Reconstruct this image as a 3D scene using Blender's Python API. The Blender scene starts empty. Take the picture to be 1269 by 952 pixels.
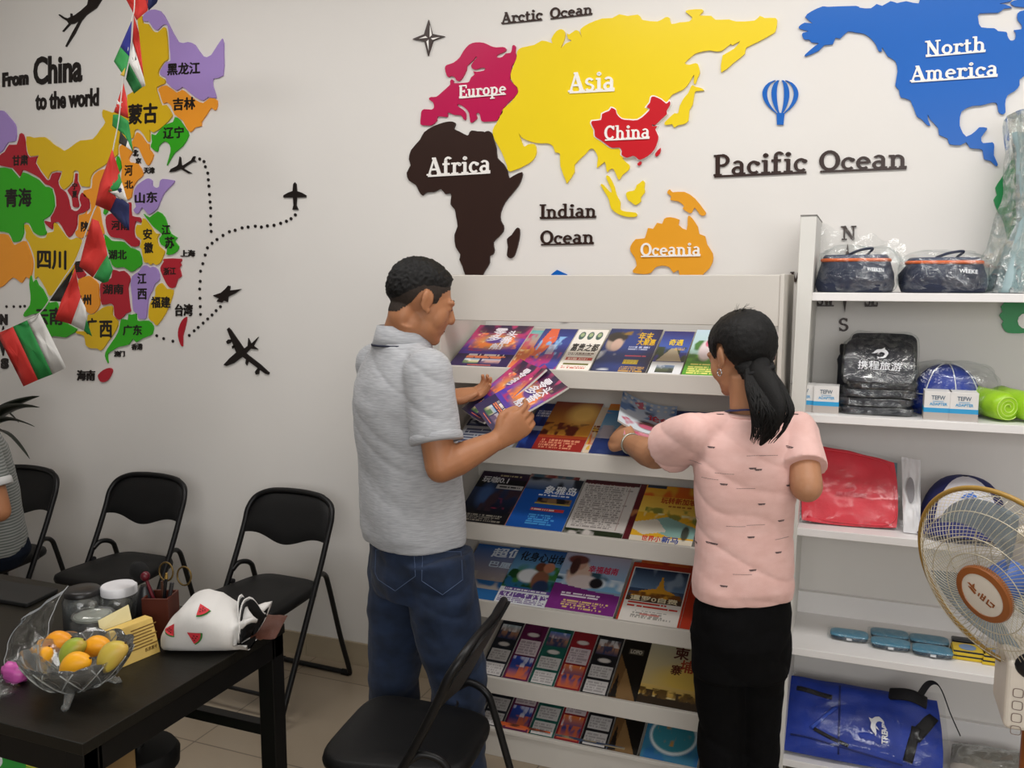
import bpy, bmesh, math, random
import numpy as np
from mathutils import Vector, Matrix, noise
from mathutils.bvhtree import BVHTree

SC = bpy.context.scene
COL = SC.collection
random.seed(7)
RNG = np.random.default_rng(7)

# ------------------------------------------------------------------ camera
FPX, CXP, CYP = 1080.0, 634.5, 476.0
YAW = math.radians(21.75)
PIT = math.atan(131 / 1080)
CAMH = 1.65
cam_data = bpy.data.cameras.new('camera')
cam = bpy.data.objects.new('camera', cam_data)
COL.objects.link(cam)
cam.location = (0, 0, CAMH)
cam.rotation_euler = (math.pi / 2 - PIT, 0, YAW)
cam_data.sensor_width = 36
cam_data.lens = FPX / 1269 * 36
cam_data.clip_start = 0.05
SC.camera = cam

# ------------------------------------------------------------------ view, world, lights
SC.view_settings.view_transform = 'Standard'
SC.view_settings.look = 'None'
SC.view_settings.exposure = 0.0
SC.view_settings.gamma = 1
SC.view_settings.use_curve_mapping = False
SC.cycles.transparent_max_bounces = 24
world = bpy.data.worlds.new('world')
SC.world = world
world.use_nodes = True
world.node_tree.nodes['Background'].inputs[0].default_value = (0.85, 0.93, 1.0, 1)
world.node_tree.nodes['Background'].inputs[1].default_value = 0.10

def area(name, loc, target, sx, sy, power, color):
    d = bpy.data.lights.new(name, 'AREA')
    d.shape = 'RECTANGLE'; d.size = sx; d.size_y = sy; d.energy = power; d.color = color
    o = bpy.data.objects.new(name, d); COL.objects.link(o)
    o.location = loc
    o.rotation_euler = (Vector(target) - Vector(loc)).to_track_quat('-Z', 'Y').to_euler()
    return o
# glazed shop front behind the camera, and the ceiling panels
area('shop_front_daylight', (1.3, -2.6, 2.15), (-0.3, 3.0, 2.3), 3.8, 1.4, 100, (1.0, 0.985, 0.965))
area('ceiling_panel_light', (0.1, 1.75, 3.16), (0.1, 2.1, 0), 2.8, 0.5, 41, (1.0, 0.975, 0.95))
area('ceiling_panel_light', (-2.6, 1.7, 3.16), (-2.6, 2.05, 0), 1.4, 0.4, 19, (1.0, 0.97, 0.94))

# ------------------------------------------------------------------ picking points on real planes
_f = Vector((-math.sin(YAW) * math.cos(PIT), math.cos(YAW) * math.cos(PIT), -math.sin(PIT)))
_r = Vector((math.cos(YAW), math.sin(YAW), 0))
_u = _r.cross(_f)
_c = Vector((0, 0, CAMH))
def _ray(x, y): return _f + _r * ((x - CXP) / FPX) - _u * ((y - CYP) / FPX)
def PY(x, y, Y):
    d = _ray(x, y); return _c + d * (Y / d.y)
def PZ(x, y, Z):
    d = _ray(x, y); return _c + d * ((Z - CAMH) / d.z)
def PX(x, y, X):
    d = _ray(x, y); return _c + d * (X / d.x)
WALL = 3.08

# ------------------------------------------------------------------ materials
def lin(c):
    if isinstance(c, str):
        c = [int(c[i:i + 2], 16) for i in (0, 2, 4)]
    return tuple(((v / 255) / 12.92 if v / 255 <= 0.04045 else ((v / 255 + 0.055) / 1.055) ** 2.4) for v in c)
_mats = {}
def mat(name, color, rough=0.5, metal=0.0, var=0.06, scale=30, bump=0.0, bscale=200, spec=0.5, coat=0.0, trans=0.0, ior=1.45, alpha=1.0, sheen=0.0, stretch=None):
    """procedural Principled material: base colour varied by noise, optional bump."""
    if name in _mats: return _mats[name]
    m = bpy.data.materials.new(name); m.use_nodes = True
    nt = m.node_tree; b = nt.nodes['Principled BSDF']
    c = lin(color)
    b.inputs['Roughness'].default_value = rough
    b.inputs['Metallic'].default_value = metal
    b.inputs['Specular IOR Level'].default_value = spec
    b.inputs['Coat Weight'].default_value = coat
    b.inputs['Transmission Weight'].default_value = trans
    b.inputs['IOR'].default_value = ior
    b.inputs['Alpha'].default_value = alpha
    b.inputs['Sheen Weight'].default_value = sheen
    tc = nt.nodes.new('ShaderNodeTexCoord')
    src = tc.outputs['Object']
    if stretch:
        mp = nt.nodes.new('ShaderNodeMapping'); mp.inputs['Scale'].default_value = stretch
        nt.links.new(src, mp.inputs['Vector']); src = mp.outputs['Vector']
    nz = nt.nodes.new('ShaderNodeTexNoise'); nz.inputs['Scale'].default_value = scale; nz.inputs['Detail'].default_value = 4
    nt.links.new(src, nz.inputs['Vector'])
    mx = nt.nodes.new('ShaderNodeMix'); mx.data_type = 'RGBA'
    mx.inputs[6].default_value = (*[max(0, v * (1 - var)) for v in c], 1)
    mx.inputs[7].default_value = (*[min(1, v * (1 + var)) for v in c], 1)
    nt.links.new(nz.outputs['Fac'], mx.inputs[0])
    nt.links.new(mx.outputs[2], b.inputs['Base Color'])
    if bump:
        n2 = nt.nodes.new('ShaderNodeTexNoise'); n2.inputs['Scale'].default_value = bscale; n2.inputs['Detail'].default_value = 3
        nt.links.new(src, n2.inputs['Vector'])
        bp = nt.nodes.new('ShaderNodeBump'); bp.inputs['Strength'].default_value = bump; bp.inputs['Distance'].default_value = 0.002
        nt.links.new(n2.outputs['Fac'], bp.inputs['Height']); nt.links.new(bp.outputs['Normal'], b.inputs['Normal'])
    _mats[name] = m
    return m
def print_mat(name='printed_paper', rough=0.35):
    if name in _mats: return _mats[name]
    m = bpy.data.materials.new(name); m.use_nodes = True
    nt = m.node_tree; b = nt.nodes['Principled BSDF']; b.inputs['Roughness'].default_value = rough
    a = nt.nodes.new('ShaderNodeAttribute'); a.attribute_name = 'Ink'
    nt.links.new(a.outputs['Color'], b.inputs['Base Color'])
    _mats[name] = m; return m
def film(name='clear_film', tint=(0.95, 0.96, 0.96), amount=0.88, rough=0.13, scale=22):
    """thin crinkled plastic: part see-through, part glossy."""
    if name in _mats: return _mats[name]
    m = bpy.data.materials.new(name); m.use_nodes = True
    nt = m.node_tree; nt.nodes.remove(nt.nodes['Principled BSDF'])
    out = nt.nodes['Material Output']
    tr = nt.nodes.new('ShaderNodeBsdfTransparent'); tr.inputs[0].default_value = (*tint, 1)
    gl = nt.nodes.new('ShaderNodeBsdfGlossy'); gl.inputs['Roughness'].default_value = rough; gl.inputs['Color'].default_value = (.9, .92, .92, 1)
    mx = nt.nodes.new('ShaderNodeMixShader')
    nz = nt.nodes.new('ShaderNodeTexNoise'); nz.inputs['Scale'].default_value = scale; nz.inputs['Detail'].default_value = 5; nz.inputs['Distortion'].default_value = 1.5
    tc = nt.nodes.new('ShaderNodeTexCoord'); nt.links.new(tc.outputs['Object'], nz.inputs['Vector'])
    rp = nt.nodes.new('ShaderNodeMapRange'); rp.inputs[1].default_value = 0.42; rp.inputs[2].default_value = 0.75
    rp.inputs[3].default_value = (1 - amount) * .35; rp.inputs[4].default_value = min(.9, (1 - amount) * 2.0)
    nt.links.new(nz.outputs['Fac'], rp.inputs[0])
    bp = nt.nodes.new('ShaderNodeBump'); bp.inputs['Strength'].default_value = 0.8; bp.inputs['Distance'].default_value = 0.01
    nt.links.new(nz.outputs['Fac'], bp.inputs['Height']); nt.links.new(bp.outputs['Normal'], gl.inputs['Normal'])
    nt.links.new(rp.outputs[0], mx.inputs[0]); nt.links.new(tr.outputs[0], mx.inputs[1]); nt.links.new(gl.outputs[0], mx.inputs[2])
    nt.links.new(mx.outputs[0], out.inputs['Surface'])
    _mats[name] = m; return m
def glass(name='clear_glass', tint=(0.97, 0.98, 0.97), haze=.06):
    """thin clear glass without dark refraction: transparent with sharp reflections."""
    if name in _mats: return _mats[name]
    m = bpy.data.materials.new(name); m.use_nodes = True
    nt = m.node_tree; nt.nodes.remove(nt.nodes['Principled BSDF']); out = nt.nodes['Material Output']
    tr = nt.nodes.new('ShaderNodeBsdfTransparent'); tr.inputs[0].default_value = (*tint, 1)
    gl = nt.nodes.new('ShaderNodeBsdfGlossy'); gl.inputs['Roughness'].default_value = 0.04
    lw = nt.nodes.new('ShaderNodeLayerWeight'); lw.inputs[0].default_value = 0.35
    mx = nt.nodes.new('ShaderNodeMixShader')
    nt.links.new(lw.outputs['Fresnel'], mx.inputs[0]); nt.links.new(tr.outputs[0], mx.inputs[1]); nt.links.new(gl.outputs[0], mx.inputs[2])
    df = nt.nodes.new('ShaderNodeBsdfPrincipled'); df.inputs['Base Color'].default_value = (.82, .85, .84, 1); df.inputs['Roughness'].default_value = .15
    m2 = nt.nodes.new('ShaderNodeMixShader'); m2.inputs[0].default_value = haze  # whitish diffuse share mixed in, standing in for highlights the glass lacks
    nt.links.new(mx.outputs[0], m2.inputs[1]); nt.links.new(df.outputs[0], m2.inputs[2]); nt.links.new(m2.outputs[0], out.inputs['Surface'])
    _mats[name] = m; return m

# ------------------------------------------------------------------ mesh helpers
class MB:
    """collects vertices and faces of ONE mesh object"""
    def __init__(s): s.v = []; s.f = []; s.m = []; s.cm = 0
    def add(s, vs, fs):
        o = len(s.v); s.v += [tuple(p) for p in vs]
        s.f += [tuple(i + o for i in f) for f in fs]; s.m += [s.cm] * len(fs); return s
    def box(s, lo, hi, rot=None, pivot=None):
        vs = [Vector((x, y, z)) for x in (lo[0], hi[0]) for y in (lo[1], hi[1]) for z in (lo[2], hi[2])]
        if rot is not None:
            pv = Vector(pivot) if pivot is not None else (Vector(lo) + Vector(hi)) / 2
            vs = [pv + rot @ (p - pv) for p in vs]
        return s.add(vs, [(0, 1, 3, 2), (4, 6, 7, 5), (0, 4, 5, 1), (2, 3, 7, 6), (0, 2, 6, 4), (1, 5, 7, 3)])
    def frame_box(s, o, ax, ay, az):
        o, ax, ay, az = map(Vector, (o, ax, ay, az))
        vs = [o + ax * i + ay * j + az * k for i in (0, 1) for j in (0, 1) for k in (0, 1)]
        return s.add(vs, [(0, 1, 3, 2), (4, 6, 7, 5), (0, 4, 5, 1), (2, 3, 7, 6), (0, 2, 6, 4), (1, 5, 7, 3)])
    def rings(s, rings, cap=True, closed=False):
        n = len(rings[0]); vs = [p for r in rings for p in r]; fs = []
        R = len(rings)
        for i in range(R if closed else R - 1):
            a = i * n; b = ((i + 1) % R) * n
            for j in range(n): fs.append((a + j, a + (j + 1) % n, b + (j + 1) % n, b + j))
        if cap and not closed: fs.append(tuple(range(n - 1, -1, -1))); fs.append(tuple(range((R - 1) * n, R * n)))
        return s.add(vs, fs)
    def tube(s, pts, r, n=10, closed=False, flat=None):
        """round (or flat elliptical) tube along points; r number or list"""
        pts = [Vector(p) for p in pts]; N = len(pts)
        rr = r if isinstance(r, (list, tuple)) else [r] * N
        rings = []; prev = None
        for i, p in enumerate(pts):
            if closed: t = pts[(i + 1) % N] - pts[i - 1]
            else: t = pts[min(i + 1, N - 1)] - pts[max(i - 1, 0)]
            t.normalize()
            if prev is None:
                u = t.orthogonal().normalized() if flat is None else (Vector(flat) - t * t.dot(Vector(flat))).normalized()
            else:
                u = (prev - t * t.dot(prev)); u.normalize()
            prev = u; w = t.cross(u)
            a = rr[i]; ra, rb = a if isinstance(a, (tuple, list)) else (a, a)
            rings.append([p + u * (ra * math.cos(2 * math.pi * k / n)) + w * (rb * math.sin(2 * math.pi * k / n)) for k in range(n)])
        return s.rings(rings, True, closed)
    def ball(s, c, r, rot=None, nu=16, nv=10):
        c = Vector(c); r = r if isinstance(r, (tuple, list)) else (r, r, r)
        R = []
        for j in range(nv + 1):
            th = math.pi * (0.02 + 0.96 * j / nv)
            ring = []
            for i in range(nu):
                p = Vector((r[0] * math.sin(th) * math.cos(2 * math.pi * i / nu), r[1] * math.sin(th) * math.sin(2 * math.pi * i / nu), -r[2] * math.cos(th)))
                ring.append(c + (rot @ p if rot is not None else p))
            R.append(ring)
        return s.rings(R)
    def lathe(s, prof, c=(0, 0, 0), n=28, cap=True, rot=None):
        c = Vector(c); R = []
        for rad, z in prof:
            ring = []
            for i in range(n):
                p = Vector((rad * math.cos(2 * math.pi * i / n), rad * math.sin(2 * math.pi * i / n), z))
                ring.append(c + (rot @ p if rot is not None else p))
            R.append(ring)
        return s.rings(R, cap)
    def prism(s, outline, depth):
        """planar outline (3D) thickened along vector depth (front face = outline + depth)"""
        n = len(outline); d = Vector(depth)
        a = [Vector(p) for p in outline]; b = [p + d for p in a]
        return s.add(a + b, [tuple(range(n)), tuple(range(2 * n - 1, n - 1, -1))] + [(i, i + n, (i + 1) % n + n, (i + 1) % n) for i in range(n)])
    def quadgrid(s, fn, nu, nv):
        vs = [fn(i / nu, j / nv) for j in range(nv + 1) for i in range(nu + 1)]
        return s.add(vs, [(j * (nu + 1) + i, j * (nu + 1) + i + 1, (j + 1) * (nu + 1) + i + 1, (j + 1) * (nu + 1) + i) for j in range(nv) for i in range(nu)])
    def mesh(s, name, mats, smooth=None, fix=True, tri=False):
        me = bpy.data.meshes.new(name)
        me.from_pydata(s.v, [], s.f)
        for m in (mats if isinstance(mats, (list, tuple)) else [mats]): me.materials.append(m)
        if any(s.m): me.polygons.foreach_set('material_index', s.m)
        if fix or tri:
            bm = bmesh.new(); bm.from_mesh(me)
            if tri: bmesh.ops.triangulate(bm, faces=[f for f in bm.faces if len(f.verts) > 4], ngon_method='EAR_CLIP')
            if fix: bmesh.ops.recalc_face_normals(bm, faces=bm.faces)
            bm.to_mesh(me); bm.free()
        if smooth is not None:
            me.polygons.foreach_set('use_smooth', [True] * len(me.polygons))
            if smooth < 180: me.set_sharp_from_angle(angle=math.radians(smooth))
        me.update(); return me
    def build(s, name, mats, parent=None, smooth=None, bevel=0, seg=2, sub=0, solid=0, loc=None, fix=True, tri=False):
        return link(name, s.mesh(name, mats, smooth, fix, tri), parent, bevel, seg, sub, solid, loc)
def link(name, me, parent=None, bevel=0, seg=2, sub=0, solid=0, loc=None):
    o = bpy.data.objects.new(name, me); COL.objects.link(o)
    if parent is not None: o.parent = parent
    if loc is not None:
        if parent is None:
            o.location = loc
            me.transform(Matrix.Translation(-Vector(loc)))
    if solid:
        k = o.modifiers.new('thickness', 'SOLIDIFY'); k.thickness = solid; k.offset = 0
    if bevel:
        k = o.modifiers.new('bevel', 'BEVEL'); k.width = bevel; k.segments = seg; k.limit_method = 'ANGLE'; k.angle_limit = math.radians(40)
    if sub:
        k = o.modifiers.new('subdivision', 'SUBSURF'); k.levels = sub; k.render_levels = sub
    return o
def tag(o, label, cat, group=None):
    o['label'] = label; o['category'] = cat
    if group: o['group'] = group
    return o
def thing(name, label, cat, loc=(0, 0, 0), rotz=0, group=None):
    o = bpy.data.objects.new(name, None); COL.objects.link(o); o.empty_display_size = 0.05
    o.location = loc; o.rotation_euler = (0, 0, rotz)
    return tag(o, label, cat, group)
def wthing(name, label, cat, loc, group=None):
    """a thing whose parts are written in world coordinates: the base Empty sits at loc, parts are shifted to it"""
    return thing(name, label, cat, loc, 0, group)
def adopt(root):
    """children meshes written in world coordinates -> keep their place under the moved Empty"""
    inv = Matrix.Translation(-Vector(root.location))
    for c in root.children: c.data.transform(inv)
def struct(o):
    o['kind'] = 'structure'; return o
def dup(root, loc, rotz, label, group=None, **kw):
    r = root.copy(); COL.objects.link(r); r.location = loc; r.rotation_euler = (0, 0, rotz); r['label'] = label
    if group: r['group'] = group
    for ch in list(root.children):
        c = ch.copy(); COL.objects.link(c); c.parent = r
        for g in list(ch.children):
            d = g.copy(); COL.objects.link(d); d.parent = c
    return r
def smooth_pts(pts, n=6, closed=False):
    """Catmull-Rom through points"""
    pts = [Vector(p) for p in pts]; N = len(pts); out = []
    rng = range(N if closed else N - 1)
    for i in rng:
        p0 = pts[(i - 1) % N] if closed or i > 0 else pts[0]
        p1 = pts[i]; p2 = pts[(i + 1) % N]
        p3 = pts[(i + 2) % N] if closed or i + 2 < N else pts[-1]
        for k in range(n):
            t = k / n
            out.append(0.5 * ((2 * p1) + (p2 - p0) * t + (2 * p0 - 5 * p1 + 4 * p2 - p3) * t * t + (3 * p1 - p0 - 3 * p2 + p3) * t ** 3))
    if not closed: out.append(pts[-1])
    return out

# ------------------------------------------------------------------ lettering (built-in font, as meshes)
_tcache = {}
def text_polys(s, bold=0.0):
    k = (s, bold)
    if k in _tcache: return _tcache[k]
    cu = bpy.data.curves.new('t', 'FONT'); cu.body = s; cu.size = 1; cu.offset = bold; cu.resolution_u = 3
    o = bpy.data.objects.new('t', cu); COL.objects.link(o)
    dg = bpy.context.evaluated_depsgraph_get(); dg.update()
    me = bpy.data.meshes.new_from_object(o.evaluated_get(dg), depsgraph=dg)
    vs = np.array([v.co[:2] for v in me.vertices]) if len(me.vertices) else np.zeros((1, 2))
    fs = [tuple(p.vertices) for p in me.polygons]
    bpy.data.objects.remove(o); bpy.data.meshes.remove(me); bpy.data.curves.remove(cu)
    lo = vs.min(0); hi = vs.max(0)
    vs = (vs - lo) / np.maximum(hi - lo, 1e-6)
    _tcache[k] = (vs, fs, (hi - lo)); return _tcache[k]
def put_text(mb, s, o, ax, ay, depth, bold=0.02):
    """string filling the parallelogram o + u*ax + v*ay, raised along depth"""
    if any(ord(ch) > 0x2000 for ch in s) and bold > 0:      # ideographs: thickened by overlapping strokes
        o, ax, ay, d = map(Vector, (o, ax, ay, depth)); q = bold * .5 / max(1, len(s)); r = bold * .4
        for k, (du, dv) in enumerate(((-q, 0), (q, 0), (0, -r), (0, r))):
            put_text(mb, s, o + ax * du + ay * dv, ax, ay, d * (1 + .01 * k), 0)
        return mb
    vs, fs, _ = text_polys(s, bold)
    o, ax, ay, d = map(Vector, (o, ax, ay, depth))
    n = len(vs)
    a = [o + ax * float(u) + ay * float(v) for u, v in vs]
    b = [p + d for p in a]
    cnt = {}
    for f in fs:
        for i in range(len(f)):
            e = (f[i], f[(i + 1) % len(f)]); cnt[e] = 1
    side = [(i, j, j + n, i + n) for (i, j) in cnt if (j, i) not in cnt]
    mb.add(a + b, [tuple(i + n for i in f) for f in fs] + side)
    return mb
# ================================================================== the setting
def wall_paint():
    m = bpy.data.materials.new('white_wall_paint'); m.use_nodes = True
    nt = m.node_tree; b = nt.nodes['Principled BSDF']; b.inputs['Roughness'].default_value = 0.6; b.inputs['Specular IOR Level'].default_value = 0.3
    tc = nt.nodes.new('ShaderNodeTexCoord'); nz = nt.nodes.new('ShaderNodeTexNoise'); nz.inputs['Scale'].default_value = 1.3; nz.inputs['Detail'].default_value = 6
    cr = nt.nodes.new('ShaderNodeValToRGB'); cr.color_ramp.elements[0].color = (*lin('dcd9d5'), 1); cr.color_ramp.elements[1].color = (*lin('e6e3df'), 1)
    n2 = nt.nodes.new('ShaderNodeTexNoise'); n2.inputs['Scale'].default_value = 60; bp = nt.nodes.new('ShaderNodeBump'); bp.inputs['Strength'].default_value = 0.08; bp.inputs['Distance'].default_value = 0.003
    nt.links.new(tc.outputs['Object'], nz.inputs['Vector']); nt.links.new(nz.outputs['Fac'], cr.inputs['Fac']); nt.links.new(cr.outputs[0], b.inputs['Base Color'])
    nt.links.new(tc.outputs['Object'], n2.inputs['Vector']); nt.links.new(n2.outputs['Fac'], bp.inputs['Height']); nt.links.new(bp.outputs[0], b.inputs['Normal'])
    return m
def tile_floor():
    m = bpy.data.materials.new('beige_floor_tiles'); m.use_nodes = True
    nt = m.node_tree; b = nt.nodes['Principled BSDF']; b.inputs['Roughness'].default_value = 0.28
    tc = nt.nodes.new('ShaderNodeTexCoord'); mp = nt.nodes.new('ShaderNodeMapping'); mp.inputs['Location'].default_value = (0.35, 0.083, 0)
    br = nt.nodes.new('ShaderNodeTexBrick'); br.offset = 0; br.inputs['Scale'].default_value = 1
    br.inputs['Brick Width'].default_value = 0.6; br.inputs['Row Height'].default_value = 0.6; br.inputs['Mortar Size'].default_value = 0.003; br.inputs['Mortar Smooth'].default_value = 0.1
    br.inputs['Color1'].default_value = (*lin('9c8e7b'), 1); br.inputs['Color2'].default_value = (*lin('978976'), 1); br.inputs['Mortar'].default_value = (*lin('6f6457'), 1)
    nz = nt.nodes.new('ShaderNodeTexNoise'); nz.inputs['Scale'].default_value = 7; nz.inputs['Detail'].default_value = 8
    mx = nt.nodes.new('ShaderNodeMix'); mx.data_type = 'RGBA'; mx.blend_type = 'MULTIPLY'; mx.inputs[0].default_value = 0.35
    cr = nt.nodes.new('ShaderNodeValToRGB'); cr.color_ramp.elements[0].color = (0.78, 0.76, 0.72, 1); cr.color_ramp.elements[1].color = (1, 1, 1, 1)
    nt.links.new(tc.outputs['Object'], mp.inputs['Vector']); nt.links.new(mp.outputs[0], br.inputs['Vector']); nt.links.new(tc.outputs['Object'], nz.inputs['Vector'])
    nt.links.new(nz.outputs['Fac'], cr.inputs[0]); nt.links.new(br.outputs['Color'], mx.inputs[6]); nt.links.new(cr.outputs[0], mx.inputs[7]); nt.links.new(mx.outputs[2], b.inputs['Base Color'])
    return m
M_WALL = wall_paint()
X0R, X1R, Y0R, ZR = -5.2, 2.6, -2.7, 3.2
struct(MB().box((X0R, WALL, 0), (X1R, WALL + 0.12, ZR)).build('wall_back', M_WALL))
struct(MB().box((X0R - 0.12, Y0R, 0), (X0R, WALL + 0.12, ZR)).build('wall_left', M_WALL))
struct(MB().box((X1R, Y0R, 0), (X1R + 0.12, WALL + 0.12, ZR)).build('wall_right', M_WALL))
struct(MB().box((X0R, Y0R, -0.1), (X1R, WALL, 0)).build('floor', tile_floor()))
struct(MB().box((X0R, Y0R, ZR), (X1R, WALL + 0.12, ZR + 0.1)).build('ceiling', mat('ceiling_paint', 'e9e7e3', 0.8)))
M_SKIRT = mat('skirting_tile', 'a4967f', 0.35, var=0.08, scale=14)
bb = MB()
x = X0R
while x < X1R:
    bb.box((x + 0.001, WALL - 0.011, 0), (min(x + 0.6, X1R) - 0.001, WALL, 0.1)); x += 0.6
struct(bb.build('baseboard_back', M_SKIRT, bevel=0.002))
# ================================================================== raised acrylic wall map
def tr(ox, oy, s, pts): return [(ox + x / s, oy + y / s) for x, y in pts]
def acrylic(name, c): return mat('acrylic_' + name, c, rough=0.3, var=0.03, scale=6, spec=.35)
A_YEL, A_RED, A_PUR, A_ORG, A_GRN = acrylic('yellow', 'dcb51c'), acrylic('crimson', 'ae2130'), acrylic('lilac', 'a58acb'), acrylic('orange', 'ee9a2c'), acrylic('green', '35a81c')
A_BLK = acrylic('black', '1c1614'); A_BRN = acrylic('dark_brown', '33221d'); A_WHT = acrylic('white', 'f2efeb')
A_MAG, A_SUN, A_CHN, A_AMB, A_BLU, A_EMR = acrylic('magenta', 'bb1550'), acrylic('sun_yellow', 'ecd020'), acrylic('china_red', 'c61d28'), acrylic('amber', 'e39d26'), acrylic('blue', '0c60ba'), acrylic('emerald', '1c8f4c')
def offset_poly(p, d):
    n = len(p); A = sum(p[i][0] * p[(i + 1) % n][1] - p[(i + 1) % n][0] * p[i][1] for i in range(n)); sg = 1 if A > 0 else -1
    out = []
    for i in range(n):
        ax, ay = p[i - 1]; bx, by = p[i]; cx, cy = p[(i + 1) % n]
        n1 = Vector((by - ay, ax - bx)); n2 = Vector((cy - by, bx - cx))
        if n1.length: n1.normalize()
        if n2.length: n2.normalize()
        m = n1 + n2
        if m.length < 0.3: m = n1
        else: m = m / max(0.5, m.length_squared / 2)
        out.append((bx + sg * d * m.x, by + sg * d * m.y))
    return out
def soft(p, n=3):
    q = smooth_pts([(a, b, 0) for a, b in p], n, True); return [(v.x, v.y) for v in q]
def wpts(p, off=0.0): return [PY(x, y, WALL - off - .0006) for x, y in p]
GRP_W, GRP_C = 'raised continents of the world map', 'raised provinces of the country map'
def piece(name, label, cat, px, m, t=0.008, group=None, border=0, extra=(), z0=0.0, n=3, under=None):
    """one acrylic cut-out on the wall; px = outline in photo coordinates lying on the wall plane"""
    q = soft(px, n) if n > 1 else px
    c = PY(sum(a for a, b in px) / len(px), sum(b for a, b in px) / len(px), WALL - z0)
    mb = MB(); mb.prism(wpts(q, z0), (0, -t, 0))
    for e in extra: mb.prism(wpts(soft(e, n) if n > 1 else e, z0), (0, -t, 0))
    o = mb.build(name, m, loc=c, tri=True); tag(o, label, cat, group)
    if border:
        b = MB(); b.prism(wpts(offset_poly(q, border), 0), (0, -(z0 + t) * 0.6, 0))
        me = b.mesh('border', A_WHT, tri=True); me.transform(Matrix.Translation(-c)); link('border', me, o)['label'] = 'white cut border'
    return o
def han(o, items, m=None, t=0.005, base=0.008, bold=0.085):
    """lettering child: items = (text, x0, y0, x1, y1[, slope]) pixel boxes on the wall"""
    mb = MB()
    for it in items:
        s, x0, y0, x1, y1 = it[:5]; sl = it[5] if len(it) > 5 else -0.05
        a = PY(x0, y1, WALL - base + 0.001); b = PY(x1, y1 + sl * (x1 - x0), WALL - base + 0.001); c = PY(x0, y0, WALL - base + 0.001)
        put_text(mb, s, a, b - a, c - a, (0, -t, 0), bold)
    if o is None: return mb
    me = mb.mesh('lettering', m or A_BLK, fix=False); me.transform(Matrix.Translation(-o.location)); return link('lettering', me, o)
def wall_text(name, label, cat, items, m=None, t=0.006, group=None, bold=0.07):
    mb = han(None, items, t=t, base=0.0, bold=bold)
    c = PY(items[0][1], items[0][4], WALL)
    return tag(mb.build(name, m or A_BLK, loc=c, fix=False), label, cat, group)

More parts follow.
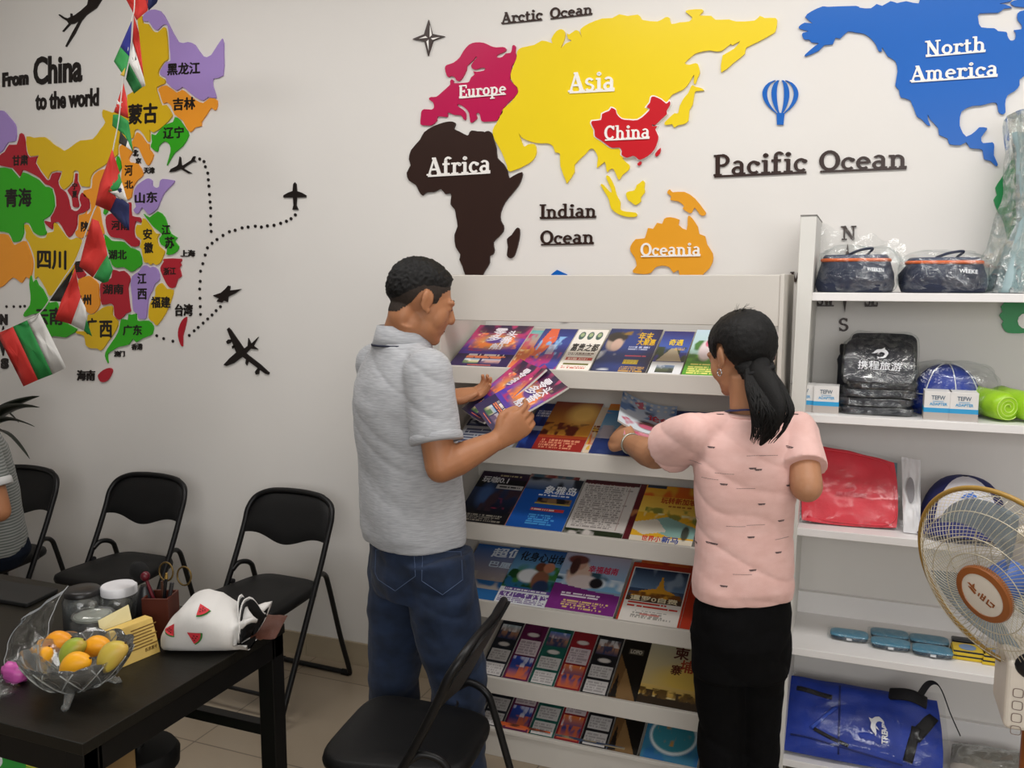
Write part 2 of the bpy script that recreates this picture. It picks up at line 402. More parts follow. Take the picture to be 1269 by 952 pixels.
# ---- slab-serif glyphs (strokes in a unit cell): L line, A arc, S serif bar
def L(x0, y0, x1, y1, w=.16): return ('L', x0, y0, x1, y1, w * 1.22)
def AR(cx, cy, rx, ry, a0, a1, w=.13): return ('A', cx, cy, rx, ry, a0, a1, w * 1.3)
def SF(x, y, w=.3): return ('L', x - w / 2, y, x + w / 2, y, .09)
GLY = {
 'A': (.86, [L(.12, .04, .42, .97, .09), L(.4, .97, .72, .04, .17), L(.22, .33, .6, .33, .09), SF(.11, .045, .26), SF(.72, .045, .3), SF(.38, .95, .18)]),
 'E': (.76, [L(.2, 0, .2, 1, .17), L(.05, .955, .68, .955, .09), L(.05, .045, .7, .045, .09), L(.2, .5, .5, .5, .09), L(.66, .98, .66, .74, .08), L(.68, .02, .68, .28, .08), L(.5, .62, .5, .38, .07)]),
 'C': (.82, [AR(.42, .5, .33, .45, 40, 320, .15), L(.7, .98, .7, .68, .08)]),
 'I': (.46, [L(.23, 0, .23, 1, .18), SF(.23, .955, .42), SF(.23, .045, .42)]),
 'O': (.88, [AR(.44, .5, .34, .44, 0, 360, .15)]),
 'P': (.78, [L(.2, 0, .2, 1, .17), SF(.2, .955, .34), SF(.2, .045, .36), AR(.4, .72, .24, .24, -90, 90, .13), L(.2, .955, .42, .955, .09), L(.2, .48, .42, .48, .09)]),
 'N': (.92, [L(.2, 0, .2, 1, .09), L(.18, .98, .72, .02, .17), L(.72, 0, .72, 1, .09), SF(.16, .955, .3), SF(.2, .045, .3), SF(.74, .955, .3)]),
 'S': (.7, [AR(.34, .73, .22, .22, 20, 270, .14), AR(.35, .27, .24, .23, -160, 90, .14), L(.56, .97, .56, .72, .07), L(.1, .03, .1, .3, .07)]),
 'W': (1.1, [L(.1, .97, .34, .03, .16), L(.34, .03, .52, .9, .09), L(.52, .9, .74, .03, .16), L(.74, .03, .96, .97, .09), SF(.11, .955, .28), SF(.95, .955, .26)]),
 'a': (.66, [AR(.28, .2, .18, .16, 0, 360, .12), L(.46, .5, .46, .06, .14), AR(.29, .48, .17, .15, 0, 150, .11), L(.44, .05, .62, .05, .09)]),
 's': (.56, [AR(.27, .49, .16, .14, 20, 270, .11), AR(.28, .18, .18, .15, -160, 90, .11)]),
 'i': (.42, [L(.22, 0, .22, .63, .15), SF(.15, .6, .2), SF(.22, .045, .38), AR(.22, .85, .05, .05, 0, 360, .11)]),
 'u': (.74, [L(.18, .63, .18, .2, .14), AR(.34, .2, .17, .15, 180, 330, .12), L(.54, .63, .54, .02, .14), SF(.12, .6, .22), SF(.5, .6, .2), SF(.6, .045, .2)]),
 'r': (.58, [L(.2, 0, .2, .63, .14), SF(.14, .6, .24), SF(.22, .045, .38), AR(.4, .42, .18, .18, 30, 170, .11), AR(.5, .52, .04, .04, 0, 360, .1)]),
 'o': (.66, [AR(.33, .33, .22, .27, 0, 360, .13)]),
 'p': (.74, [L(.18, -.3, .18, .63, .14), SF(.12, .6, .22), SF(.2, -.27, .36), AR(.36, .32, .22, .27, -150, 150, .13)]),
 'e': (.64, [AR(.32, .32, .22, .26, 0, 310, .12), L(.12, .34, .54, .34, .09)]),
 'f': (.52, [L(.22, 0, .22, .78, .15), AR(.36, .8, .14, .14, 20, 180, .12), SF(.24, .045, .4), L(.04, .59, .44, .59, .09)]),
 'c': (.6, [AR(.32, .32, .22, .26, 45, 315, .12), AR(.48, .49, .05, .05, 0, 360, .09)]),
 'h': (.76, [L(.18, 0, .18, 1, .14), SF(.12, .96, .22), SF(.18, .045, .3), AR(.37, .4, .18, .19, 0, 160, .12), L(.55, .42, .55, 0, .14), SF(.57, .045, .3)]),
 'n': (.76, [L(.18, 0, .18, .63, .14), SF(.12, .6, .22), SF(.18, .045, .3), AR(.37, .4, .18, .19, 0, 160, .12), L(.55, .42, .55, 0, .14), SF(.57, .045, .3)]),
 'm': (1.06, [L(.18, 0, .18, .63, .13), SF(.12, .6, .22), SF(.18, .045, .26), AR(.34, .42, .16, .18, 0, 160, .11), L(.5, .42, .5, 0, .13), AR(.66, .42, .16, .18, 0, 160, .11), L(.82, .42, .82, 0, .13), SF(.5, .045, .24), SF(.85, .045, .26)]),
 'd': (.74, [AR(.32, .32, .22, .27, 30, 330, .13), L(.52, 0, .52, 1, .14), SF(.46, .96, .22), SF(.6, .045, .22)]),
 't': (.5, [L(.2, .14, .2, .85, .14), AR(.32, .14, .12, .11, 180, 340, .1), L(.04, .59, .42, .59, .09)]),
}
def slab(mb, s, a, b, h, depth, under=True, bar=.1, gap=.02):
    """word s along a->b (baseline, world), cap height h (world vector), raised along depth"""
    a, b, h, depth = map(Vector, (a, b, h, depth))
    tot = sum(GLY[ch][0] for ch in s); ax = (b - a) / tot; x = 0.0
    asp = ax.length / h.length
    def W(px, py): return a + ax * px + h * py
    k = 0
    for ch in s:
        for st in GLY[ch][1]:
            k += 1; d = depth * (1 + 0.004 * (k % 7))
            if st[0] == 'L':
                _, x0, y0, x1, y1, w = st
                dx, dy = (x1 - x0) * asp, (y1 - y0); l = math.hypot(dx, dy) or 1
                ww = w * (0.75 + 0.25 * asp); nx, ny = -dy / l * ww / 2 / asp, dx / l * ww / 2
                q = [(x0 + nx, y0 + ny), (x0 - nx, y0 - ny), (x1 - nx, y1 - ny), (x1 + nx, y1 + ny)]
                mb.prism([W(x + p, y) for p, y in q], d)
            else:
                _, cx, cy, rx, ry, a0, a1, w = st; n = max(5, int(abs(a1 - a0) / 20)); pr = []
                for i in range(n + 1):
                    t = math.radians(a0 + (a1 - a0) * i / n); c, sn = math.cos(t), math.sin(t); ww = w * (0.45 + 0.55 * abs(c)) if w > .11 else w
                    pr.append(((cx + (rx + ww / 2) * c, cy + (ry + w * .4) * sn), (cx + (rx - ww / 2) * c, cy + (ry - w * .4) * sn)))
                for i in range(n):
                    mb.prism([W(x + p, y) for p, y in (pr[i][0], pr[i][1], pr[i + 1][1], pr[i + 1][0])], d)
        x += GLY[ch][0]
    if under: mb.prism([W(.05, -bar * .75), W(tot - .05, -bar * .75), W(tot - .05, bar * .25), W(.05, bar * .25)], depth * .98)
    return mb
def slab_px(mb, s, x0, y0, x1, y1, hp, base=0.0, t=0.006, under=True):
    a = PY(x0, y0, WALL - base); b = PY(x1, y1, WALL - base); c = PY(x0, y0 - hp, WALL - base)
    return slab(mb, s, a, b, c - a, (0, -t, 0), under)
def letters_on(o, words, m=A_WHT, base=0.008):
    mb = MB()
    for w in words: slab_px(mb, *w, base=base - 0.001)
    me = mb.mesh('lettering', m); me.transform(Matrix.Translation(-o.location)); link('lettering', me, o)['label'] = 'white raised lettering'
def ocean(name, label, w):
    mb = slab_px(MB(), *w); return tag(mb.build(name, A_BRN, loc=PY(w[1], w[2], WALL)), label, 'wall letters', 'raised ocean names on the wall')

# ---- world map
eu = piece('continent_panel', 'magenta acrylic Europe on the wall, lettered Europe in white', 'wall map piece', tr(500, 40, 5.95, [(820,98),(832,110),(830,150),(838,190),(830,220),(805,250),(798,300),(790,350),(815,380),(845,410),(848,440),(830,475),(790,510),(745,560),(735,600),(705,635),(690,655),(640,660),(595,662),(578,650),(570,610),(555,595),(540,605),(548,635),(530,655),(505,670),(497,655),(490,600),(470,570),(440,545),(410,533),(403,545),(440,570),(465,600),(466,645),(450,645),(430,615),(380,612),(345,595),(330,600),(328,628),(260,622),(250,655),(215,688),(160,688),(132,680),(135,620),(140,585),(160,570),(215,572),(232,555),(225,520),(200,503),(195,490),(210,480),(250,478),(290,445),(340,400),(352,385),(350,365),(362,350),(375,360),(380,378),(460,375),(490,368),(505,335),(530,315),(520,290),(545,295),(600,285),(608,268),(580,265),(550,275),(520,275),(505,250),(530,210),(548,190),(538,183),(520,210),(475,250),(470,280),(440,340),(415,362),(395,355),(385,335),(355,325),(340,335),(325,320),(312,270),(325,245),(375,228),(420,190),(450,140),(490,95),(540,78),(600,82),(650,105),(690,115),(740,112),(762,125),(755,145),(720,160),(693,175),(700,190),(735,185),(760,160),(795,155),(805,130),(808,105)]), A_MAG, group=GRP_W, n=2)
letters_on(eu, [('Europe', 569, 121.5, 628, 116.5, 15)])
af = piece('continent_panel', 'dark brown acrylic Africa on the wall above the man', 'wall map piece', tr(490, 140, 4.76, [(355,58),(358,75),(350,95),(380,110),(430,135),(440,120),(455,105),(490,110),(525,112),(512,135),(530,115),(555,108),(575,125),(580,150),(600,210),(605,265),(640,300),(665,345),(675,385),(700,372),(750,350),(750,385),(730,430),(690,480),(650,530),(625,590),(625,635),(642,665),(640,700),(610,735),(582,765),(588,810),(580,835),(560,845),(560,885),(530,935),(500,985),(455,1000),(420,965),(400,905),(382,865),(388,835),(360,790),(353,720),(372,670),(362,610),(355,570),(330,540),(335,490),(325,475),(300,480),(275,450),(250,460),(230,468),(190,470),(165,488),(145,465),(125,425),(85,400),(72,355),(95,310),(85,275),(98,220),(150,160),(175,115),(230,80),(290,58),(330,52)]), A_BRN, group=GRP_W, n=2)
letters_on(af, [('Africa', 530, 218, 609, 213.5, 22)])
piece('island_panel', 'small dark brown Madagascar island right of Africa', 'wall map piece', tr(490, 140, 4.76, [(725,677),(737,690),(735,740),(715,820),(700,850),(680,858),(662,840),(668,790),(662,745),(690,720),(710,690)]), A_BRN, group='raised islands of the world map', n=2)
asia_px = tr(600, 10, 4.76, [(205,250),(230,235),(300,220),(345,195),(390,205),(408,210),(400,185),(430,140),(460,128),(480,145),(478,185),(455,240),(485,212),(520,195),(500,185),(492,150),(505,160),(540,135),(562,140),(580,180),(572,145),(575,125),(620,95),(700,65),(760,62),(800,40),(850,50),(910,42),(930,65)]) \
 + tr(780, 0, 4.76, [(85,122),(170,130),(215,105),(240,110),(250,145),(300,135),(355,130),(372,105),(335,75),(350,62),(430,58),(435,75),(415,95),(485,97),(510,120),(590,118),(630,130),(740,125),(770,97),(800,110),(865,110),(872,140),(865,180),(850,200),(760,250),(690,285),(682,320),(620,370),(543,430),(550,340),(560,325),(620,290),(655,245),(610,270),(600,262),(570,285),(540,305),(500,305),(470,300),(400,315),(370,335),(328,375),(355,385),(380,378),(405,380),(418,430),(405,460),(392,497),(382,490),(385,445),(372,460),(355,490),(320,530),(255,560),(235,590),(180,660),(100,740),(60,850)]) \
 + tr(680, 110, 3.967, [(400,320),(365,345),(398,375),(395,400),(365,425),(348,450),(335,425),(320,395),(300,400),(292,412),(285,395),(278,360),(240,390),(245,340),(225,300),(205,298),(185,320),(130,375),(130,410),(95,463),(88,455),(60,380),(58,320),(35,315),(25,285),(0,270)]) \
 + tr(600, 10, 4.76, [(340,800),(300,795),(265,785),(225,765),(208,738),(225,790),(240,820),(265,805),(300,805)]) \
 + tr(490, 140, 4.76, [(835,215),(830,255),(790,300),(680,348),(662,310),(630,230),(590,160),(578,105),(600,65)]) \
 + tr(600, 10, 4.76, [(95,650),(115,600),(160,560),(200,510),(205,490),(195,470),(162,420),(167,370),(195,300),(197,270)])
asia = piece('continent_panel', 'large yellow acrylic Asia on the wall, lettered Asia in white', 'wall map piece', asia_px, A_SUN, group=GRP_W, n=2)
letters_on(asia, [('Asia', 705, 114.5, 763, 111.5, 24)])
sm = MB(); SEAM = mat('panel_seam', 'b39a20', 0.5)
for (x0, y0, x1, y1) in ((643, 118, 692, 173), (660, 131, 712, 101), (692, 173, 740, 148), (710, 55, 750, 137), (738, 84, 847, 55), (838, 32, 856, 70)):
    a, b = PY(x0, y0, WALL - .0079), PY(x1, y1, WALL - .0079); u = (b - a).normalized(); w = Vector((0, 1, 0)).cross(u) * .0009
    sm.prism([a - w, b - w, b + w, a + w], (0, -.0003, 0))
me = sm.mesh('panel_seam', SEAM); me.transform(Matrix.Translation(-asia.location)); link('panel_seam', me, asia)
chn = piece('country_panel', 'red acrylic China set into yellow Asia, lettered China in white', 'wall map piece', tr(680, 110, 3.967, [(520,40),(555,55),(580,75),(595,62),(598,80),(580,110),(582,125),(555,150),(535,170),(520,180),(510,175),(512,185),(535,185),(525,200),(540,235),(535,265),(520,300),(490,330),(450,350),(435,340),(415,330),(385,340),(360,325),(362,310),(350,290),(320,292),(300,285),(260,255),(230,235),(228,205),(215,180),(215,160),(260,155),(265,125),(300,110),(310,95),(330,105),(335,125),(360,150),(395,155),(440,155),(480,125),(500,100),(482,92),(500,70),(505,45)]), A_CHN, t=.006, z0=.008, border=1.3, n=2)
letters_on(chn, [('China', 749.5, 173.5, 806, 171, 17)], base=.014)
piece('island_panel', 'tiny red island off the southeast coast of red China', 'wall map piece', tr(680, 110, 3.967, [(552,292),(548,320),(530,335),(526,320)]), A_CHN, n=2)
piece('island_panel', 'tiny red island below the southern tip of red China', 'wall map piece', tr(680, 110, 3.967, [(455,358),(458,370),(445,380),(438,370)]), A_CHN, n=2)
piece('island_panel', 'yellow Japan island strip right of red China', 'wall map piece', tr(780, 0, 4.76, [(375,505),(395,515),(425,522),(442,537),(395,540),(385,560),(375,620),(355,655),(350,715),(320,735),(290,740),(265,755),(255,735),(215,740),(210,725),(225,710),(245,690),(270,670),(290,670),(300,625),(325,580),(350,550),(365,515)]), A_SUN, group='raised islands of the world map', n=2)
piece('island_panel', 'yellow forked Sumatra island below Asia', 'wall map piece', tr(680, 110, 3.967, [(285,430),(300,432),(325,480),(335,520),(355,560),(355,595),(385,605),(430,610),(435,628),(400,632),(350,620),(310,590),(300,550),(285,520),(258,475),(270,472),(305,510),(312,500),(290,450)]), A_SUN, group='raised islands of the world map', n=2)
piece('island_panel', 'small yellow Borneo island right of the forked yellow island', 'wall map piece', tr(680, 110, 3.967, [(465,452),(475,465),(472,490),(475,510),(455,535),(455,555),(430,573),(410,560),(390,545),(383,515),(400,505),(425,500),(435,475),(450,465)]), A_SUN, group='raised islands of the world map', n=2)
piece('island_panel', 'amber New Guinea island above the amber Oceania panel', 'wall map piece', tr(680, 110, 3.967, [(600,497),(612,510),(670,508),(720,540),(760,590),(775,612),(765,625),(745,620),(720,585),(705,610),(690,610),(660,590),(668,578),(640,555),(600,548),(605,530),(585,515),(590,500)]), A_AMB, group='raised islands of the world map', n=2)
oc = piece('continent_panel', 'amber acrylic Australia on the wall, lettered Oceania in white', 'wall map piece', tr(680, 110, 3.967, [(690,625),(705,635),(735,680),(742,715),(770,725),(780,765),(808,810),(808,850),(790,885),(765,908),(740,940),(700,945),(650,930),(640,892),(615,905),(595,878),(560,870),(525,880),(505,905),(470,912),(420,905),(418,890),(435,870),(425,830),(405,800),(405,775),(430,740),(475,735),(490,685),(515,690),(535,660),(560,665),(570,640),(600,632),(645,645),(640,670),(680,695),(685,640)]), A_AMB, group=GRP_W, n=2)
letters_on(oc, [('Oceania', 794, 317.5, 869, 316.5, 16)])
piece('island_panel', 'blue pointed piece of the wall map showing above the rack header', 'wall map piece', [(684, 340), (691, 334.5), (703, 340), (712, 365), (706, 396), (698, 399), (690, 380)], A_BLU, n=1)
na = piece('continent_panel', 'blue acrylic North America at the upper right, lettered in white', 'wall map piece', tr(980, 0, 4.329, [(45,145),(75,125),(118,128),(78,95),(110,65),(170,38),(200,40),(350,35),(370,45),(430,48),(460,25),(490,35),(535,10),(570,20),(620,10),(685,22),(700,-30),(760,-90),(900,-110),(1060,-90),(1180,-20),(1175,12),(1115,22),(1150,28),(1185,45),(1140,50),(1110,72),(1012,75),(1005,110),(1020,150),(1090,155),(1110,170),(1155,175),(1160,195),(1175,220),(1200,215),(1205,180),(1195,165),(1235,160),(1235,135),(1215,110),(1215,75),(1245,60),(1320,60),(1400,150),(1380,260),(1320,330),(1250,410),(1225,430),(1225,460),(1200,490),(1160,515),(1148,560),(1150,605),(1130,615),(1112,600),(1105,560),(1080,552),(1020,568),(975,570),(915,600),(905,660),(910,690),(940,735),(990,705),(1010,685),(1050,688),(1045,705),(1020,740),(1030,770),(1080,765),(1090,790),(1088,835),(1110,885),(1095,890),(1070,865),(1035,855),(1028,810),(1005,800),(960,795),(940,765),(910,780),(850,775),(840,745),(795,725),(790,690),(745,640),(735,615),(735,645),(748,675),(730,672),(700,640),(675,625),(640,540),(590,525),(580,485),(560,460),(572,385),(560,330),(520,305),(490,255),(488,278),(470,275),(455,240),(430,210),(395,185),(350,178),(305,172),(265,210),(240,205),(225,240),(180,245),(150,275),(85,303),(78,295),(130,250),(150,235),(110,230),(100,215),(75,215),(62,195),(65,180),(95,170),(50,158)]), A_BLU, group=GRP_W, n=2)
letters_on(na, [('North', 1146, 70, 1222, 63.5, 18.5), ('America', 1128, 101.5, 1237, 94, 19)])
piece('island_panel', 'small blue islet beside the inlet of North America at the frame edge', 'wall map piece', [(1252, 4), (1262, 0), (1275, 2), (1275, 9), (1258, 9)], A_BLU, n=2)
sam = piece('continent_panel', 'emerald green South America at the right edge behind the shelf unit', 'wall map piece', [(1270, 186), (1262, 188), (1256, 194), (1250, 205), (1240, 222), (1233, 233), (1235, 242), (1231, 248), (1236, 262), (1243, 275), (1250, 310), (1250, 350), (1246, 372), (1240, 380), (1242, 386), (1238, 391), (1243, 398), (1241, 402), (1246, 411), (1255, 413), (1275, 412), (1310, 405), (1345, 300), (1340, 230), (1300, 195)], A_EMR, group=GRP_W, n=2)
mb = MB(); mb.prism(wpts([(1272 + 11 * math.cos(k * .5236), 398 + 10 * math.sin(k * .5236)) for k in range(12)], .0075), (0, -.003, 0))
me = mb.mesh('plaque', A_WHT, tri=True); me.transform(Matrix.Translation(-sam.location)); link('plaque', me, sam)['label'] = 'white round plaque'
ocean('ocean_lettering', 'brown word Arctic above the top of Asia', ('Arctic', 622, 29.5, 673, 24.5, 13.5))
ocean('ocean_lettering', 'brown word Ocean right after the word Arctic', ('Ocean', 682, 23.5, 735, 17.5, 13))
ocean('ocean_lettering', 'brown word Indian between Africa and the forked yellow island', ('Indian', 669, 270.5, 740, 269, 17))
ocean('ocean_lettering', 'brown word Ocean directly below the word Indian', ('Ocean', 670, 303, 737, 301.5, 17))
ocean('ocean_lettering', 'large brown word Pacific below the blue balloon', ('Pacific', 884, 218.5, 1001, 213, 26))
ocean('ocean_lettering', 'large brown word Ocean right after the word Pacific', ('Ocean', 1015, 212.5, 1125, 208, 25))
# compass star and balloon
cx, cy = 532, 47
st = [(532, 25), (536.5, 42.5), (552, 45.5), (537.5, 51), (531.5, 70), (527, 52), (512, 49), (526.5, 43)]
star = piece('compass_star', 'brown four pointed compass star left of the word Arctic', 'wall decoration', st, A_BRN, n=1)
mb = MB()
for tri_ in ([(533, 31), (535.3, 43.5), (532.5, 46)], [(545, 46), (536.5, 49.5), (534, 47.5)], [(531.3, 63), (528.5, 51.5), (531.2, 49)], [(519, 48), (527.5, 44.8), (530, 46.8)]):
    mb.prism(wpts(tri_, .0079), (0, -.001, 0))
me = mb.mesh('facet', A_WHT); me.transform(Matrix.Translation(-star.location)); link('facet', me, star)
mb = MB()
def bal(k, t):
    w = math.sin(math.pi * min(1, .06 + .94 * t ** .82)) ** .62 if t < 1 else .2
    w = max(w, .2 * t)
    return (967.3 + 22.3 * k * w, 100 + 42 * t)
for k0, k1 in ((-1, -.74), (-.5, -.2), (.2, .5), (.74, 1)):
    e = [bal(k0, i / 14) for i in range(15)]; g = [bal(k1, i / 14) for i in range(15)]
    for i in range(14): mb.prism(wpts([e[i], g[i], g[i + 1], e[i + 1]]), (0, -.007, 0))
mb.prism(wpts([(962.5, 140.5), (972.5, 140.5), (971, 155), (963, 155)]), (0, -.0072, 0))
tag(mb.build('hot_air_balloon_panel', A_BLU, loc=PY(967, 130, WALL)), 'blue striped hot air balloon cut-out above the word Pacific', 'wall decoration')
# compass letters behind the shelves
def cl(s, x0, y0, x1, y1, h, lab):
    o = slab_px(MB(), s, x0, y0, x1, y1, h, under=len(s) > 1).build('compass_letter', A_BRN, loc=PY(x0, y0, WALL)); tag(o, lab, 'wall letters', 'compass letters on the wall')
cl('N', 1042, 297.5, 1062, 297, 17, 'brown compass letter N above the wrapped navy bags')
cl('S', 1039, 410.5, 1052, 410, 16, 'brown compass letter S below the top shelf board')
cl('W', 980, 350, 1000, 349.5, 13, 'brown compass letter W between rack and shelf post')
cl('SW', 1012, 378.5, 1034, 378.5, 16, 'brown compass letters SW cut by the top shelf board')
cl('SE', 1071, 379, 1088, 379, 16, 'brown compass letters SE cut by the top shelf board')
piece('compass_needle', 'thin brown compass needle pointing up below the letter N', 'wall decoration', [(1050.5, 302), (1053, 317), (1050, 340), (1047.5, 317)], A_BRN, n=1)
piece('compass_needle', 'thin brown compass needle pointing down above the letter S', 'wall decoration', [(1044, 368), (1050, 368), (1047, 387)], A_BRN, n=1)

# ---- country map with coloured provinces
c1 = (0, 130, 5.95); c2 = (120, 0, 5.6); c3 = (100, 140, 5.95); c4 = (0, 270, 5.95); c5 = (90, 250, 5.95); c6 = (0, 340, 6.347); c7 = (80, 360, 7.05)
def prov(label, segs, m, texts=()):
    px = []
    for c, p in segs: px += tr(*c, p)
    o = piece('province_panel', label, 'wall map piece', offset_poly(px, -.7), m, t=.007, group=GRP_C, n=2)
    if texts: han(o, texts, base=.007, t=.0025)
    return o
prov('lilac Heilongjiang province at the top right of the country map', [(c2, [(375,68),(450,75),(500,150),(575,290),(640,290),(690,310),(745,388),(800,380),(878,265),(890,370),(885,530),(820,550),(815,600),(840,685),(780,680),(745,705),(690,680),(640,640),(600,610),(560,635),(490,580),(485,545),(445,525),(445,490),(485,430),(515,420),(508,330),(505,270),(495,185),(465,180),(430,215),(395,200),(365,155),(330,155),(325,110)])], A_PUR, [('黑龙江', 208, 79, 248, 93.5)])
prov('orange Jilin province below lilac Heilongjiang', [(c2, [(430,615),(490,590),(560,640),(600,620),(640,650),(690,690),(745,712),(790,678),(845,695),(840,760),(820,770),(800,755),(770,800),(735,850),(735,880),(690,890),(655,925),(620,880),(600,840),(545,800),(520,740),(490,715),(465,725),(440,650)])], A_ORG, [('吉林', 215, 122, 242, 137)])
prov('green Liaoning province below orange Jilin', [(c3, [(700,25),(740,50),(780,110),(808,165),(760,250),(700,300),(650,385),(640,380),(665,290),(660,240),(625,215),(585,250),(575,295),(520,255),(530,215),(525,150),(560,160),(620,90),(685,65)])], A_GRN, [('辽宁', 203, 158, 228, 172)])
prov('long yellow Inner Mongolia panel along the top of the country map', [(c1, [(200,230),(260,240),(340,235),(400,285),(450,315),(485,335),(540,300),(600,260),(690,250),(745,180),(780,130),(760,90),(765,30),(835,55)]), (c2, [(150,760),(215,720),(215,660),(290,600),(300,400),(300,250),(285,130),(325,108),(330,160),(365,165),(395,210),(430,222),(465,190),(488,195),(498,270),(505,410),(480,430),(440,490),(440,525),(480,550),(480,585),(425,610),(435,660),(460,730),(490,725),(530,790),(525,820),(470,880),(400,925),(375,905)]), (c3, [(520,140),(520,215),(495,210),(470,165),(430,125),(405,140),(395,190),(330,200),(285,240),(285,300),(262,330),(170,398),(105,440),(80,490),(75,550),(25,545)]), (c1, [(605,604),(585,560),(585,500),(570,490),(550,500),(543,570),(490,625),(465,620),(440,570),(462,495),(390,500),(365,545),(350,540),(275,430),(290,378),(230,385),(205,330)])], A_YEL, [('蒙古', 160, 130, 195, 154)])
prov('crimson Gansu province snaking between green Qinghai and yellow Inner Mongolia', [(c1, [(150,213),(180,213),(195,270),(200,335),(225,385),(290,375),(270,430),(345,545),(375,545),(390,505),(460,495),(435,560),(450,610),(490,640),(515,700),(530,765),(575,778),(603,740),(590,700),(610,640),(660,690),(668,765),(620,800),(580,815),(578,880),(555,940),(515,983),(480,933),(440,870),(400,880),(395,925),(340,880),(335,850),(380,860),(378,830),(420,745),(400,620),(340,590),(300,545),(240,510),(175,485),(155,535),(100,470),(0,450),(0,375),(40,345),(75,290),(130,290)])], A_RED, [('甘肃', 16, 193, 35, 205.5)])
prov('small crimson Ningxia wedge inside crimson Gansu', [(c1, [(570,500),(580,510),(578,560),(600,615),(580,670),(588,720),(590,755),(560,762),(540,745),(532,680),(500,630),(548,580),(558,510)])], A_RED, [('宁', 90, 227, 96, 235), ('夏', 90, 237, 96, 245)])
prov('lilac Xinjiang panel at the left frame edge', [(c1, [(0,42),(35,42),(75,85),(120,140),(130,190),(125,270),(70,280),(35,335),(0,362),(-60,365),(-120,200),(-60,60)])], A_PUR)
prov('big green Qinghai province at the left edge', [(c1, [(0,460),(90,470),(150,540),(175,492),(240,520),(295,552),(340,600),(390,615),(412,745),(372,825),(330,850),(335,885),(345,925)]), (c4, [(352,100),(345,128),(300,135),(250,105),(222,45),(185,45),(185,110),(160,172),(120,182),(100,178),(72,118),(0,105),(-60,100)]), (c1, [(-80,600),(-30,480)])], A_GRN, [('青海', 7, 234.5, 39, 256.5, -.02)])
prov('orange Tibet panel at the left edge below green Qinghai', [(c4, [(0,115),(65,122),(100,185),(120,195),(185,165),(210,190),(243,280),(253,340),(245,410),(225,455),(200,440),(170,485),(140,465),(100,445),(40,500),(0,520),(-80,540),(-90,130)])], A_ORG)
prov('yellow Sichuan province right of orange Tibet', [(c4, [(215,48),(250,115),(300,145),(345,140),(352,108),(400,97),(400,45),(425,38),(490,130),(530,158),(570,142),(610,160),(600,220),(560,320),(555,400),(470,500),(440,560),(370,580),(345,530),(290,440),(265,460),(258,410),(262,330),(248,260),(215,180),(192,150),(197,110),(182,55)])], A_YEL, [('四川', 47, 310.5, 82, 333, 0.03)])
prov('green Yunnan province below yellow Sichuan, half behind the striped flags', [(c6, [(250,0),(265,60),(290,35),(310,80),(345,115),(380,185),(395,220),(450,210),(470,260),(480,350),(620,430),(560,480),(525,500),(480,495),(430,490),(400,490),(360,400),(310,310),(200,340),(195,300),(240,240),(245,160),(235,80)])], A_GRN, [('云南', 44, 382, 78, 402.5, 0)])
prov('orange Guizhou province left of crimson Hunan', [(c5, [(45,575),(125,542),(155,562),(200,605),(203,690),(212,760),(165,828),(110,815),(60,700),(55,640)])], A_ORG, [('贵州', 92, 366, 113, 379)])
prov('dark crimson Chongqing sliver behind the hanging red flag', [(c5, [(30,440),(60,480),(110,540),(60,572),(40,560),(20,480)])], A_RED, [('重', 93, 324, 103, 337)])
prov('yellow Guangxi province at the bottom of the country map', [(c7, [(210,207),(262,203),(342,145),(420,128),(433,165),(430,215),(480,268),(460,350),(390,450),(350,510),(320,530),(290,510),(240,510),(190,480),(175,400),(110,380),(110,350),(180,350),(200,300)])], A_YEL, [('广', 108, 395, 120, 414), ('西', 124, 398, 139, 418, 0)])
prov('crimson Hunan province between Guizhou and lilac Jiangxi', [(c5, [(300,495),(350,512),(385,505),(428,548),(432,590),(418,640),(432,780),(437,812),(400,830),(385,850),(350,875),(312,840),(307,770),(280,755),(222,765),(208,690),(208,605),(240,585),(290,560)])], A_RED, [('湖南', 128, 352.5, 153, 364.5, 0)])
prov('green Hubei province above crimson Hunan', [(c5, [(240,238),(290,282),(340,287),(385,293),(430,334),(498,362),(522,460),(480,498),(440,522),(385,487),(340,492),(295,468),(270,380),(250,320)])], A_GRN, [('湖北', 135, 310, 157, 321.5, 0)])
prov('crimson Henan province below the striped hanging flag', [(c5, [(285,85),(360,70),(420,0),(440,20),(445,100),(500,110),(515,135),(510,160),(475,150),(462,210),(470,260),(500,285),(495,330),(440,333),(385,283),(340,273),(290,263),(262,225),(248,160),(250,110)])], A_RED, [('河南', 138.5, 273.5, 160, 285, 0)])
prov('orange Shaanxi column left of crimson Henan, half behind flags', [(c3, [(175,410),(112,445),(90,490),(85,552),(25,570),(32,620),(70,640),(80,720),(50,745)]), (c5, [(110,62),(100,82),(60,97),(50,103),(45,200),(25,217),(30,255),(75,275),(110,250),(200,250),(243,238),(225,160),(210,60),(200,0)]), (c3, [(235,600),(245,450)])], A_ORG, [('陕', 101, 275, 110, 287)])
prov('narrow green Shanxi strip peeking out beside the hanging flag', [(c3, [(290,322),(313,400),(290,440),(250,600),(205,738),(172,752),(180,700),(250,500),(267,335)])], A_GRN)
prov('orange Hebei province left of the word Tianjin', [(c3, [(425,138),(460,168),(493,218),(515,228),(518,268),(548,310),(520,380),(490,385),(442,285),(430,262),(400,257),(387,300),(367,330),(372,362),(430,372),(473,455),(430,498),(393,558),(383,625),(335,640),(300,520),(310,400),(292,300),(292,247),(340,218),(385,208),(407,163)])], A_ORG, [('河', 155, 205, 164.5, 218), ('北', 155, 224, 165, 234)])
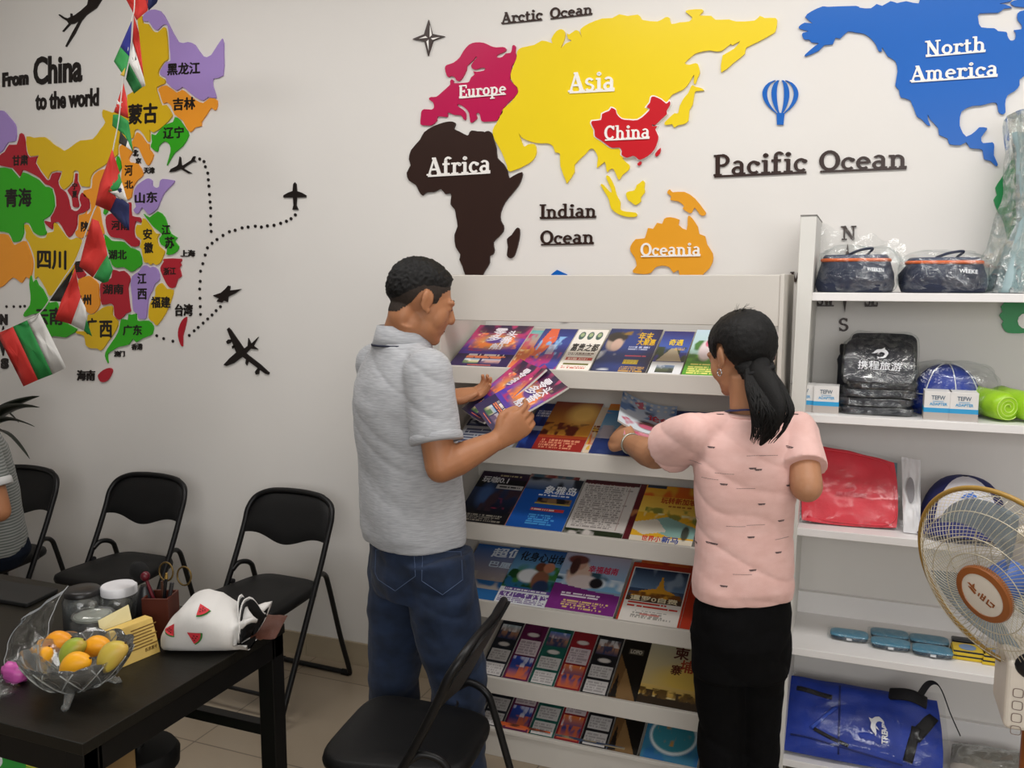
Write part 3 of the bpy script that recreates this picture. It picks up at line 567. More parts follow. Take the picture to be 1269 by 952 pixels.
wall_text('map_lettering', 'two tiny black characters for Beijing inside the white gap of orange Hebei', 'wall letters', [('北', 165.5, 186, 172, 194), ('京', 169, 196, 175.5, 203)], bold=.05)
prov('lilac Shandong province below the word Tianjin', [(c3, [(490,483),(520,483),(538,502),(538,532),(560,548),(582,542),(587,507),(612,483),(690,493),(703,502),(688,530),(628,590),(598,650),(573,710),(515,753),(490,738),(460,703),(440,738),(415,748),(392,715),(412,690),(397,640),(397,580),(422,530)])], A_PUR, [('山东', 168, 239, 195, 252)])
prov('green Jiangsu province on the coast below lilac Shandong', [(c5, [(635,67),(688,112),(708,172),(733,232),(783,265),(763,290),(793,330),(778,370),(740,393),(692,393),(702,347),(657,320),(642,270),(662,240),(602,190),(560,138),(527,87),(575,112)])], A_GRN, [('江', 201, 279, 211, 291), ('苏', 205, 294, 216, 308)])
prov('yellow Anhui province left of green Jiangsu', [(c5, [(522,114),(560,146),(598,200),(620,230),(653,234),(633,270),(643,322),(688,362),(678,400),(658,450),(625,472),(600,458),(580,472),(560,453),(530,448),(512,350),(497,338),(512,282),(477,255),(467,205),(482,165),(512,168)])], A_YEL, [('安', 178, 284, 188.5, 297), ('徽', 179, 301, 190, 314)])
prov('crimson Zhejiang province on the coast beside the words for Shanghai', [(c5, [(677,417),(813,417),(803,450),(813,470),(798,490),(813,550),(783,575),(763,635),(722,638),(692,600),(652,510),(657,470),(677,440)])], A_RED, [('浙江', 203, 332, 218, 341)])
prov('lilac Jiangxi province between crimson Hunan and yellow Fujian', [(c5, [(547,463),(580,483),(600,473),(638,502),(653,575),(618,608),(598,658),(568,720),(553,858),(520,868),(487,863),(482,825),(452,808),(442,700),(433,620),(443,548),(492,513),(522,473)])], A_PUR, [('江', 171, 339, 181.5, 352), ('西', 171, 358, 182, 371, 0)])
prov('yellow Fujian province left of the red island', [(c5, [(665,595),(700,638),(753,648),(738,720),(698,820),(630,918),(602,890),(563,858),(573,750),(612,690),(612,650),(627,618)])], A_YEL, [('福建', 188, 368, 211, 381.5, 0)])
prov('green Guangdong province at the south coast with a long tail', [(c7, [(562,203),(592,208),(638,198),(640,253),(670,263),(740,258),(788,312),(783,360),(768,393),(690,423),(635,458),(605,428),(570,478),(480,498),(430,528),(388,560),(393,630),(380,633),(357,570),(377,510),(452,400),(483,330),(502,243),(557,253)])], A_GRN, [('广东', 153, 403, 176, 415.5, 0)])
prov('round crimson Hainan island below the country map', [(c7, [(400,670),(430,690),(425,725),(395,780),(360,805),(320,800),(297,760),(300,730),(345,690)])], A_RED)
prov('slim crimson island right of yellow Fujian on the dotted line', [(c7, [(1075,222),(1078,260),(1060,340),(1045,400),(1042,495),(1015,470),(995,400),(1000,330),(1030,260)])], A_RED)
for s, lab, b in (('台湾', 'black characters above the slim crimson island', (218, 377, 239, 391.5)), ('海南', 'black characters left of round crimson Hainan', (96.5, 459, 118, 471.5)), ('香港', 'small black characters under green Guangdong', (164, 426, 177, 433.5)), ('澳门', 'small black characters beside the tail of green Guangdong', (142.5, 435, 155, 442)), ('上海', 'small black characters above crimson Zhejiang', (225, 310, 242, 318)), ('天津', 'small black characters above lilac Shandong', (179, 207.5, 192, 215))):
    wall_text('map_lettering', lab, 'wall letters', [(s, *b, 0)], group='place names stuck on the wall')
wall_text('slogan_lettering', 'black word From in the slogan at the upper left', 'wall letters', [('From', 4, 90.5, 36, 108.5, -.1)], group='slogan words', bold=.05)
wall_text('slogan_lettering', 'largest black word of the slogan, reading China', 'wall letters', [('China', 42.5, 71, 102.5, 106, -.075)], group='slogan words', bold=.03)
wall_text('slogan_lettering', 'black words to the world below the slogan word China', 'wall letters', [('to the world', 45, 115, 123, 137, -.07)], group='slogan words', bold=.03)
wall_text('compass_letter', 'black letter N at the left frame edge above the striped flag', 'wall letters', [('N', 0.5, 389, 10, 402.5, .05)])
wall_text('compass_letter', 'black letter S at the left frame edge below the letter N', 'wall letters', [('S', 2, 443.5, 11.5, 457, .05)])
piece('compass_star', 'black small compass star cut by the left frame edge', 'wall decoration', [(5, 404), (6.5, 417), (9, 424), (6.5, 430), (5, 441), (2, 430), (-12, 424), (2, 418)], A_BLK, n=1)
# planes
def plane(label, px, extra=()): piece('aeroplane_panel', label, 'wall decoration', px, A_BLK, t=.006, n=1, group='black aeroplane cut-outs', extra=extra)
plane('large black airliner cut-out at the top left, cut by the frame', tr(60, 0, 7.93, [(400,0),(390,50),(330,105),(270,150),(240,163),(238,135),(225,135),(225,170),(200,182),(165,172),(120,143),(108,150),(150,185),(190,208),(208,235),(145,310),(155,315),(225,240),(260,235),(310,205),(240,330),(175,458),(185,462),(270,330),(330,210),(380,150),(480,80),(530,0),(560,-60),(430,-60)]))
plane('small black airliner cut-out at the head of the upper dotted route', tr(100, 140, 5.95, [(658,438),(670,415),(715,392),(725,380),(735,322),(742,330),(748,385),(760,388),(820,350),(835,322),(850,320),(842,345),(858,360),(830,362),(770,402),(765,410),(825,445),(800,447),(745,415),(700,432)]))
plane('black aeroplane cut-out flying straight up at the end of the long dotted route', tr(180, 160, 2.8, [(521,185),(526,191),(528,215),(545,221),(560,230),(560,237),(528,238),(526,265),(533,280),(513,280),(517,265),(515,238),(481,238),(482,230),(498,221),(514,215),(516,191)]))
plane('black fighter jet cut-out beside the lower dotted route', tr(180, 160, 2.8, [(238,577),(265,568),(280,555),(290,543),(297,545),(295,560),(335,555),(315,570),(290,582),(288,600),(275,595),(268,602),(250,598),(258,588),(240,580)]))
plane('black four engine aeroplane cut-out pointing down left, lowest on the wall', tr(180, 160, 2.8, [(274,818),(295,795),(318,775),(300,730),(286,695),(292,689),(300,697),(345,762),(358,752),(360,725),(370,745),(395,721),(378,752),(394,765),(368,762),(352,778),(400,815),(433,845),(430,852),(418,848),(340,790),(310,812),(285,822)]),
      extra=[tr(180, 160, 2.8, [(392,830),(398,836),(396,850),(386,852),(383,842)]), tr(180, 160, 2.8, [(302,730),(298,742),(288,746),(283,738),(290,730)]), tr(180, 160, 2.8, [(352,800),(360,806),(355,820),(350,812)]), tr(180, 160, 2.8, [(312,748),(316,756),(304,762),(303,753)])])
# dotted flight routes
def dots(label, pts, group):
    proto = None
    for x, y in pts:
        p = PY(x, y, WALL)
        if proto is None:
            mb = MB(); mb.lathe([(.0068, 0), (.0068, .004), (.0055, .005)], n=14, rot=Matrix.Rotation(math.pi / 2, 3, 'X'))
            proto = mb.build('round_dot', A_BLK); o = proto
        else: o = proto.copy(); COL.objects.link(o)
        o.location = p; tag(o, label, 'dot', group)
dots('small black dot of the dotted route dropping from the small airliner', tr(180, 160, 2.8, [(190,104),(205,113),(210,131),(218,153),(220,176),(222,198),(224,227),(226,253),(228,274),(228,302),(228,331),(230,355)]), 'dots of the upper dotted route')
dots('small black dot of the long dotted route to the upright aeroplane', tr(180, 160, 2.8, [(522,298),(507,311),(491,320),(471,327),(448,334),(425,336),(404,340),(383,337),(358,340),(337,343),(313,351),(293,356),(271,369),(250,383),(233,396),(217,412),(209,437),(201,467),(193,493),(192,528),(190,555),(191,587),(192,616),(193,643)]), 'dots of the long dotted route')
dots('small black dot of the dotted route ending at the fighter jet', tr(180, 160, 2.8, [(262,616),(247,630),(233,645),(218,659),(202,673),(185,688),(171,700),(154,716),(97,736),(65,727),(41,717)]), 'dots of the lower dotted route')
dots('small black dot of the short row below orange Tibet', [(8.5, 380), (17.5, 380), (25.5, 380), (31, 379.5)], 'dots of the short left row')
# ================================================================== magazine rack
M_RACK = mat('white_rack_steel', 'd0cbc3', 0.42, var=0.02, scale=4, spec=0.45)
RX0, RX1, LIPY = -1.302, -0.218, 2.63
LIPZ = [1.36, 1.095, 0.826, 0.557, 0.288, 0.104]
rack = thing('magazine_rack', 'white six tier magazine display rack against the wall between man and woman', 'rack', ((RX0 + RX1) / 2, 2.8, 0))
def rpart(mb, name, **k):
    me = mb.mesh(name, M_RACK, None, True); me.transform(Matrix.Translation(-rack.location)); return link(name, me, rack, **k)
for x0, x1 in ((RX0 - .012, RX0), (RX1, RX1 + .012)):
    rpart(MB().box((x0, LIPY - .012, 0), (x1, 3.0, 1.662)), 'side_panel', bevel=.002)
rpart(MB().box((RX0, LIPY - .008, 1.512), (RX1, LIPY + .006, 1.66)), 'header_panel', bevel=.002)
rpart(MB().box((RX0, 2.925, 0), (RX1, 2.94, 1.475)), 'back_panel', bevel=.001)
rpart(MB().box((RX0, LIPY, 0), (RX1, LIPY + .012, .092)), 'kick_panel', bevel=.001)
TRAY_A = math.atan2(0.121, 0.262)
for k, z in enumerate(LIPZ):
    h = .058 if k < 5 else .014
    rpart(MB().box((RX0, LIPY - .006, z - h), (RX1, LIPY + .008, z)), 'tray_lip', bevel=.002)
    mb = MB()
    p = [(LIPY + .004, z - .034), (LIPY + .03, z - .034), (2.928, z + .092), (2.928, z + .078), (LIPY + .03, z - .046), (LIPY + .004, z - .046)]
    mb.prism([(RX0, y, zz) for y, zz in p], (RX1 - RX0, 0, 0))
    rpart(mb, 'tray_shelf')

# ------------------------------------------------------------------ printed covers (artwork of the print itself)
class Art:
    """small colour field for one printed cover; u 0..1 left-right, v 0..1 bottom-top"""
    def __init__(s, nx=52, ny=74, base='ffffff'):
        s.nx, s.ny = nx, ny
        s.u, s.v = np.meshgrid((np.arange(nx) + .5) / nx, (np.arange(ny) + .5) / ny)
        s.c = np.zeros((ny, nx, 3)); s.c[:] = lin(base); s.rng = np.random.default_rng(nx * 7 + len(base))
    def seed(s, k): s.rng = np.random.default_rng(k); return s
    def mix(s, m, col, a=1.0):
        m = np.clip(m * a, 0, 1)[..., None]; s.c = s.c * (1 - m) + np.array(lin(col)) * m; return s
    def rect(s, u0, v0, u1, v1, col, a=1.0): return s.mix(((s.u >= u0) & (s.u <= u1) & (s.v >= v0) & (s.v <= v1)).astype(float), col, a)
    def grad(s, v0, v1, c0, c1, u0=0, u1=1):
        t = np.clip((s.v - v0) / (v1 - v0), 0, 1)[..., None]; m = ((s.v >= v0) & (s.v <= v1) & (s.u >= u0) & (s.u <= u1))[..., None]
        s.c = np.where(m, np.array(lin(c0)) * (1 - t) + np.array(lin(c1)) * t, s.c); return s
    def ell(s, cu, cv, ru, rv, col, a=1.0, soft=.15):
        d = np.sqrt(((s.u - cu) / ru) ** 2 + ((s.v - cv) / rv) ** 2); return s.mix(np.clip((1 - d) / soft + .5, 0, 1), col, a)
    def poly(s, pts, col, a=1.0):
        m = np.zeros_like(s.u, bool); n = len(pts)
        for i in range(n):
            (x0, y0), (x1, y1) = pts[i], pts[(i + 1) % n]
            if y0 == y1: continue
            c = ((y0 > s.v) != (y1 > s.v)) & (s.u < (x1 - x0) * (s.v - y0) / (y1 - y0) + x0); m ^= c
        return s.mix(m.astype(float), col, a)
    def nz(s, f=6):
        g = s.rng.random((f + 2, f + 2)); x, y = s.u * f, s.v * f; i, j = x.astype(int), y.astype(int); a, b = x - i, y - j
        a = a * a * (3 - 2 * a); b = b * b * (3 - 2 * b)
        return (g[j, i] * (1 - a) + g[j, i + 1] * a) * (1 - b) + (g[j + 1, i] * (1 - a) + g[j + 1, i + 1] * a) * b
    def clouds(s, u0, v0, u1, v1, col, f=7, th=.5, a=1.0, sharp=6):
        m = ((s.u >= u0) & (s.u <= u1) & (s.v >= v0) & (s.v <= v1)); n = .65 * s.nz(f) + .35 * s.nz(f * 2)
        return s.mix(np.clip((n - th) * sharp, 0, 1) * m, col, a)
    def lines(s, u0, v0, u1, v1, n, col, a=1.0, fill=.75):
        for k in range(n):
            vc = v1 - (k + .5) * (v1 - v0) / n; h = (v1 - v0) / n * .32
            row = s.rng.random(s.nx) < fill; end = u0 + (u1 - u0) * (.75 + .25 * s.rng.random())
            s.mix((np.abs(s.v - vc) <= max(h, .5 / s.ny)) * (s.u >= u0) * (s.u <= end) * row[None, :], col, a)
        return s
    def photo(s, u0, v0, u1, v1, sky, mid, low, f=8):
        h = v1 - v0
        s.grad(v0 + h * .45, v1, mid, sky, u0, u1).grad(v0, v0 + h * .45, low, mid, u0, u1)
        return s.clouds(u0, v0, u1, v0 + h * .6, low, f, .48, .9).clouds(u0, v0 + h * .5, u1, v1, 'ffffff', f, .55, .5)
M_PAPER = mat('paper_edges', 'd8d5cf', 0.7, var=.05, scale=300, stretch=(1, 1, 40))
M_INK = print_mat()
INKS = {}
def inkmat(c):
    if c not in INKS: INKS[c] = mat('ink_' + c, c, 0.4, var=0.02)
    return INKS[c]
def magazine(label, frame, w, h, art, titles=(), thick=.006, group=None, curl=0.0, name='magazine'):
    """frame = (origin bottom-left, unit right, unit up along the page); the cover lies on the side of right x up"""
    o, ax, ay = [Vector(v) for v in frame]; ax.normalize(); ay = (ay - ax * ay.dot(ax)).normalized(); nrm = ax.cross(ay)
    R = Matrix((ax, ay, nrm)).transposed().to_4x4(); R.translation = o
    cf = (lambda u, v: curl * w * (4 * (u - .5) ** 2 - 1) * .12 + curl * h * .10 * max(0, v - .7) ** 2 * 3)
    root = MB()
    NU, NV = 8, 8
    top = [[Vector((w * i / NU, h * j / NV, thick + cf(i / NU, j / NV))) for i in range(NU + 1)] for j in range(NV + 1)]
    bot = [[p - Vector((0, 0, thick)) for p in r] for r in top]
    a = (NU + 1) * (NV + 1); V = [p for r in top for p in r] + [p for r in bot for p in r]; F = []
    ix = lambda i, j: j * (NU + 1) + i
    for j in range(NV):
        for i in range(NU):
            F.append((ix(i, j), ix(i + 1, j), ix(i + 1, j + 1), ix(i, j + 1))); F.append((a + ix(i, j + 1), a + ix(i + 1, j + 1), a + ix(i + 1, j), a + ix(i, j)))
    for i in range(NU):
        F.append((a + ix(i, 0), a + ix(i + 1, 0), ix(i + 1, 0), ix(i, 0))); F.append((ix(i, NV), ix(i + 1, NV), a + ix(i + 1, NV), a + ix(i, NV)))
    for j in range(NV):
        F.append((ix(0, j), ix(0, j + 1), a + ix(0, j + 1), a + ix(0, j))); F.append((a + ix(NU, j), a + ix(NU, j + 1), ix(NU, j + 1), ix(NU, j)))
    root.add(V, F)
    ro = root.build(name, M_PAPER, fix=False); ro.matrix_world = R; tag(ro, label, 'brochure' if name == 'brochure' else 'magazine', group)
    nx, ny = art.nx, art.ny
    g = MB(); g.quadgrid(lambda u, v: (w * u, h * v, thick + .0004 + cf(u, v)), nx, ny)
    me = g.mesh('cover', M_INK, fix=False)
    at = me.color_attributes.new('Ink', 'FLOAT_COLOR', 'CORNER')
    col = np.ones((ny * nx, 4, 4)); col[:, :, :3] = art.c.reshape(-1, 1, 3)
    at.data.foreach_set('color', col.reshape(-1)); link('cover', me, ro)
    by = {}
    for t in titles: by.setdefault(t[1], []).append(t)
    for c, ts in by.items():
        mb = MB()
        for t in ts:
            s, _, u0, v0, u1, v1 = t[:6]; sk = t[6] if len(t) > 6 else 0
            cc = cf((u0 + u1) / 2, (v0 + v1) / 2) + abs(curl) * .004
            put_text(mb, s, (w * u0, h * v0, thick + .0006 + cc), (w * (u1 - u0), w * sk, 0), (0, h * (v1 - v0), 0), (0, 0, .0005), .05)
        link('title_lettering', mb.mesh('title_lettering', inkmat(c), fix=False), ro)
    return ro

# cover designs --------------------------------------------------------------------------------
def art_purple(nx=52, ny=74, k=3):
    a = Art(nx, ny, '2c1a52').seed(k)
    a.grad(.28, 1, '5a3aa8', '2a1238').clouds(0, .35, 1, 1, 'c0306a', 6, .5, .9).clouds(0, .3, 1, .7, '4a3ab8', 5, .5, .8)
    a.ell(.5, .58, .34, .17, 'f0a030', .9, .8).clouds(.1, .42, .95, .8, 'ff8a3a', 9, .55, .9).clouds(.1, .42, .95, .85, 'ffe6b0', 12, .66, .9).ell(.48, .62, .17, .08, '3a2a9a', .9, .4)
    a.clouds(.0, .8, 1, 1, '301030', 5, .4, .8).rect(0, 0, 1, .29, '2f2050')
    a.lines(.22, .24, .9, .29, 1, 'f2e8e0').lines(.2, .19, .9, .245, 2, 'f28a5a', 1, .95)
    a.photo(.2, .07, .46, .18, '7ab0dc', 'd8c8a0', '3c6a40').photo(.5, .07, .82, .18, 'a8b4cc', 'c89a90', '54406a').lines(.3, .03, .8, .05, 1, 'e87050', 1, .95)
    return a
T_PURPLE = [('零', 'f2ecf4', .36, .76, .58, .92), ('头', 'f2ecf4', .62, .70, .80, .86), ('多', 'f2ecf4', .34, .60, .56, .76), ('番', 'f2ecf4', .58, .54, .78, .70), ('船', 'f2ecf4', .48, .40, .70, .54)]
def art_turq(): return Art(base='e0784a').seed(2).grad(.55, 1, 'd87a5a', '5ab4b4').clouds(0, .4, 1, .9, 'c83a6a', 6, .55).clouds(0, 0, 1, .5, 'f2a85a', 6, .5).clouds(0, .1, 1, .5, 'ffe0b0', 12, .66)
def art_orgblue(): return Art(base='3a3f9a').seed(5).grad(.6, 1, '3a4a9c', '24286a').poly([(0, .3), (.2, 1), (.45, 1), (.55, .7), (.3, .3)], 'e0623a').clouds(.1, .3, .9, .8, '8ab8e8', 8, .52).clouds(0, 0, 1, .4, 'b02a7a', 5, .4).clouds(0, .2, .6, .6, 'f0883a', 7, .5).rect(.45, .35, .65, .6, 'dfe4ee', .5)
def art_white():
    a = Art(base='efe9e0').seed(4)
    for u in (.22, .5, .78): a.ell(u, .84, .1, .1, '3c5a52', 1, .1).ell(u, .86, .06, .05, 'a8b88a', 1, .2)
    return a.lines(.1, .36, .95, .42, 2, '6a4a3a').rect(.1, .24, .95, .31, 'c8463a').lines(.1, .245, .95, .305, 1, 'f6d8c8').rect(.12, .14, .9, .18, '6a6a30').lines(.1, .05, .9, .12, 2, 'c85a4a')
def art_night():
    a = Art(70, 74, '0e1122').seed(8).grad(.0, 1, '141414', '141a3c').ell(.45, .5, .5, .55, '1e3c8c', .8, .9).clouds(0, .05, .4, .5, 'c8ccd6', 5, .45, .9)
    a.ell(.2, .68, .16, .2, 'b09a8a', 1, .3).ell(.2, .8, .2, .12, '2e2620', 1, .3).ell(.25, .62, .1, .14, 'c8a898', 1, .3).clouds(0, .85, .6, 1, '8a6a2a', 8, .5)
    return a.lines(.5, .5, .95, .6, 2, 'b8c0e0').rect(.52, .2, .78, .3, 'd8b82a').lines(.5, .04, .95, .16, 4, 'c89a4a').lines(.5, .36, .95, .4, 1, 'e05a7a', 1, .9)
def art_road():
    return Art(base='22348c').seed(9).grad(.5, 1, '3a66c0', '1c2470').clouds(0, .3, 1, .62, '2c4434', 6, .45).poly([(.1, .3), (.45, .6), (.6, .6), (.9, .3)], 'b4a890').rect(0, 0, 1, .28, 'dfe2e6').photo(.2, .05, .75, .22, '6a88b8', '54604a', '2c3838').lines(.55, .55, .95, .62, 2, 'e8c24a')
def art_green():
    return Art(base='5aa83a').seed(11).grad(.45, 1, 'a8d0c8', 'c2dcec').clouds(0, .3, 1, .75, '3c7a3a', 6, .45).ell(.42, .55, .2, .22, 'e6d8dc', 1, .3).ell(.42, .7, .08, .08, 'd86a8a', 1, .3).rect(0, 0, 1, .3, '4c9a2c').lines(.1, .04, .95, .26, 5, 'e6e27a', 1, .8).rect(.5, .72, 1, .95, 'd8c83a', .4)
def art_pink(): return Art(base='d8b0a8').seed(12).grad(.4, 1, 'c89a98', 'd8cfd2').clouds(0, .2, 1, .8, 'a86a78', 6, .5).rect(0, 0, 1, .4, 'e8dcd4').lines(.1, .05, .9, .38, 6, 'a06a5a')
def art_greyblue():
    return Art(base='a8b0bc').seed(13).grad(.4, 1, '3a466e', '8490a8').clouds(0, .45, 1, .75, 'c2c8d4', 6, .5).clouds(0, .4, 1, .55, '28304c', 12, .5).rect(0, 0, 1, .4, 'b8bcc4').lines(.05, .02, 1, .36, 6, '4a5270', 1, .9)
def art_sunset(): return Art(base='b8502a').seed(14).grad(.3, 1, 'e09a3c', '8a3a2a').clouds(0, .3, 1, .55, '6a2c20', 9, .5).ell(.7, .75, .3, .2, 'f4c46a', .9, .8).rect(0, 0, 1, .24, '9c2c26').lines(.1, .03, .9, .22, 4, 'd88a6a')
def art_orgwhite(): return Art(base='dcc8b0').seed(15).clouds(0, .2, 1, .7, 'd8703a', 6, .45).clouds(0, .1, 1, .6, 'e0b04a', 8, .5).rect(.1, .05, .4, .4, 'c83a4a', .8).lines(.1, .45, .9, .6, 3, '7a3a2a')
def art_ship():
    return Art(60, 74, '4a78b0').seed(16).grad(.5, .86, '8ab2cc', '3c86bc').grad(.86, 1, 'd8963a', 'e8822a').clouds(0, .8, 1, 1, 'f09a2c', 4, .4).grad(0, .5, '3a4c80', '8a98b0').clouds(0, .3, 1, .55, 'b8b0b8', 6, .45).poly([(.1, .3), (.95, .28), (.85, .2), (.25, .22)], 'a8a4b0').clouds(0, 0, 1, .3, '2a3a70', 6, .45)
def art_navy(): return Art(base='1c2a6a').seed(17).clouds(0, 0, 1, 1, '2c4a9a', 5, .5).rect(0, .4, 1, .5, 'c2c8d8', .7).lines(.1, .7, .9, .85, 3, 'd8d8e8')
def art_held():
    return Art(72, 72, 'dce4ea').seed(18).grad(.35, 1, 'd0d8e2', 'a8bcd4').clouds(0, .45, 1, .95, '6a8ab8', 5, .5).clouds(0, .3, .8, .7, '1c2c4c', 4, .62, 1, 9).ell(.55, .22, .2, .12, '6a4a44', 1, .4).ell(.85, .18, .14, .1, '2c2a3c', 1, .4).poly([(.25, .85), (.4, .95), (.45, .75), (.35, .7)], 'c86a7a').clouds(0, 0, 1, .25, 'c8607a', 6, .55)
def art_dark():
    return Art(base='141318').seed(19).rect(0, .86, 1, 1, '2a1630').grad(.2, .68, '0e0e12', '28385c').ell(.3, .55, .14, .2, '4a6aa0', .8, .9).clouds(.3, .25, 1, .66, '3c2a34', 6, .5).clouds(.5, .3, 1, .5, 'b03a5a', 8, .68).rect(.45, .68, .98, .75, 'b8b4b0').lines(.5, .69, .95, .74, 1, '2c2c2c').lines(.1, .05, .9, .18, 4, '8a8478', 1, .7).lines(.4, .91, .9, .95, 1, 'b8a87a')
def art_bluegirl():
    return Art(base='1a56ac').seed(20).grad(.75, 1, '2a4a78', '9aa0a8').clouds(0, .78, 1, 1, '1c2430', 4, .45).rect(.32, .48, .95, .6, '8a6a4a').clouds(.32, .5, .9, .6, '241c1c', 8, .4).rect(.3, .47, .95, .5, 'b8a04a').rect(.28, .34, .88, .395, 'c83a3a').lines(.3, .35, .86, .39, 1, 'f0d8d0').lines(.3, .08, .8, .28, 5, '4a9ad8', 1, .8).lines(.3, .62, .98, .67, 1, 'e6eaf2')
def art_list():
    return Art(56, 78, 'cfc8c2').seed(21).rect(0, .94, 1, 1, '4a1820').lines(.05, .92, .95, .94, 1, '8a4a4a').lines(.06, .12, .94, .9, 22, '7a726e', .75, .72).rect(.84, .12, .86, .9, 'b09a94').clouds(0, 0, 1, .09, '26301c', 8, .35)
def art_maroon(): return Art(base='5c1a22').seed(22).clouds(.8, .3, 1, .7, 'b87a4a', 6, .5).lines(.1, .94, .9, .97, 1, 'c8a89a')
def art_yellow():
    return Art(58, 74, 'e6b02a').seed(23).grad(.5, 1, 'f0cc5a', 'e8a01e').clouds(0, .8, 1, 1, 'e06a1e', 5, .5).clouds(.1, .35, 1, .6, '8a8a3c', 9, .5).clouds(.1, .3, 1, .5, 'e8e2b0', 8, .5).poly([(0, .3), (.5, .45), (1, .3), (1, .12), (.6, .12)], '8ab0a8').poly([(0, .32), (.35, .4), (.55, .2), (.2, .12), (0, .2)], 'd8d0c0').rect(0, 0, 1, .1, 'e6dcc8').ell(.85, .2, .06, .12, '3a3226', .9, .3).lines(.45, .62, .9, .65, 1, 'b86a2a').rect(.02, .95, .35, 1, '2a3a4a')
def art_sky():
    return Art(base='2a6aa8').seed(24).grad(.35, 1, 'a89a92', '1e5ea4').clouds(0, .2, 1, .5, 'b8b0a8', 5, .45).rect(.9, .0, 1, .6, 'c85a3a', .6)
def art_couple():
    a = Art(60, 74, '2a6a9a').seed(25).grad(.45, 1, '7ab0d0', '1c4c8c').clouds(0, .25, 1, .7, '3c7a3a', 5, .42).clouds(0, .3, 1, .6, '1e4a24', 8, .5).ell(.4, .5, .2, .12, 'e2e4e6', 1, .3).ell(.62, .45, .15, .17, '8a5a44', 1, .3).ell(.55, .68, .1, .08, '6a3a28', 1, .3).ell(.7, .68, .1, .09, 'b8785a', 1, .3).ell(.68, .33, .14, .12, '2a3a5c', 1, .3)
    return a.rect(0, 0, 1, .27, 'dfe2e6').rect(.08, .22, .9, .27, '6a4aa0').lines(.1, .225, .88, .265, 1, 'e8e8ee').lines(.04, .02, .96, .2, 7, '6a4a90', 1, .8).rect(.26, .02, .28, .2, 'dfe2e6').rect(.5, .02, .52, .2, 'dfe2e6').rect(.74, .02, .76, .2, 'dfe2e6')
def art_girl():
    a = Art(58, 74, '8aa4bc').seed(26).grad(.38, 1, '7ab4d8', 'b0a8b8').clouds(0, .5, 1, .68, '2c4c5a', 6, .5).clouds(0, .4, 1, .6, 'd8e2ea', 6, .5)
    a.ell(.3, .62, .18, .22, 'd8b8a4', 1, .3).ell(.28, .82, .09, .12, 'c89a84', 1, .2).ell(.22, .88, .16, .08, '6a3a34', 1, .3).ell(.2, .76, .07, .16, '4a2a26', 1, .3).ell(.4, .5, .22, .12, 'e0d0cc', 1, .3).ell(.6, .5, .1, .09, '1e1c22', 1, .3)
    return a.poly([(0, 0), (1, 0), (1, .34), (.6, .36), (0, .44)], '7a2a7e').lines(.15, .22, .9, .3, 2, 'f0e4f0', 1, .9).lines(.2, .04, .9, .18, 4, 'd8b87a', 1, .7)
def art_temple():
    a = Art(58, 74, 'b8381e').seed(27).rect(.04, .0, .96, .92, 'e8e2da').rect(.06, .34, .94, .9, '3a4c68').grad(.55, .9, '6a86a4', '26344e', .06, .94).clouds(.06, .5, .94, .9, '8a9cb0', 5, .55)
    a.poly([(.1, .42), (.9, .42), (.8, .52), (.62, .58), (.55, .82), (.5, .58), (.25, .52)], 'd89a2c').clouds(.06, .36, .94, .5, '7a4a1c', 8, .5).rect(.06, .34, .94, .42, '4a3626')
    return a.lines(.1, .24, .92, .33, 2, 'c83a2e', 1, .9).lines(.2, .06, .85, .2, 4, 'a8a49c', 1, .6).rect(.35, .12, .65, .15, 'c84a3a', .7)
def art_red(): return Art(base='b8381e').seed(28).clouds(0, .7, 1, 1, 'd86a2a', 5, .5)
def art_bluebk(): return Art(base='1c4c9a').seed(29).grad(.4, 1, '3a7ac8', '14306a').lines(.1, .1, .9, .4, 6, 'd8e0ee').clouds(0, .1, .8, .35, 'e6e6ea', 5, .5)
def art_slim(band, p1, k):
    a = Art(26, 76, band).seed(k).clouds(0, 0, 1, 1, '101014', 4, .6, .4)
    v = .78 if k % 2 else .55
    a.ell(.5, v, .24, .035, 'cfc8c2', 1, .4)
    if k % 2: a.rect(.06, .42, .94, .68, 'cdbfc2').lines(.1, .44, .9, .66, 5, '8a7a80', .6).photo(.06, .04, .94, .4, p1, '2a3c7a', 'c8643a')
    else: a.photo(.06, .64, .94, .9, p1, 'a8785a', '20345a').rect(.06, .26, .94, .46, 'c8c4c2').rect(.06, .03, .94, .23, 'c8c4c2').lines(.1, .28, .9, .44, 4, '8a8484', .6).lines(.1, .05, .9, .21, 4, '8a8484', .6)
    return a
def art_black():
    return Art(40, 76, '15120f').seed(40).poly([(.0, .02), (.9, .0), (.0, .72)], '6a4c2c').clouds(0, 0, 1, .6, '15120f', 8, .55, .8).poly([(.2, .02), (.9, .0), (.3, .5)], '8a6a42', .8).poly([(0, .02), (.25, .02), (.12, .4)], '1a1410').rect(.25, .72, .75, .82, '5c5648').lines(.3, .74, .7, .8, 1, '15120f')
def art_camb():
    return Art(58, 78, 'c8b480').seed(41).grad(.3, 1, 'd2b878', 'c6c0a6').ell(.75, .42, .5, .22, 'e8c45a', .9, .8).grad(.14, .3, 'b8903c', 'e0c070').clouds(0, .0, 1, .22, '3c2c18', 12, .35).rect(0, 0, 1, .12, '2e2214').clouds(0, .1, 1, .24, '5c441c', 14, .5)
def art_lime(): return Art(base='8a9a3a').seed(42).clouds(0, 0, 1, 1, 'd8c85a', 6, .5).lines(.1, .1, .9, .5, 6, '4a5a1c')
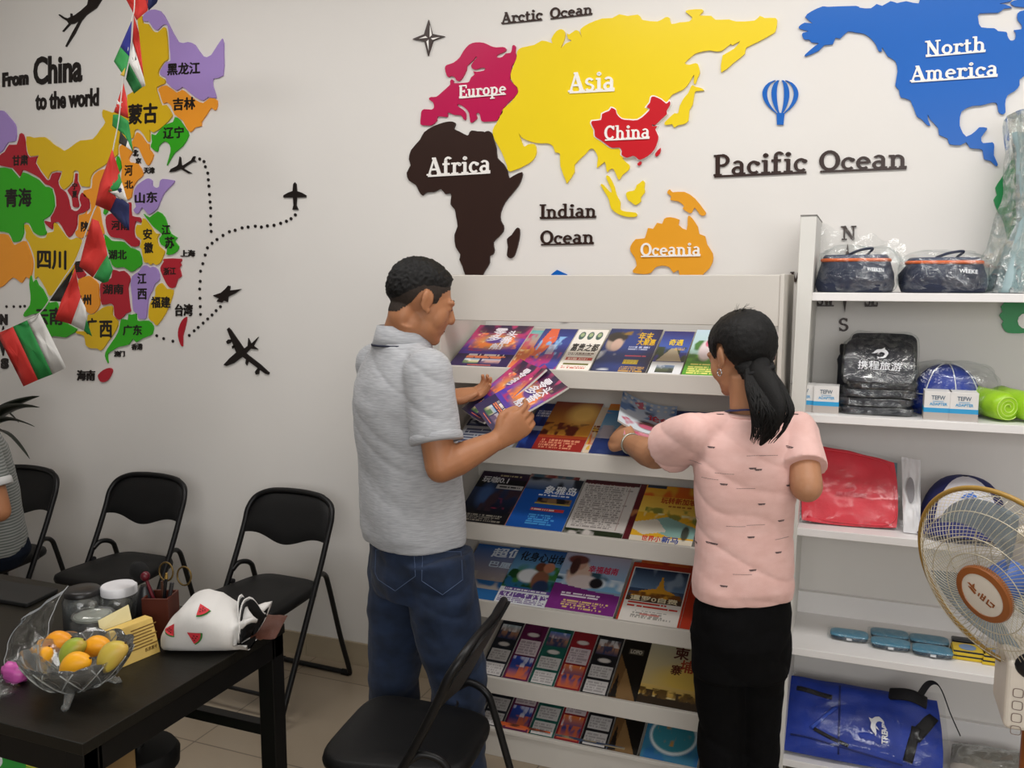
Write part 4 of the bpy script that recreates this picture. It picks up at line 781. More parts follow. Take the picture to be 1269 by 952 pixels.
def art_map(): return Art(base='3a7a9a').seed(43).clouds(0, .4, 1, 1, 'c8a87a', 5, .45).clouds(0, 0, 1, .6, '2c6aa0', 6, .5).ell(.5, .35, .42, .26, 'dfe8ea', 1, .1).ell(.5, .35, .38, .22, '3c8a9a', 1, .1).ell(.25, .62, .12, .05, 'e6eaea', 1, .2).clouds(.2, .2, .8, .55, 'b88a4a', 8, .55)

def on_tray(k, x0, x1, off=0.0, tilt=0.0, lift=.0):
    """frame of a magazine leaning in tray k with its lower edge from x0 to x1"""
    z = LIPZ[k]; ca, sa = math.cos(TRAY_A), math.sin(TRAY_A)
    n = Vector((0, -sa, ca))
    base = Vector((x0, LIPY + .016, z - .018 + lift)) + n * (.006 + off)
    ax = Vector((math.cos(tilt), 0, 0)) + Vector((0, ca, sa)) * math.sin(tilt)
    return (base, ax, Vector((0, ca, sa)) - Vector((1, 0, 0)) * math.sin(tilt))
def lx(k, px, py): return PY(px, py, LIPY).x
GR = ['magazines on the %s tray' % s for s in ('top', 'second', 'third', 'fourth', 'fifth', 'bottom')]
def M(k, x0, x1, h, art, label, titles=(), off=0, tilt=0, lift=0, thick=.006, name='magazine'):
    return magazine(label, on_tray(k, x0, x1, off, tilt, lift), x1 - x0, h, art, titles, thick, GR[k] if name == 'magazine' else 'slim brochures on the %s tray' % ('fifth' if k == 4 else 'bottom'), name=name)
# top tray
M(0, -1.283, -1.073, .292, art_purple(), 'purple magazine at the left end of the top tray, white title', T_PURPLE, off=0.0066)
M(0, -1.115, -.975, .272, art_turq(), 'turquoise and orange magazine half behind its neighbours on the top tray')
M(0, -1.025, -.905, .275, art_orgblue(), 'blue and orange magazine left of the white one on the top tray', off=0.0066)
M(0, -.903, -.795, .28, art_white(), 'white magazine with three green ovals on the top tray', [('富贵之都', '2c2622', .1, .46, .95, .64)], off=.004)
M(0, -.79, -.612, .295, art_night(), 'dark night blue magazine with a pale face, middle of the top tray', [('年末', 'e0b42a', .6, .74, .86, .92), ('大聚惠', 'e0b42a', .62, .62, .95, .76), ('1999', 'e8d060', .54, .21, .76, .29)], off=.002)
M(0, -.605, -.505, .285, art_road(), 'blue magazine with a road photo right of the dark magazine', [('奇遇', 'e8c83a', .3, .66, .75, .8)], off=.002)
M(0, -.50, -.375, .3, art_green(), 'green magazine with yellow lines beside the woman\'s face', [('春游', 'e0d83a', .55, .66, .98, .8)], off=.002)
M(0, -.345, -.235, .3, art_pink(), 'pale pink magazine right of the woman\'s head on the top tray')
# second tray
M(1, -1.27, -1.06, .29, art_greyblue(), 'grey blue magazine at the left end of the second tray')
M(1, -1.045, -.945, .285, art_navy(), 'navy magazine behind the man\'s held magazines on the second tray')
M(1, -.985, -.815, .292, art_sunset(), 'red sunset magazine right of the man\'s hand on the second tray', off=0.0066)
M(1, -.855, -.77, .28, art_orgwhite(), 'cream and orange magazine between sunset and ship covers')
M(1, -.79, -.607, .295, art_ship(), 'blue magazine with a ship under an orange sky', off=0.0066)
M(1, -.60, -.43, .285, art_navy(), 'dark blue magazine left of the woman\'s sleeve on the second tray')
M(1, -.415, -.245, .29, art_sky(), 'pale blue magazine hidden behind the woman at the right end of the second tray')
# third tray
M(2, -1.27, -1.085, .292, art_dark(), 'black magazine with a white title at the left end of the third tray', [('玩咖0.1', 'e2dfe0', .08, .78, .62, .9)])
M(2, -1.085, -.9, .3, Art(base='b07a68').seed(50).clouds(0, .6, 1, 1, '7a2a2a', 5, .45).clouds(0, .8, 1, 1, '3c5a6a', 5, .5), 'skin toned magazine tucked behind the blue one on the third tray')
M(2, -1.078, -.878, .275, art_bluegirl(), 'bright blue magazine with a white title on the third tray', [('象雅岛', 'eef0f4', .38, .68, .95, .84)], off=0.0066)
M(2, -.85, -.655, .295, art_maroon(), 'maroon magazine sticking out behind the white list')
M(2, -.872, -.677, .285, art_list(), 'whitish magazine printed with a long price list', off=0.0066)
M(2, -.655, -.455, .29, art_yellow(), 'yellow magazine with a city skyline left of the woman\'s back', [('玩转新加坡', 'b83a1c', .32, .68, .9, .79), ('世界小', 'd83a2a', .2, .02, .5, .11), ('新马', '2a4aa0', .52, .02, .78, .12)], off=.004)
M(2, -.44, -.245, .29, art_bluebk(), 'blue magazine behind the woman at the right end of the third tray')
# fourth tray
M(3, -1.285, -1.085, 0.276, art_sky(), 'sky blue magazine beside the man\'s jeans, white title', [('超值', 'dfe6ee', .35, .78, .95, .95, .05), ('巴厘', 'c8d8e6', .4, .6, .8, .7)])
M(3, -1.12, -.918, 0.278, art_couple(), 'magazine with a couple in a green park on the fourth tray', [('化身心出纳', '141a22', .1, .76, .95, .93)], off=0.0066)
M(3, -.935, -.7, 0.275, art_girl(), 'purple magazine with a woman in a hat on the fourth tray', [('幸福越南', 'c02a4a', .42, .68, .86, .8)], off=0.0134)
M(3, -.67, -.455, .295, art_red(), 'red magazine sticking out behind the temple cover')
M(3, -.692, -.487, 0.272, art_temple(), 'magazine with a golden temple in a white frame on the fourth tray', [('暹罗0自费', 'e8dcb8', .12, .35, .88, .43)], off=0.0066)
M(3, -.45, -.25, .29, art_bluebk(), 'blue magazine right of the temple cover, half behind the woman', off=.002)
# fifth and bottom trays: slim brochures
SL = [('20242c', 'a8c0c8', 2, 'black slim brochure with white panels beside the chair back'), ('5c1a44', '2c4ab0', 3, 'plum slim brochure with a night photo'), ('1c5a50', '4a7ac0', 4, 'teal slim brochure with white panels'), ('8a2028', 'e07a2c', 5, 'red slim brochure with a sunset photo'), ('1c1c20', '3a4a5a', 6, 'black slim brochure with white panels right of the red brochure')]
for k in (4, 5):
    xs = [(-1.18, -1.095), (-1.09, -1.0), (-.995, -.905), (-.902, -.815), (-.81, -.72)]
    for (x0, x1), (b, p1, sd, lab) in zip(xs, SL):
        M(k, x0, x1, .268, art_slim(b, p1, sd), lab + (' on the fifth tray' if k == 4 else ' on the bottom tray'), off=.002, name='brochure')
    M(k, -.715, -.615, .268, art_black(), 'black brochure with a bronze triangle on the ' + ('fifth' if k == 4 else 'bottom') + ' tray', off=.002, name='brochure', titles=[('LOFO', 'b8b0a0', .3, .74, .7, .8)] if k == 4 else ())
M(4, -.62, -.418, 0.262, art_camb(), 'pale gold magazine titled with large brown characters', [('柬', '54201a', .42, .76, .66, .96), ('埔', 'a8442c', .56, .56, .78, .76), ('寨', '5c241c', .42, .5, .6, .66)], off=0.0086)
M(4, -.405, -.24, .29, art_lime(), 'yellow green magazine half behind the woman\'s trousers', off=.002)
M(5, -.605, -.42, .29, art_map(), 'blue and tan magazine with a white loop on the bottom tray', off=.006)
# loose sheets on the bottom tray and a crinkled blue package at its right end
M(5, -1.28, -1.185, .28, art_dark(), 'dark magazine hidden beside the chair leg on the bottom tray', off=.002)
magazine('orange flyer slid in low at the front of the bottom tray', (Vector((-1.12, LIPY + .013, .085)), Vector((1, 0, -.02)), Vector((0, .55, .84))), .2, .035, Art(30, 8, 'c85a2c').seed(60).clouds(0, 0, 1, 1, '5c2c1c', 6, .5), (), .002, GR[5], name='flyer')
magazine('dark blue flyer slid in low at the front of the bottom tray', (Vector((-.9, LIPY + .013, .085)), Vector((1, 0, 0)), Vector((0, .55, .84))), .24, .03, Art(30, 8, '2c3a54').seed(61).clouds(0, 0, 1, 1, '8a7a5a', 6, .5), (), .002, GR[5], name='flyer')
# ================================================================== white shelf unit on the right
SHZ = [1.608, 1.243, 0.889, 0.505, 0.132]
SHF, SX0, SX1 = 2.745, -.172, 1.02
M_SHELF = mat('white_melamine', 'eceae9', 0.4, var=0.02, scale=5)
M_TRIM = mat('grey_post_laminate', 'd9d8d3', 0.45, var=0.03, scale=5)
shelf = thing('shelf_unit', 'white five tier shelf unit on the right with a tall square post', 'shelf', (.4, 2.9, 0))
def spart(mb, name, m=M_SHELF, **k):
    me = mb.mesh(name, m); me.transform(Matrix.Translation(-shelf.location)); return link(name, me, shelf, **k)
def post(x0t, x1t, x0b, x1b, name):
    mb = MB(); z1 = 1.832
    for a, b in ((0, 1),):
        o = [(x0b, SHF - .012, 0), (x1b, SHF - .012, 0), (x1b, WALL - .002, 0), (x0b, WALL - .002, 0)]; t = [(x0t, SHF - .012, z1), (x1t, SHF - .012, z1), (x1t, WALL - .002, z1), (x0t, WALL - .002, z1)]
        mb.rings([o, t])
    spart(mb, name, M_TRIM, bevel=.0015)
    spart(MB().box((x0t - .001, SHF - .014, z1), (x1t + .001, WALL - .002, z1 + .003)), 'post_cap', mat('post_cap_grey', '7c7a76', .5))
post(-.176, -.131, -.2, -.168, 'side_post')
post(SX1, SX1 + .04, SX1, SX1 + .04, 'side_post')
for k, z in enumerate(SHZ):
    xl = -.137 - .035 * (1.83 - z) / 1.83
    spart(MB().box((xl, SHF, z - .024), (SX1 + .001, WALL - .002, z)), 'shelf_board', bevel=.0015)
    if k >= 3: spart(MB().box((xl + .002, WALL - .02, z), (SX1 - .001, WALL - .002, z + .075)), 'back_strip', bevel=.001)

M_FILM = film()
M_FILMC = film('clear_film_smooth', (.97, .97, .97), .975, .1, 7)
M_FILM2 = film('milky_film', (.93, .96, .95), .5, .2)
def lump(mb, c, r, seed=0, amp=.12, f=2.2, nu=30, nv=20, p=.5, rot=None):
    """crumpled rounded block: superellipsoid with creases"""
    c = Vector(c); R = []
    sg = lambda v, e: math.copysign(abs(v) ** e, v)
    for j in range(nv + 1):
        th = -math.pi / 2 + math.pi * (.03 + .94 * j / nv); ring = []
        for i in range(nu):
            ph = 2 * math.pi * i / nu
            q = Vector((sg(math.cos(th), p) * sg(math.cos(ph), p), sg(math.cos(th), p) * sg(math.sin(ph), p), sg(math.sin(th), p)))
            n = noise.noise(q * f + Vector((seed * 3.1, seed * 1.7, 0))) + .5 * abs(noise.noise(q * f * 2.3 + Vector((seed, 9, 2))))
            q = q * (1 + amp * n); q = Vector((q.x * r[0], q.y * r[1], q.z * r[2]))
            ring.append(c + (rot @ q if rot is not None else q))
        R.append(ring)
    return mb.rings(R)
def child(name, mb, m, root, smooth=40, label=None, **k):
    me = mb.mesh(name, m, smooth); me.transform(root.matrix_world.inverted() if root.matrix_world != Matrix.Identity(4) else Matrix.Translation(-root.location))
    o = link(name, me, root, **k)
    if label: o['label'] = label
    return o
M_NAVY = mat('navy_nylon', '232b42', .6, var=.25, scale=40, bump=.4, bscale=300)
M_OPIPE = mat('orange_piping', 'e2682c', .5)
M_DARKN = mat('charcoal_nylon', '23252e', .6, var=.2, scale=60, bump=.3, bscale=300)
M_BLUEN = mat('royal_blue_nylon', '1c3a9e', .55, var=.2, scale=30, bump=.4, bscale=250)
M_WHT = mat('white_print', 'e4e6ea', .5)

# --- two folded navy bags with orange piping on the top board
def navy_bag(x0, x1, y, zt, seed, label, loose):
    z = SHZ[0]; cx = (x0 + x1) / 2; hw = (x1 - x0) / 2
    t = thing('folded_bag', label, 'bag', (cx, y, z), 0, 'folded navy bags with orange piping')
    def ring(s, zz, dy, w=0):
        out = []
        for i in range(36):
            a = 2 * math.pi * i / 36; c, sn = math.cos(a), math.sin(a)
            r = .5
            px = math.copysign(abs(c) ** r, c) * hw * s; py = math.copysign(abs(sn) ** r, sn) * .1 * dy
            n = noise.noise(Vector((px * 18, py * 18, zz * 30 + seed * 5))) * w
            out.append(Vector((cx + px + n, y + py + n, z + zz)))
        return out
    h = zt - z
    mb = MB(); mb.rings([ring(.98, 0.002, .95, .003), ring(1.03, h * .2, 1.05, .008), ring(.99, h * .5, 1, .012), ring(.9, h * .78, .9, .006), ring(.86, h * .84, .84, .003)]); child('body', mb, M_NAVY, t, 180)
    mb = MB(); mb.rings([ring(.85, h * .84, .84), ring(.86, h * .92, .85, .003), ring(.8, h * .98, .76, .004), ring(.5, h * .95, .4, .005)]); child('lid', mb, mat('navy_nylon_lid', '3a445c', .5, var=.2, scale=40, bump=.3), t, 180)
    mb = MB(); mb.tube(ring(.88, h * .84, .87, .002), .0055, 8, closed=True); child('piping', mb, M_OPIPE, t, 180, 'orange piping')
    mb = MB(); mb.tube(smooth_pts([(cx - hw * .2, y - .03, z + h * .98), (cx + hw * .1, y - .05, z + h * 1.1), (cx + hw * .42, y - .045, z + h * 1.14), (cx + hw * .3, y - .02, z + h)], 5), (.004), 6); child('handle', mb, M_NAVY, t, 180)
    mb = MB(); put_text(mb, 'WEEKEN' if seed == 1 else 'WEEKE', (cx + hw * .3, y - .106, z + h * .56), (hw * .42, 0, -.004), (0, .006, .011), (0, -.001, 0), .02); child('logo', mb, M_WHT, t, None)
    mb = MB(); lump(mb, (cx + (.012 if loose else 0), y, z + h * .55), (hw * 1.06, .112, h * (.60 if not loose else .64)), seed, .13, 2.6, 40, 26, .55)
    if loose:   # the open end of the wrapper stands up behind
        mb.quadgrid(lambda u, v: (cx - hw + 2.3 * hw * u, y + .06 + .02 * math.sin(9 * u) + .03 * v, z + h * .7 + v * (.13 - .06 * u) + .008 * math.sin(23 * u)), 24, 10)
    child('plastic_wrap', mb, M_FILM, t, 180)
navy_bag(PY(1012, 360, 2.84).x, PY(1107, 360, 2.84).x, 2.87, 1.722, 1, 'navy bag with orange piping beside the square post, top shelf board', True)
navy_bag(PY(1116, 360, 2.84).x, PY(1222, 360, 2.84).x, 2.87, 1.712, 2, 'navy bag with orange piping, second from the square post on the top board', False)
# tall wrapped bundle
bx = .5
t = thing('wrapped_bundle', 'tall bundle in milky plastic at the right end of the top shelf board', 'bundle', (bx, 2.9, SHZ[0]))
def bundle(sc, zt, seed, name, m):
    mb = MB(); R = []
    for j in range(26):
        v = j / 25; zz = SHZ[0] + .002 + v * zt
        rad = (.2 - .085 * math.sin(min(1, v * 1.6) * math.pi / 2) + .05 * max(0, v - .55)) * sc
        ring = []
        for i in range(40):
            a = 2 * math.pi * i / 40
            n = 1 + .10 * math.sin(5 * a + seed + 3 * v) + .06 * math.sin(11 * a + 7 * v + seed) + .12 * noise.noise(Vector((math.cos(a) * 2, math.sin(a) * 2, v * 5 + seed)))
            ring.append(Vector((bx + rad * n * math.cos(a), 2.9 + rad * .75 * n * math.sin(a), zz + (.012 * math.sin(6 * a) if j == 25 else 0))))
        R.append(ring)
    mb.rings(R); child(name, mb, m, t, 180)
bundle(.82, .44, 1.3, 'folded_cloth', mat('pale_teal_cloth', '9db4b8', .7, var=.3, scale=12))
bundle(1.0, .5, 4.1, 'plastic_wrap', M_FILM2)

# --- second board
def on(px, py, y): return PY(px, py, y)
z2 = SHZ[1]
def small_box(x, y, label):
    w, d, h = .0725, .07, .083
    t = thing('adapter_box', label, 'box', (x, y, z2), 0, 'small white adapter boxes with a blue band')
    child('carton', MB().box((x - w / 2, y, z2), (x + w / 2, y + d, z2 + h)), mat('white_carton', 'e2e0de', .5), t, None, bevel=.001)
    e = .0006
    child('band', MB().box((x - w / 2 - e, y - e, z2 + h * .27), (x + w / 2 + e, y + d + e, z2 + h * .43)), mat('cyan_ink', '2a9ad0', .45), t, None, 'blue band')
    child('lower_panel', MB().box((x - w / 2 - e, y - e, z2 + .001), (x + w / 2 + e, y + d + e, z2 + h * .27)), mat('grey_ink', 'b4aca6', .5), t, None, 'grey lower panel')
    mb = MB(); put_text(mb, 'TEFW', (x - .018, y, z2 + h * .72), (.036, 0, 0), (0, 0, .012), (0, -.0008, 0), .02)
    child('logo', mb, mat('slate_ink', '5a6a7a', .5), t, None)
    mb = MB(); put_text(mb, 'ADAPTER', (x - .022, y, z2 + h * .52), (.046, 0, 0), (0, 0, .008), (0, -.0008, 0), .02); mb.box((x - .014, y - .0008, z2 + h * .655), (x + .014, y, z2 + h * .67))
    child('product_text', mb, mat('cyan_ink', '2a9ad0', .45), t, None)
small_box(on(993, 510, 2.78).x, 2.79, 'white adapter box mostly hidden behind the square post')
small_box(on(1023, 510, 2.78).x, 2.782, 'white adapter box in full view right beside the square post')
small_box(on(1161.5, 515, 2.77).x, 2.765, 'white adapter box standing in front of the blue cap, left of two')
small_box(on(1193.5, 517, 2.77).x, 2.763, 'white adapter box standing in front of the blue cap, right of two')
# stack of dark pouches
def pouch(c, w, d, h, rot, label, seed, logo=False):
    t = thing('travel_pouch', label, 'pouch', c, 0, 'dark plastic-wrapped travel pouches')
    mb = MB(); lump(mb, c, (w / 2, d / 2, h / 2), seed, .05, 2, 36, 14, .3, rot); child('pouch_body', mb, M_DARKN, t, 180)
    mb = MB(); lump(mb, c, (w / 2 * 1.05, d / 2 * 1.05, h / 2 * 1.25), seed + 5, .09, 3.4, 44, 20, .3, rot); child('plastic_wrap', mb, M_FILM, t, 180)
    if logo:
        mb = MB(); C0 = Vector(c)
        f = lambda u, v: C0 + rot @ Vector((u, v, h / 2 + .006))
        n = rot @ Vector((0, 0, .001))
        put_text(mb, '携程旅游', f(-.058, -.04), f(.062, -.04) - f(-.058, -.04), f(-.058, -.009) - f(-.058, -.04), n, .014)
        leap(mb, f(.004, .022), (f(1, .022) - f(0, .022)) * .021, (f(0, 1) - f(0, 0)) * .021, n)
        child('logo', mb, M_WHT, t, None, 'white printed logo')
def leap(mb, o, ax, ay, n):
    """leaping dolphin mark: body crescent, fin, beak and forked tail"""
    o, ax, ay = Vector(o), Vector(ax), Vector(ay)
    W = lambda p: o + ax * p[0] + ay * p[1]
    outer = [(-1.05, -.02), (-.85, .3), (-.5, .62), (0, .78), (.45, .7), (.8, .42), (.98, .05), (.92, -.35), (.65, -.7), (.25, -.9), (-.1, -.88)]
    inner = [(-.1, -.72), (.2, -.66), (.45, -.45), (.52, -.15), (.38, .1), (.1, .2), (-.3, .14), (-.62, .0), (-.9, -.1)]
    m = len(inner)
    k = [outer[int(round(i * (len(outer) - 1) / (m - 1)))] for i in range(m)]; r = inner[::-1]
    for i in range(m - 1): mb.prism([W(p) for p in (k[i], r[i], r[i + 1], k[i + 1])], n)
    mb.prism([W(p) for p in ((.05, .7), (.5, 1.02), (.45, .62))], n)
    mb.prism([W(p) for p in ((-.35, .1), (-.5, -.3), (-.1, .12))], n)
    mb.prism([W(p) for p in ((-.1, -.8), (-.55, -.62), (-.35, -.9), (-.5, -1.15))], n)
    mb.prism([W(p) for p in ((-.8, .12), (-1.25, -.08), (-.85, -.12))], n)
px0, px1 = on(1040, 505, 2.8).x, on(1131, 505, 2.8).x; pcx, pw = (px0 + px1) / 2, px1 - px0
for k, lab in enumerate(('dark pouch at the bottom of the pouch stack', 'dark pouch second from the bottom of the stack', 'dark pouch third from the bottom of the stack')):
    pouch((pcx + (.004, -.003, .008)[k], 2.86, z2 + .013 + .0265 * k), pw, .15, .024, Matrix.Rotation((.02, -.03, .04)[k], 3, 'Z'), lab, k)
pouch((pcx + .016, 2.863, z2 + .094), pw * .93, .15, .024, Matrix.Rotation(.1, 3, 'X'), 'dark pouch lying just under the tilted one with the logo', 7)
pouch((pcx + .004, 2.835, z2 + .156), pw * .95, .155, .022, Matrix.Rotation(.03, 3, 'Y') @ Matrix.Rotation(math.radians(50), 3, 'X'), 'tilted dark pouch with white dolphin logo on top of the stack', 9, True)
pouch((pcx + .016, 2.89, z2 + .172), pw * .92, .155, .02, Matrix.Rotation(.03, 3, 'Y') @ Matrix.Rotation(math.radians(54), 3, 'X'), 'dark pouch leaning behind the one with the logo', 11)
t = thing('folding_umbrella', 'black folded umbrella upright behind the pouch stack', 'umbrella', (on(1044, 470, 2.96).x, 2.965, z2))
x_, y_ = t.location.x, t.location.y
child('canopy_sleeve', MB().lathe([(.014, 0), (.017, .03), (.016, .13), (.019, .15), (.013, .165)], (x_, y_, z2), 14), M_DARKN, t)
child('handle', MB().lathe([(.011, .165), (.013, .18), (.013, .195), (.009, .2)], (x_, y_, z2), 12), mat('black_plastic', '16161a', .35), t)
# blue cap in film
ccx, ccy = on(1172, 490, 2.92).x, 2.93
t = thing('baseball_cap', 'royal blue cap with white seam lines in plastic behind two boxes', 'cap', (ccx, ccy, z2))
def dome(c, rx, ry, h, a0=0, a1=2 * math.pi, n=28, grow=0, ex=.8):
    R = []
    for j in range(11):
        v = j / 10; s = math.cos(v * math.pi / 2 * .98) ** ex
        R.append([Vector((c[0] + (rx + grow) * s * math.cos(a0 + (a1 - a0) * i / n), c[1] + (ry + grow) * s * math.sin(a0 + (a1 - a0) * i / n), c[2] + (h + grow) * math.sin(v * math.pi / 2 * .98))) for i in range(n)])
    return R
mb = MB(); mb.rings(dome((ccx, ccy, z2 + .003), .102, .095, .145)); child('crown', mb, M_BLUEN, t, 180)
mb = MB()
for a in (-2.25, -1.35, -.5, .5, 1.57, 2.6):
    mb.tube([Vector((ccx + .103 * math.cos(q * math.pi / 2 * .97) ** .8 * math.cos(a), ccy + .096 * math.cos(q * math.pi / 2 * .97) ** .8 * math.sin(a), z2 + .005 + .146 * math.sin(q * math.pi / 2 * .97))) for q in [i / 12 for i in range(13)]], .0016, 6)
mb.tube([Vector((ccx + .097 * math.cos(a), ccy + .09 * math.sin(a), z2 + .062)) for a in [math.pi + math.pi * i / 20 for i in range(21)]], .0016, 6)
child('seam_piping', mb, M_WHT, t, 180, 'white seam piping')
mb = MB(); mb.rings([[Vector((ccx - .02 + r * math.cos(a) * 1.1, ccy - .082 + .02 * k, z2 + .06 + r * math.sin(a))) for a in [math.pi * i / 9 for i in range(10)]] for k, r in ((-1, .018), (0, .02), (1, .018))]); child('strap_opening', mb, mat('dark_lining', '1c1416', .8), t)
mb = MB(); lump(mb, (ccx + .01, ccy - .01, z2 + .078), (.125, .11, .08), 21, .1, 2.2, 40, 24, .6); child('plastic_wrap', mb, M_FILM, t, 180)
# green rolled towels
M_LIME = mat('lime_plastic_towel', '9ccc2a', .35, var=.15, scale=30, bump=.4, bscale=60)
for k, (px, py, lab) in enumerate(((1250, 504, 'lime green roll with its end facing the room on the second board'), (1287, 506, 'lime green roll at the right frame edge on the second board'))):
    e = on(px, py, 2.79); r = .04
    e.z = z2 + r + .003; ax = Vector((-.42, .86, .02)).normalized(); t = thing('rolled_towel', lab, 'towel', (e.x, e.y, z2), 0, 'lime green rolls')
    up = Vector((0, 0, 1)); sd = ax.cross(up)
    prof = [(.001, .004), (.55, .0), (.9, .004), (1, .02), (1.04, .08), (1, .13), (1.03, .17), (.9, .19), (.1, .195)]
    mb = MB(); mb.rings([[e + ax * d + (sd * math.cos(a) + up * math.sin(a)) * (r * s * (1 + .03 * math.sin(5 * a + d * 40))) for a in [2 * math.pi * i / 24 for i in range(24)]] for s, d in prof]); child('roll', mb, M_LIME, t, 180)
    mb = MB(); mb.tube([e + ax * .001 + (sd * math.cos(a) + up * math.sin(a)) * (r * (.15 + .75 * a / 18)) for a in [18 * i / 60 for i in range(61)]], .0015, 6); child('end_spiral', mb, mat('lime_light', 'c2e46a', .4), t)

# --- third board: red pouch, folder, white carrier bag, white cap
z3 = SHZ[2]
def slab_q(q, th, seed, amp=.004, nu=26, nv=18, rnd=.0):
    """cushion-like sheet over quad q (bl, br, tr, tl), thickness th"""
    q = [Vector(p) for p in q]; nrm = (q[1] - q[0]).cross(q[3] - q[0]).normalized()
    def P(u, v, s):
        if rnd:
            uu, vv = u * 2 - 1, v * 2 - 1
            k = 1 - rnd * (uu * uu * vv * vv); u, v = (uu * k + 1) / 2, (vv * k + 1) / 2
        b = (q[0] * (1 - u) + q[1] * u) * (1 - v) + (q[3] * (1 - u) + q[2] * u) * v
        e = (1 - (2 * u - 1) ** 6) * (1 - (2 * v - 1) ** 6)
        n = noise.noise(Vector((u * 5 + seed, v * 4, seed))) + .7 * noise.noise(Vector((u * 3 + v * 6, v * 2 - u * 3, seed + 3)))
        return b + nrm * s * (th / 2 * max(.08, e) + (amp * n if s > 0 else 0))
    mb = MB(); A = [[P(i / nu, j / nv, 1) for i in range(nu + 1)] for j in range(nv + 1)]; B = [[P(i / nu, j / nv, -1) for i in range(nu + 1)] for j in range(nv + 1)]
    ring = lambda M_: [M_[0][i] for i in range(nu)] + [M_[j][nu] for j in range(nv)] + [M_[nv][nu - i] for i in range(nu)] + [M_[nv - j][0] for j in range(nv)]
    mb.quadgrid(lambda u, v: A[round(v * nv)][round(u * nu)], nu, nv); mb.quadgrid(lambda u, v: B[round(v * nv)][round(u * nu)], nu, nv)
    mb.rings([ring(A), ring(B)], False)
    return mb, nrm, P
M_REDB = mat('coral_red_nylon', 'd83a48', .5, var=.12, scale=20, bump=.35, bscale=120)
q = [on(990, 652, 2.80), on(1114, 664, 2.82), on(1111, 572, 2.93), on(999, 548, 2.95)]
q[0].z = z3 + .004; q[1].z = z3 + .004
t = thing('laptop_sleeve', 'coral red flat bag in clear plastic leaning on the third board', 'bag', q[0])
mb, nrm, P = slab_q(q, .022, 3, .006, rnd=.055); child('bag_body', mb, M_REDB, t, 180)
mb = MB()
mb.tube(smooth_pts([P(.06, .05, 1) , P(.5, .03, 1), P(.93, .06, 1), P(.965, .4, 1), P(.94, .85, 1), P(.86, .95, 1), P(.5, .965, 1), P(.05, .95, 1)], 6), .0028, 6); child('edge_binding', mb, M_REDB, t, 180)
mb = MB(); c0 = P(.52, .42, 1) + nrm * .003; ux = (q[1] - q[0]).normalized(); uy = (q[3] - q[0]).normalized()
leap(mb, c0 + uy * .016, ux * .015, uy * .015, nrm * .001); put_text(mb, '携程旅游', c0 - ux * .045 - uy * .012, ux * .09, uy * .014, nrm * .001, .03); child('logo', mb, mat('pale_coral_print', 'd8646e', .5), t, None)
qf = [p + nrm * .004 for p in q]; mb, _, _ = slab_q([qf[0] - ux * .01, qf[1] + ux * .025 + Vector((0, 0, -.002)), qf[2] + ux * .03 + uy * .004, qf[3] + uy * .006], .034, 8, .008, rnd=.0); child('plastic_wrap', mb, M_FILMC, t, 180)
q2 = [on(1035, 600, 3.0), on(1112, 610, 3.0), on(1112, 574, 3.0), on(1035, 563, 3.0)]; q2[0].z = q2[1].z = z3 + .002
t = thing('folder', 'blue grey folder standing behind the red bag', 'folder', q2[0]); mb, _, _ = slab_q(q2, .014, 5, .002, 12, 10); child('cover', mb, mat('blue_grey_plastic', '7aa0b0', .4), t, 180)
q3 = [on(1119, 668, 2.80), on(1140, 672, 2.80), on(1141, 571, 2.94), on(1117, 566, 2.94)]; q3[0].z = q3[1].z = z3 + .003
t = thing('carrier_bag', 'white plastic carrier bag with an oval handle hole beside the red bag', 'bag', q3[0])
mb, nr, P3 = slab_q(q3, .012, 12, .008, 14, 22); child('bag_panel', mb, mat('white_polythene', 'e4e4e6', .35, trans=.1), t, 180)
mb = MB(); cc = P3(.45, .55, 1) + nr * .004
mb.prism([cc + (q3[1] - q3[0]).normalized() * (.011 * math.cos(a)) + (q3[3] - q3[0]).normalized() * (.042 * math.sin(a)) for a in [2 * math.pi * i / 18 for i in range(18)]], nr * .0012); child('handle_hole', mb, mat('hole_grey', '8c8a8e', .7), t, None, 'oval handle hole')
wx, wy = on(1192, 660, 2.9).x, 2.905
t = thing('baseball_cap', 'white and navy cap with a blue dolphin mark behind the fan', 'cap', (wx, wy, z3))
M_CAPW = mat('white_twill', 'dcdce4', .7, bump=.2); M_CAPN = mat('navy_twill', '262c66', .7, bump=.2)
def cap_part(a0, a1, m, nm, grow=0):
    R = dome((wx, wy, z3 + .003), .122, .115, .165, a0, a1, 16, grow, .75); R = [r + [Vector((wx + (.122 + grow) * math.cos(v / 10 * math.pi / 2 * .98) ** .75 * math.cos(a1), wy + (.115 + grow) * math.cos(v / 10 * math.pi / 2 * .98) ** .75 * math.sin(a1), z3 + .003 + (.165 + grow) * math.sin(v / 10 * math.pi / 2 * .98)))] for v, r in enumerate(R)]
    n = len(R[0]); mb = MB(); mb.add([p for r in R for p in r], [(j * n + i, j * n + i + 1, (j + 1) * n + i + 1, (j + 1) * n + i) for j in range(10) for i in range(n - 1)]); child(nm, mb, m, t, 180)
cap_part(-2.35, -.75, M_CAPW, 'front_panel'); cap_part(-.75, 3.93, M_CAPN, 'crown')
mb = MB(); mb.quadgrid(lambda u, v: (wx + (.05 + .075 * v ** .7) * math.cos(-2.7 + 2.26 * u) * 1.15 + .0, wy - .045 + (.075 + .075 * v) * math.sin(-2.7 + 2.26 * u), z3 + .058 - .05 * v + .018 * math.sin(math.pi * u)), 20, 6); child('visor', mb, M_CAPN, t, 180, solid=.003)
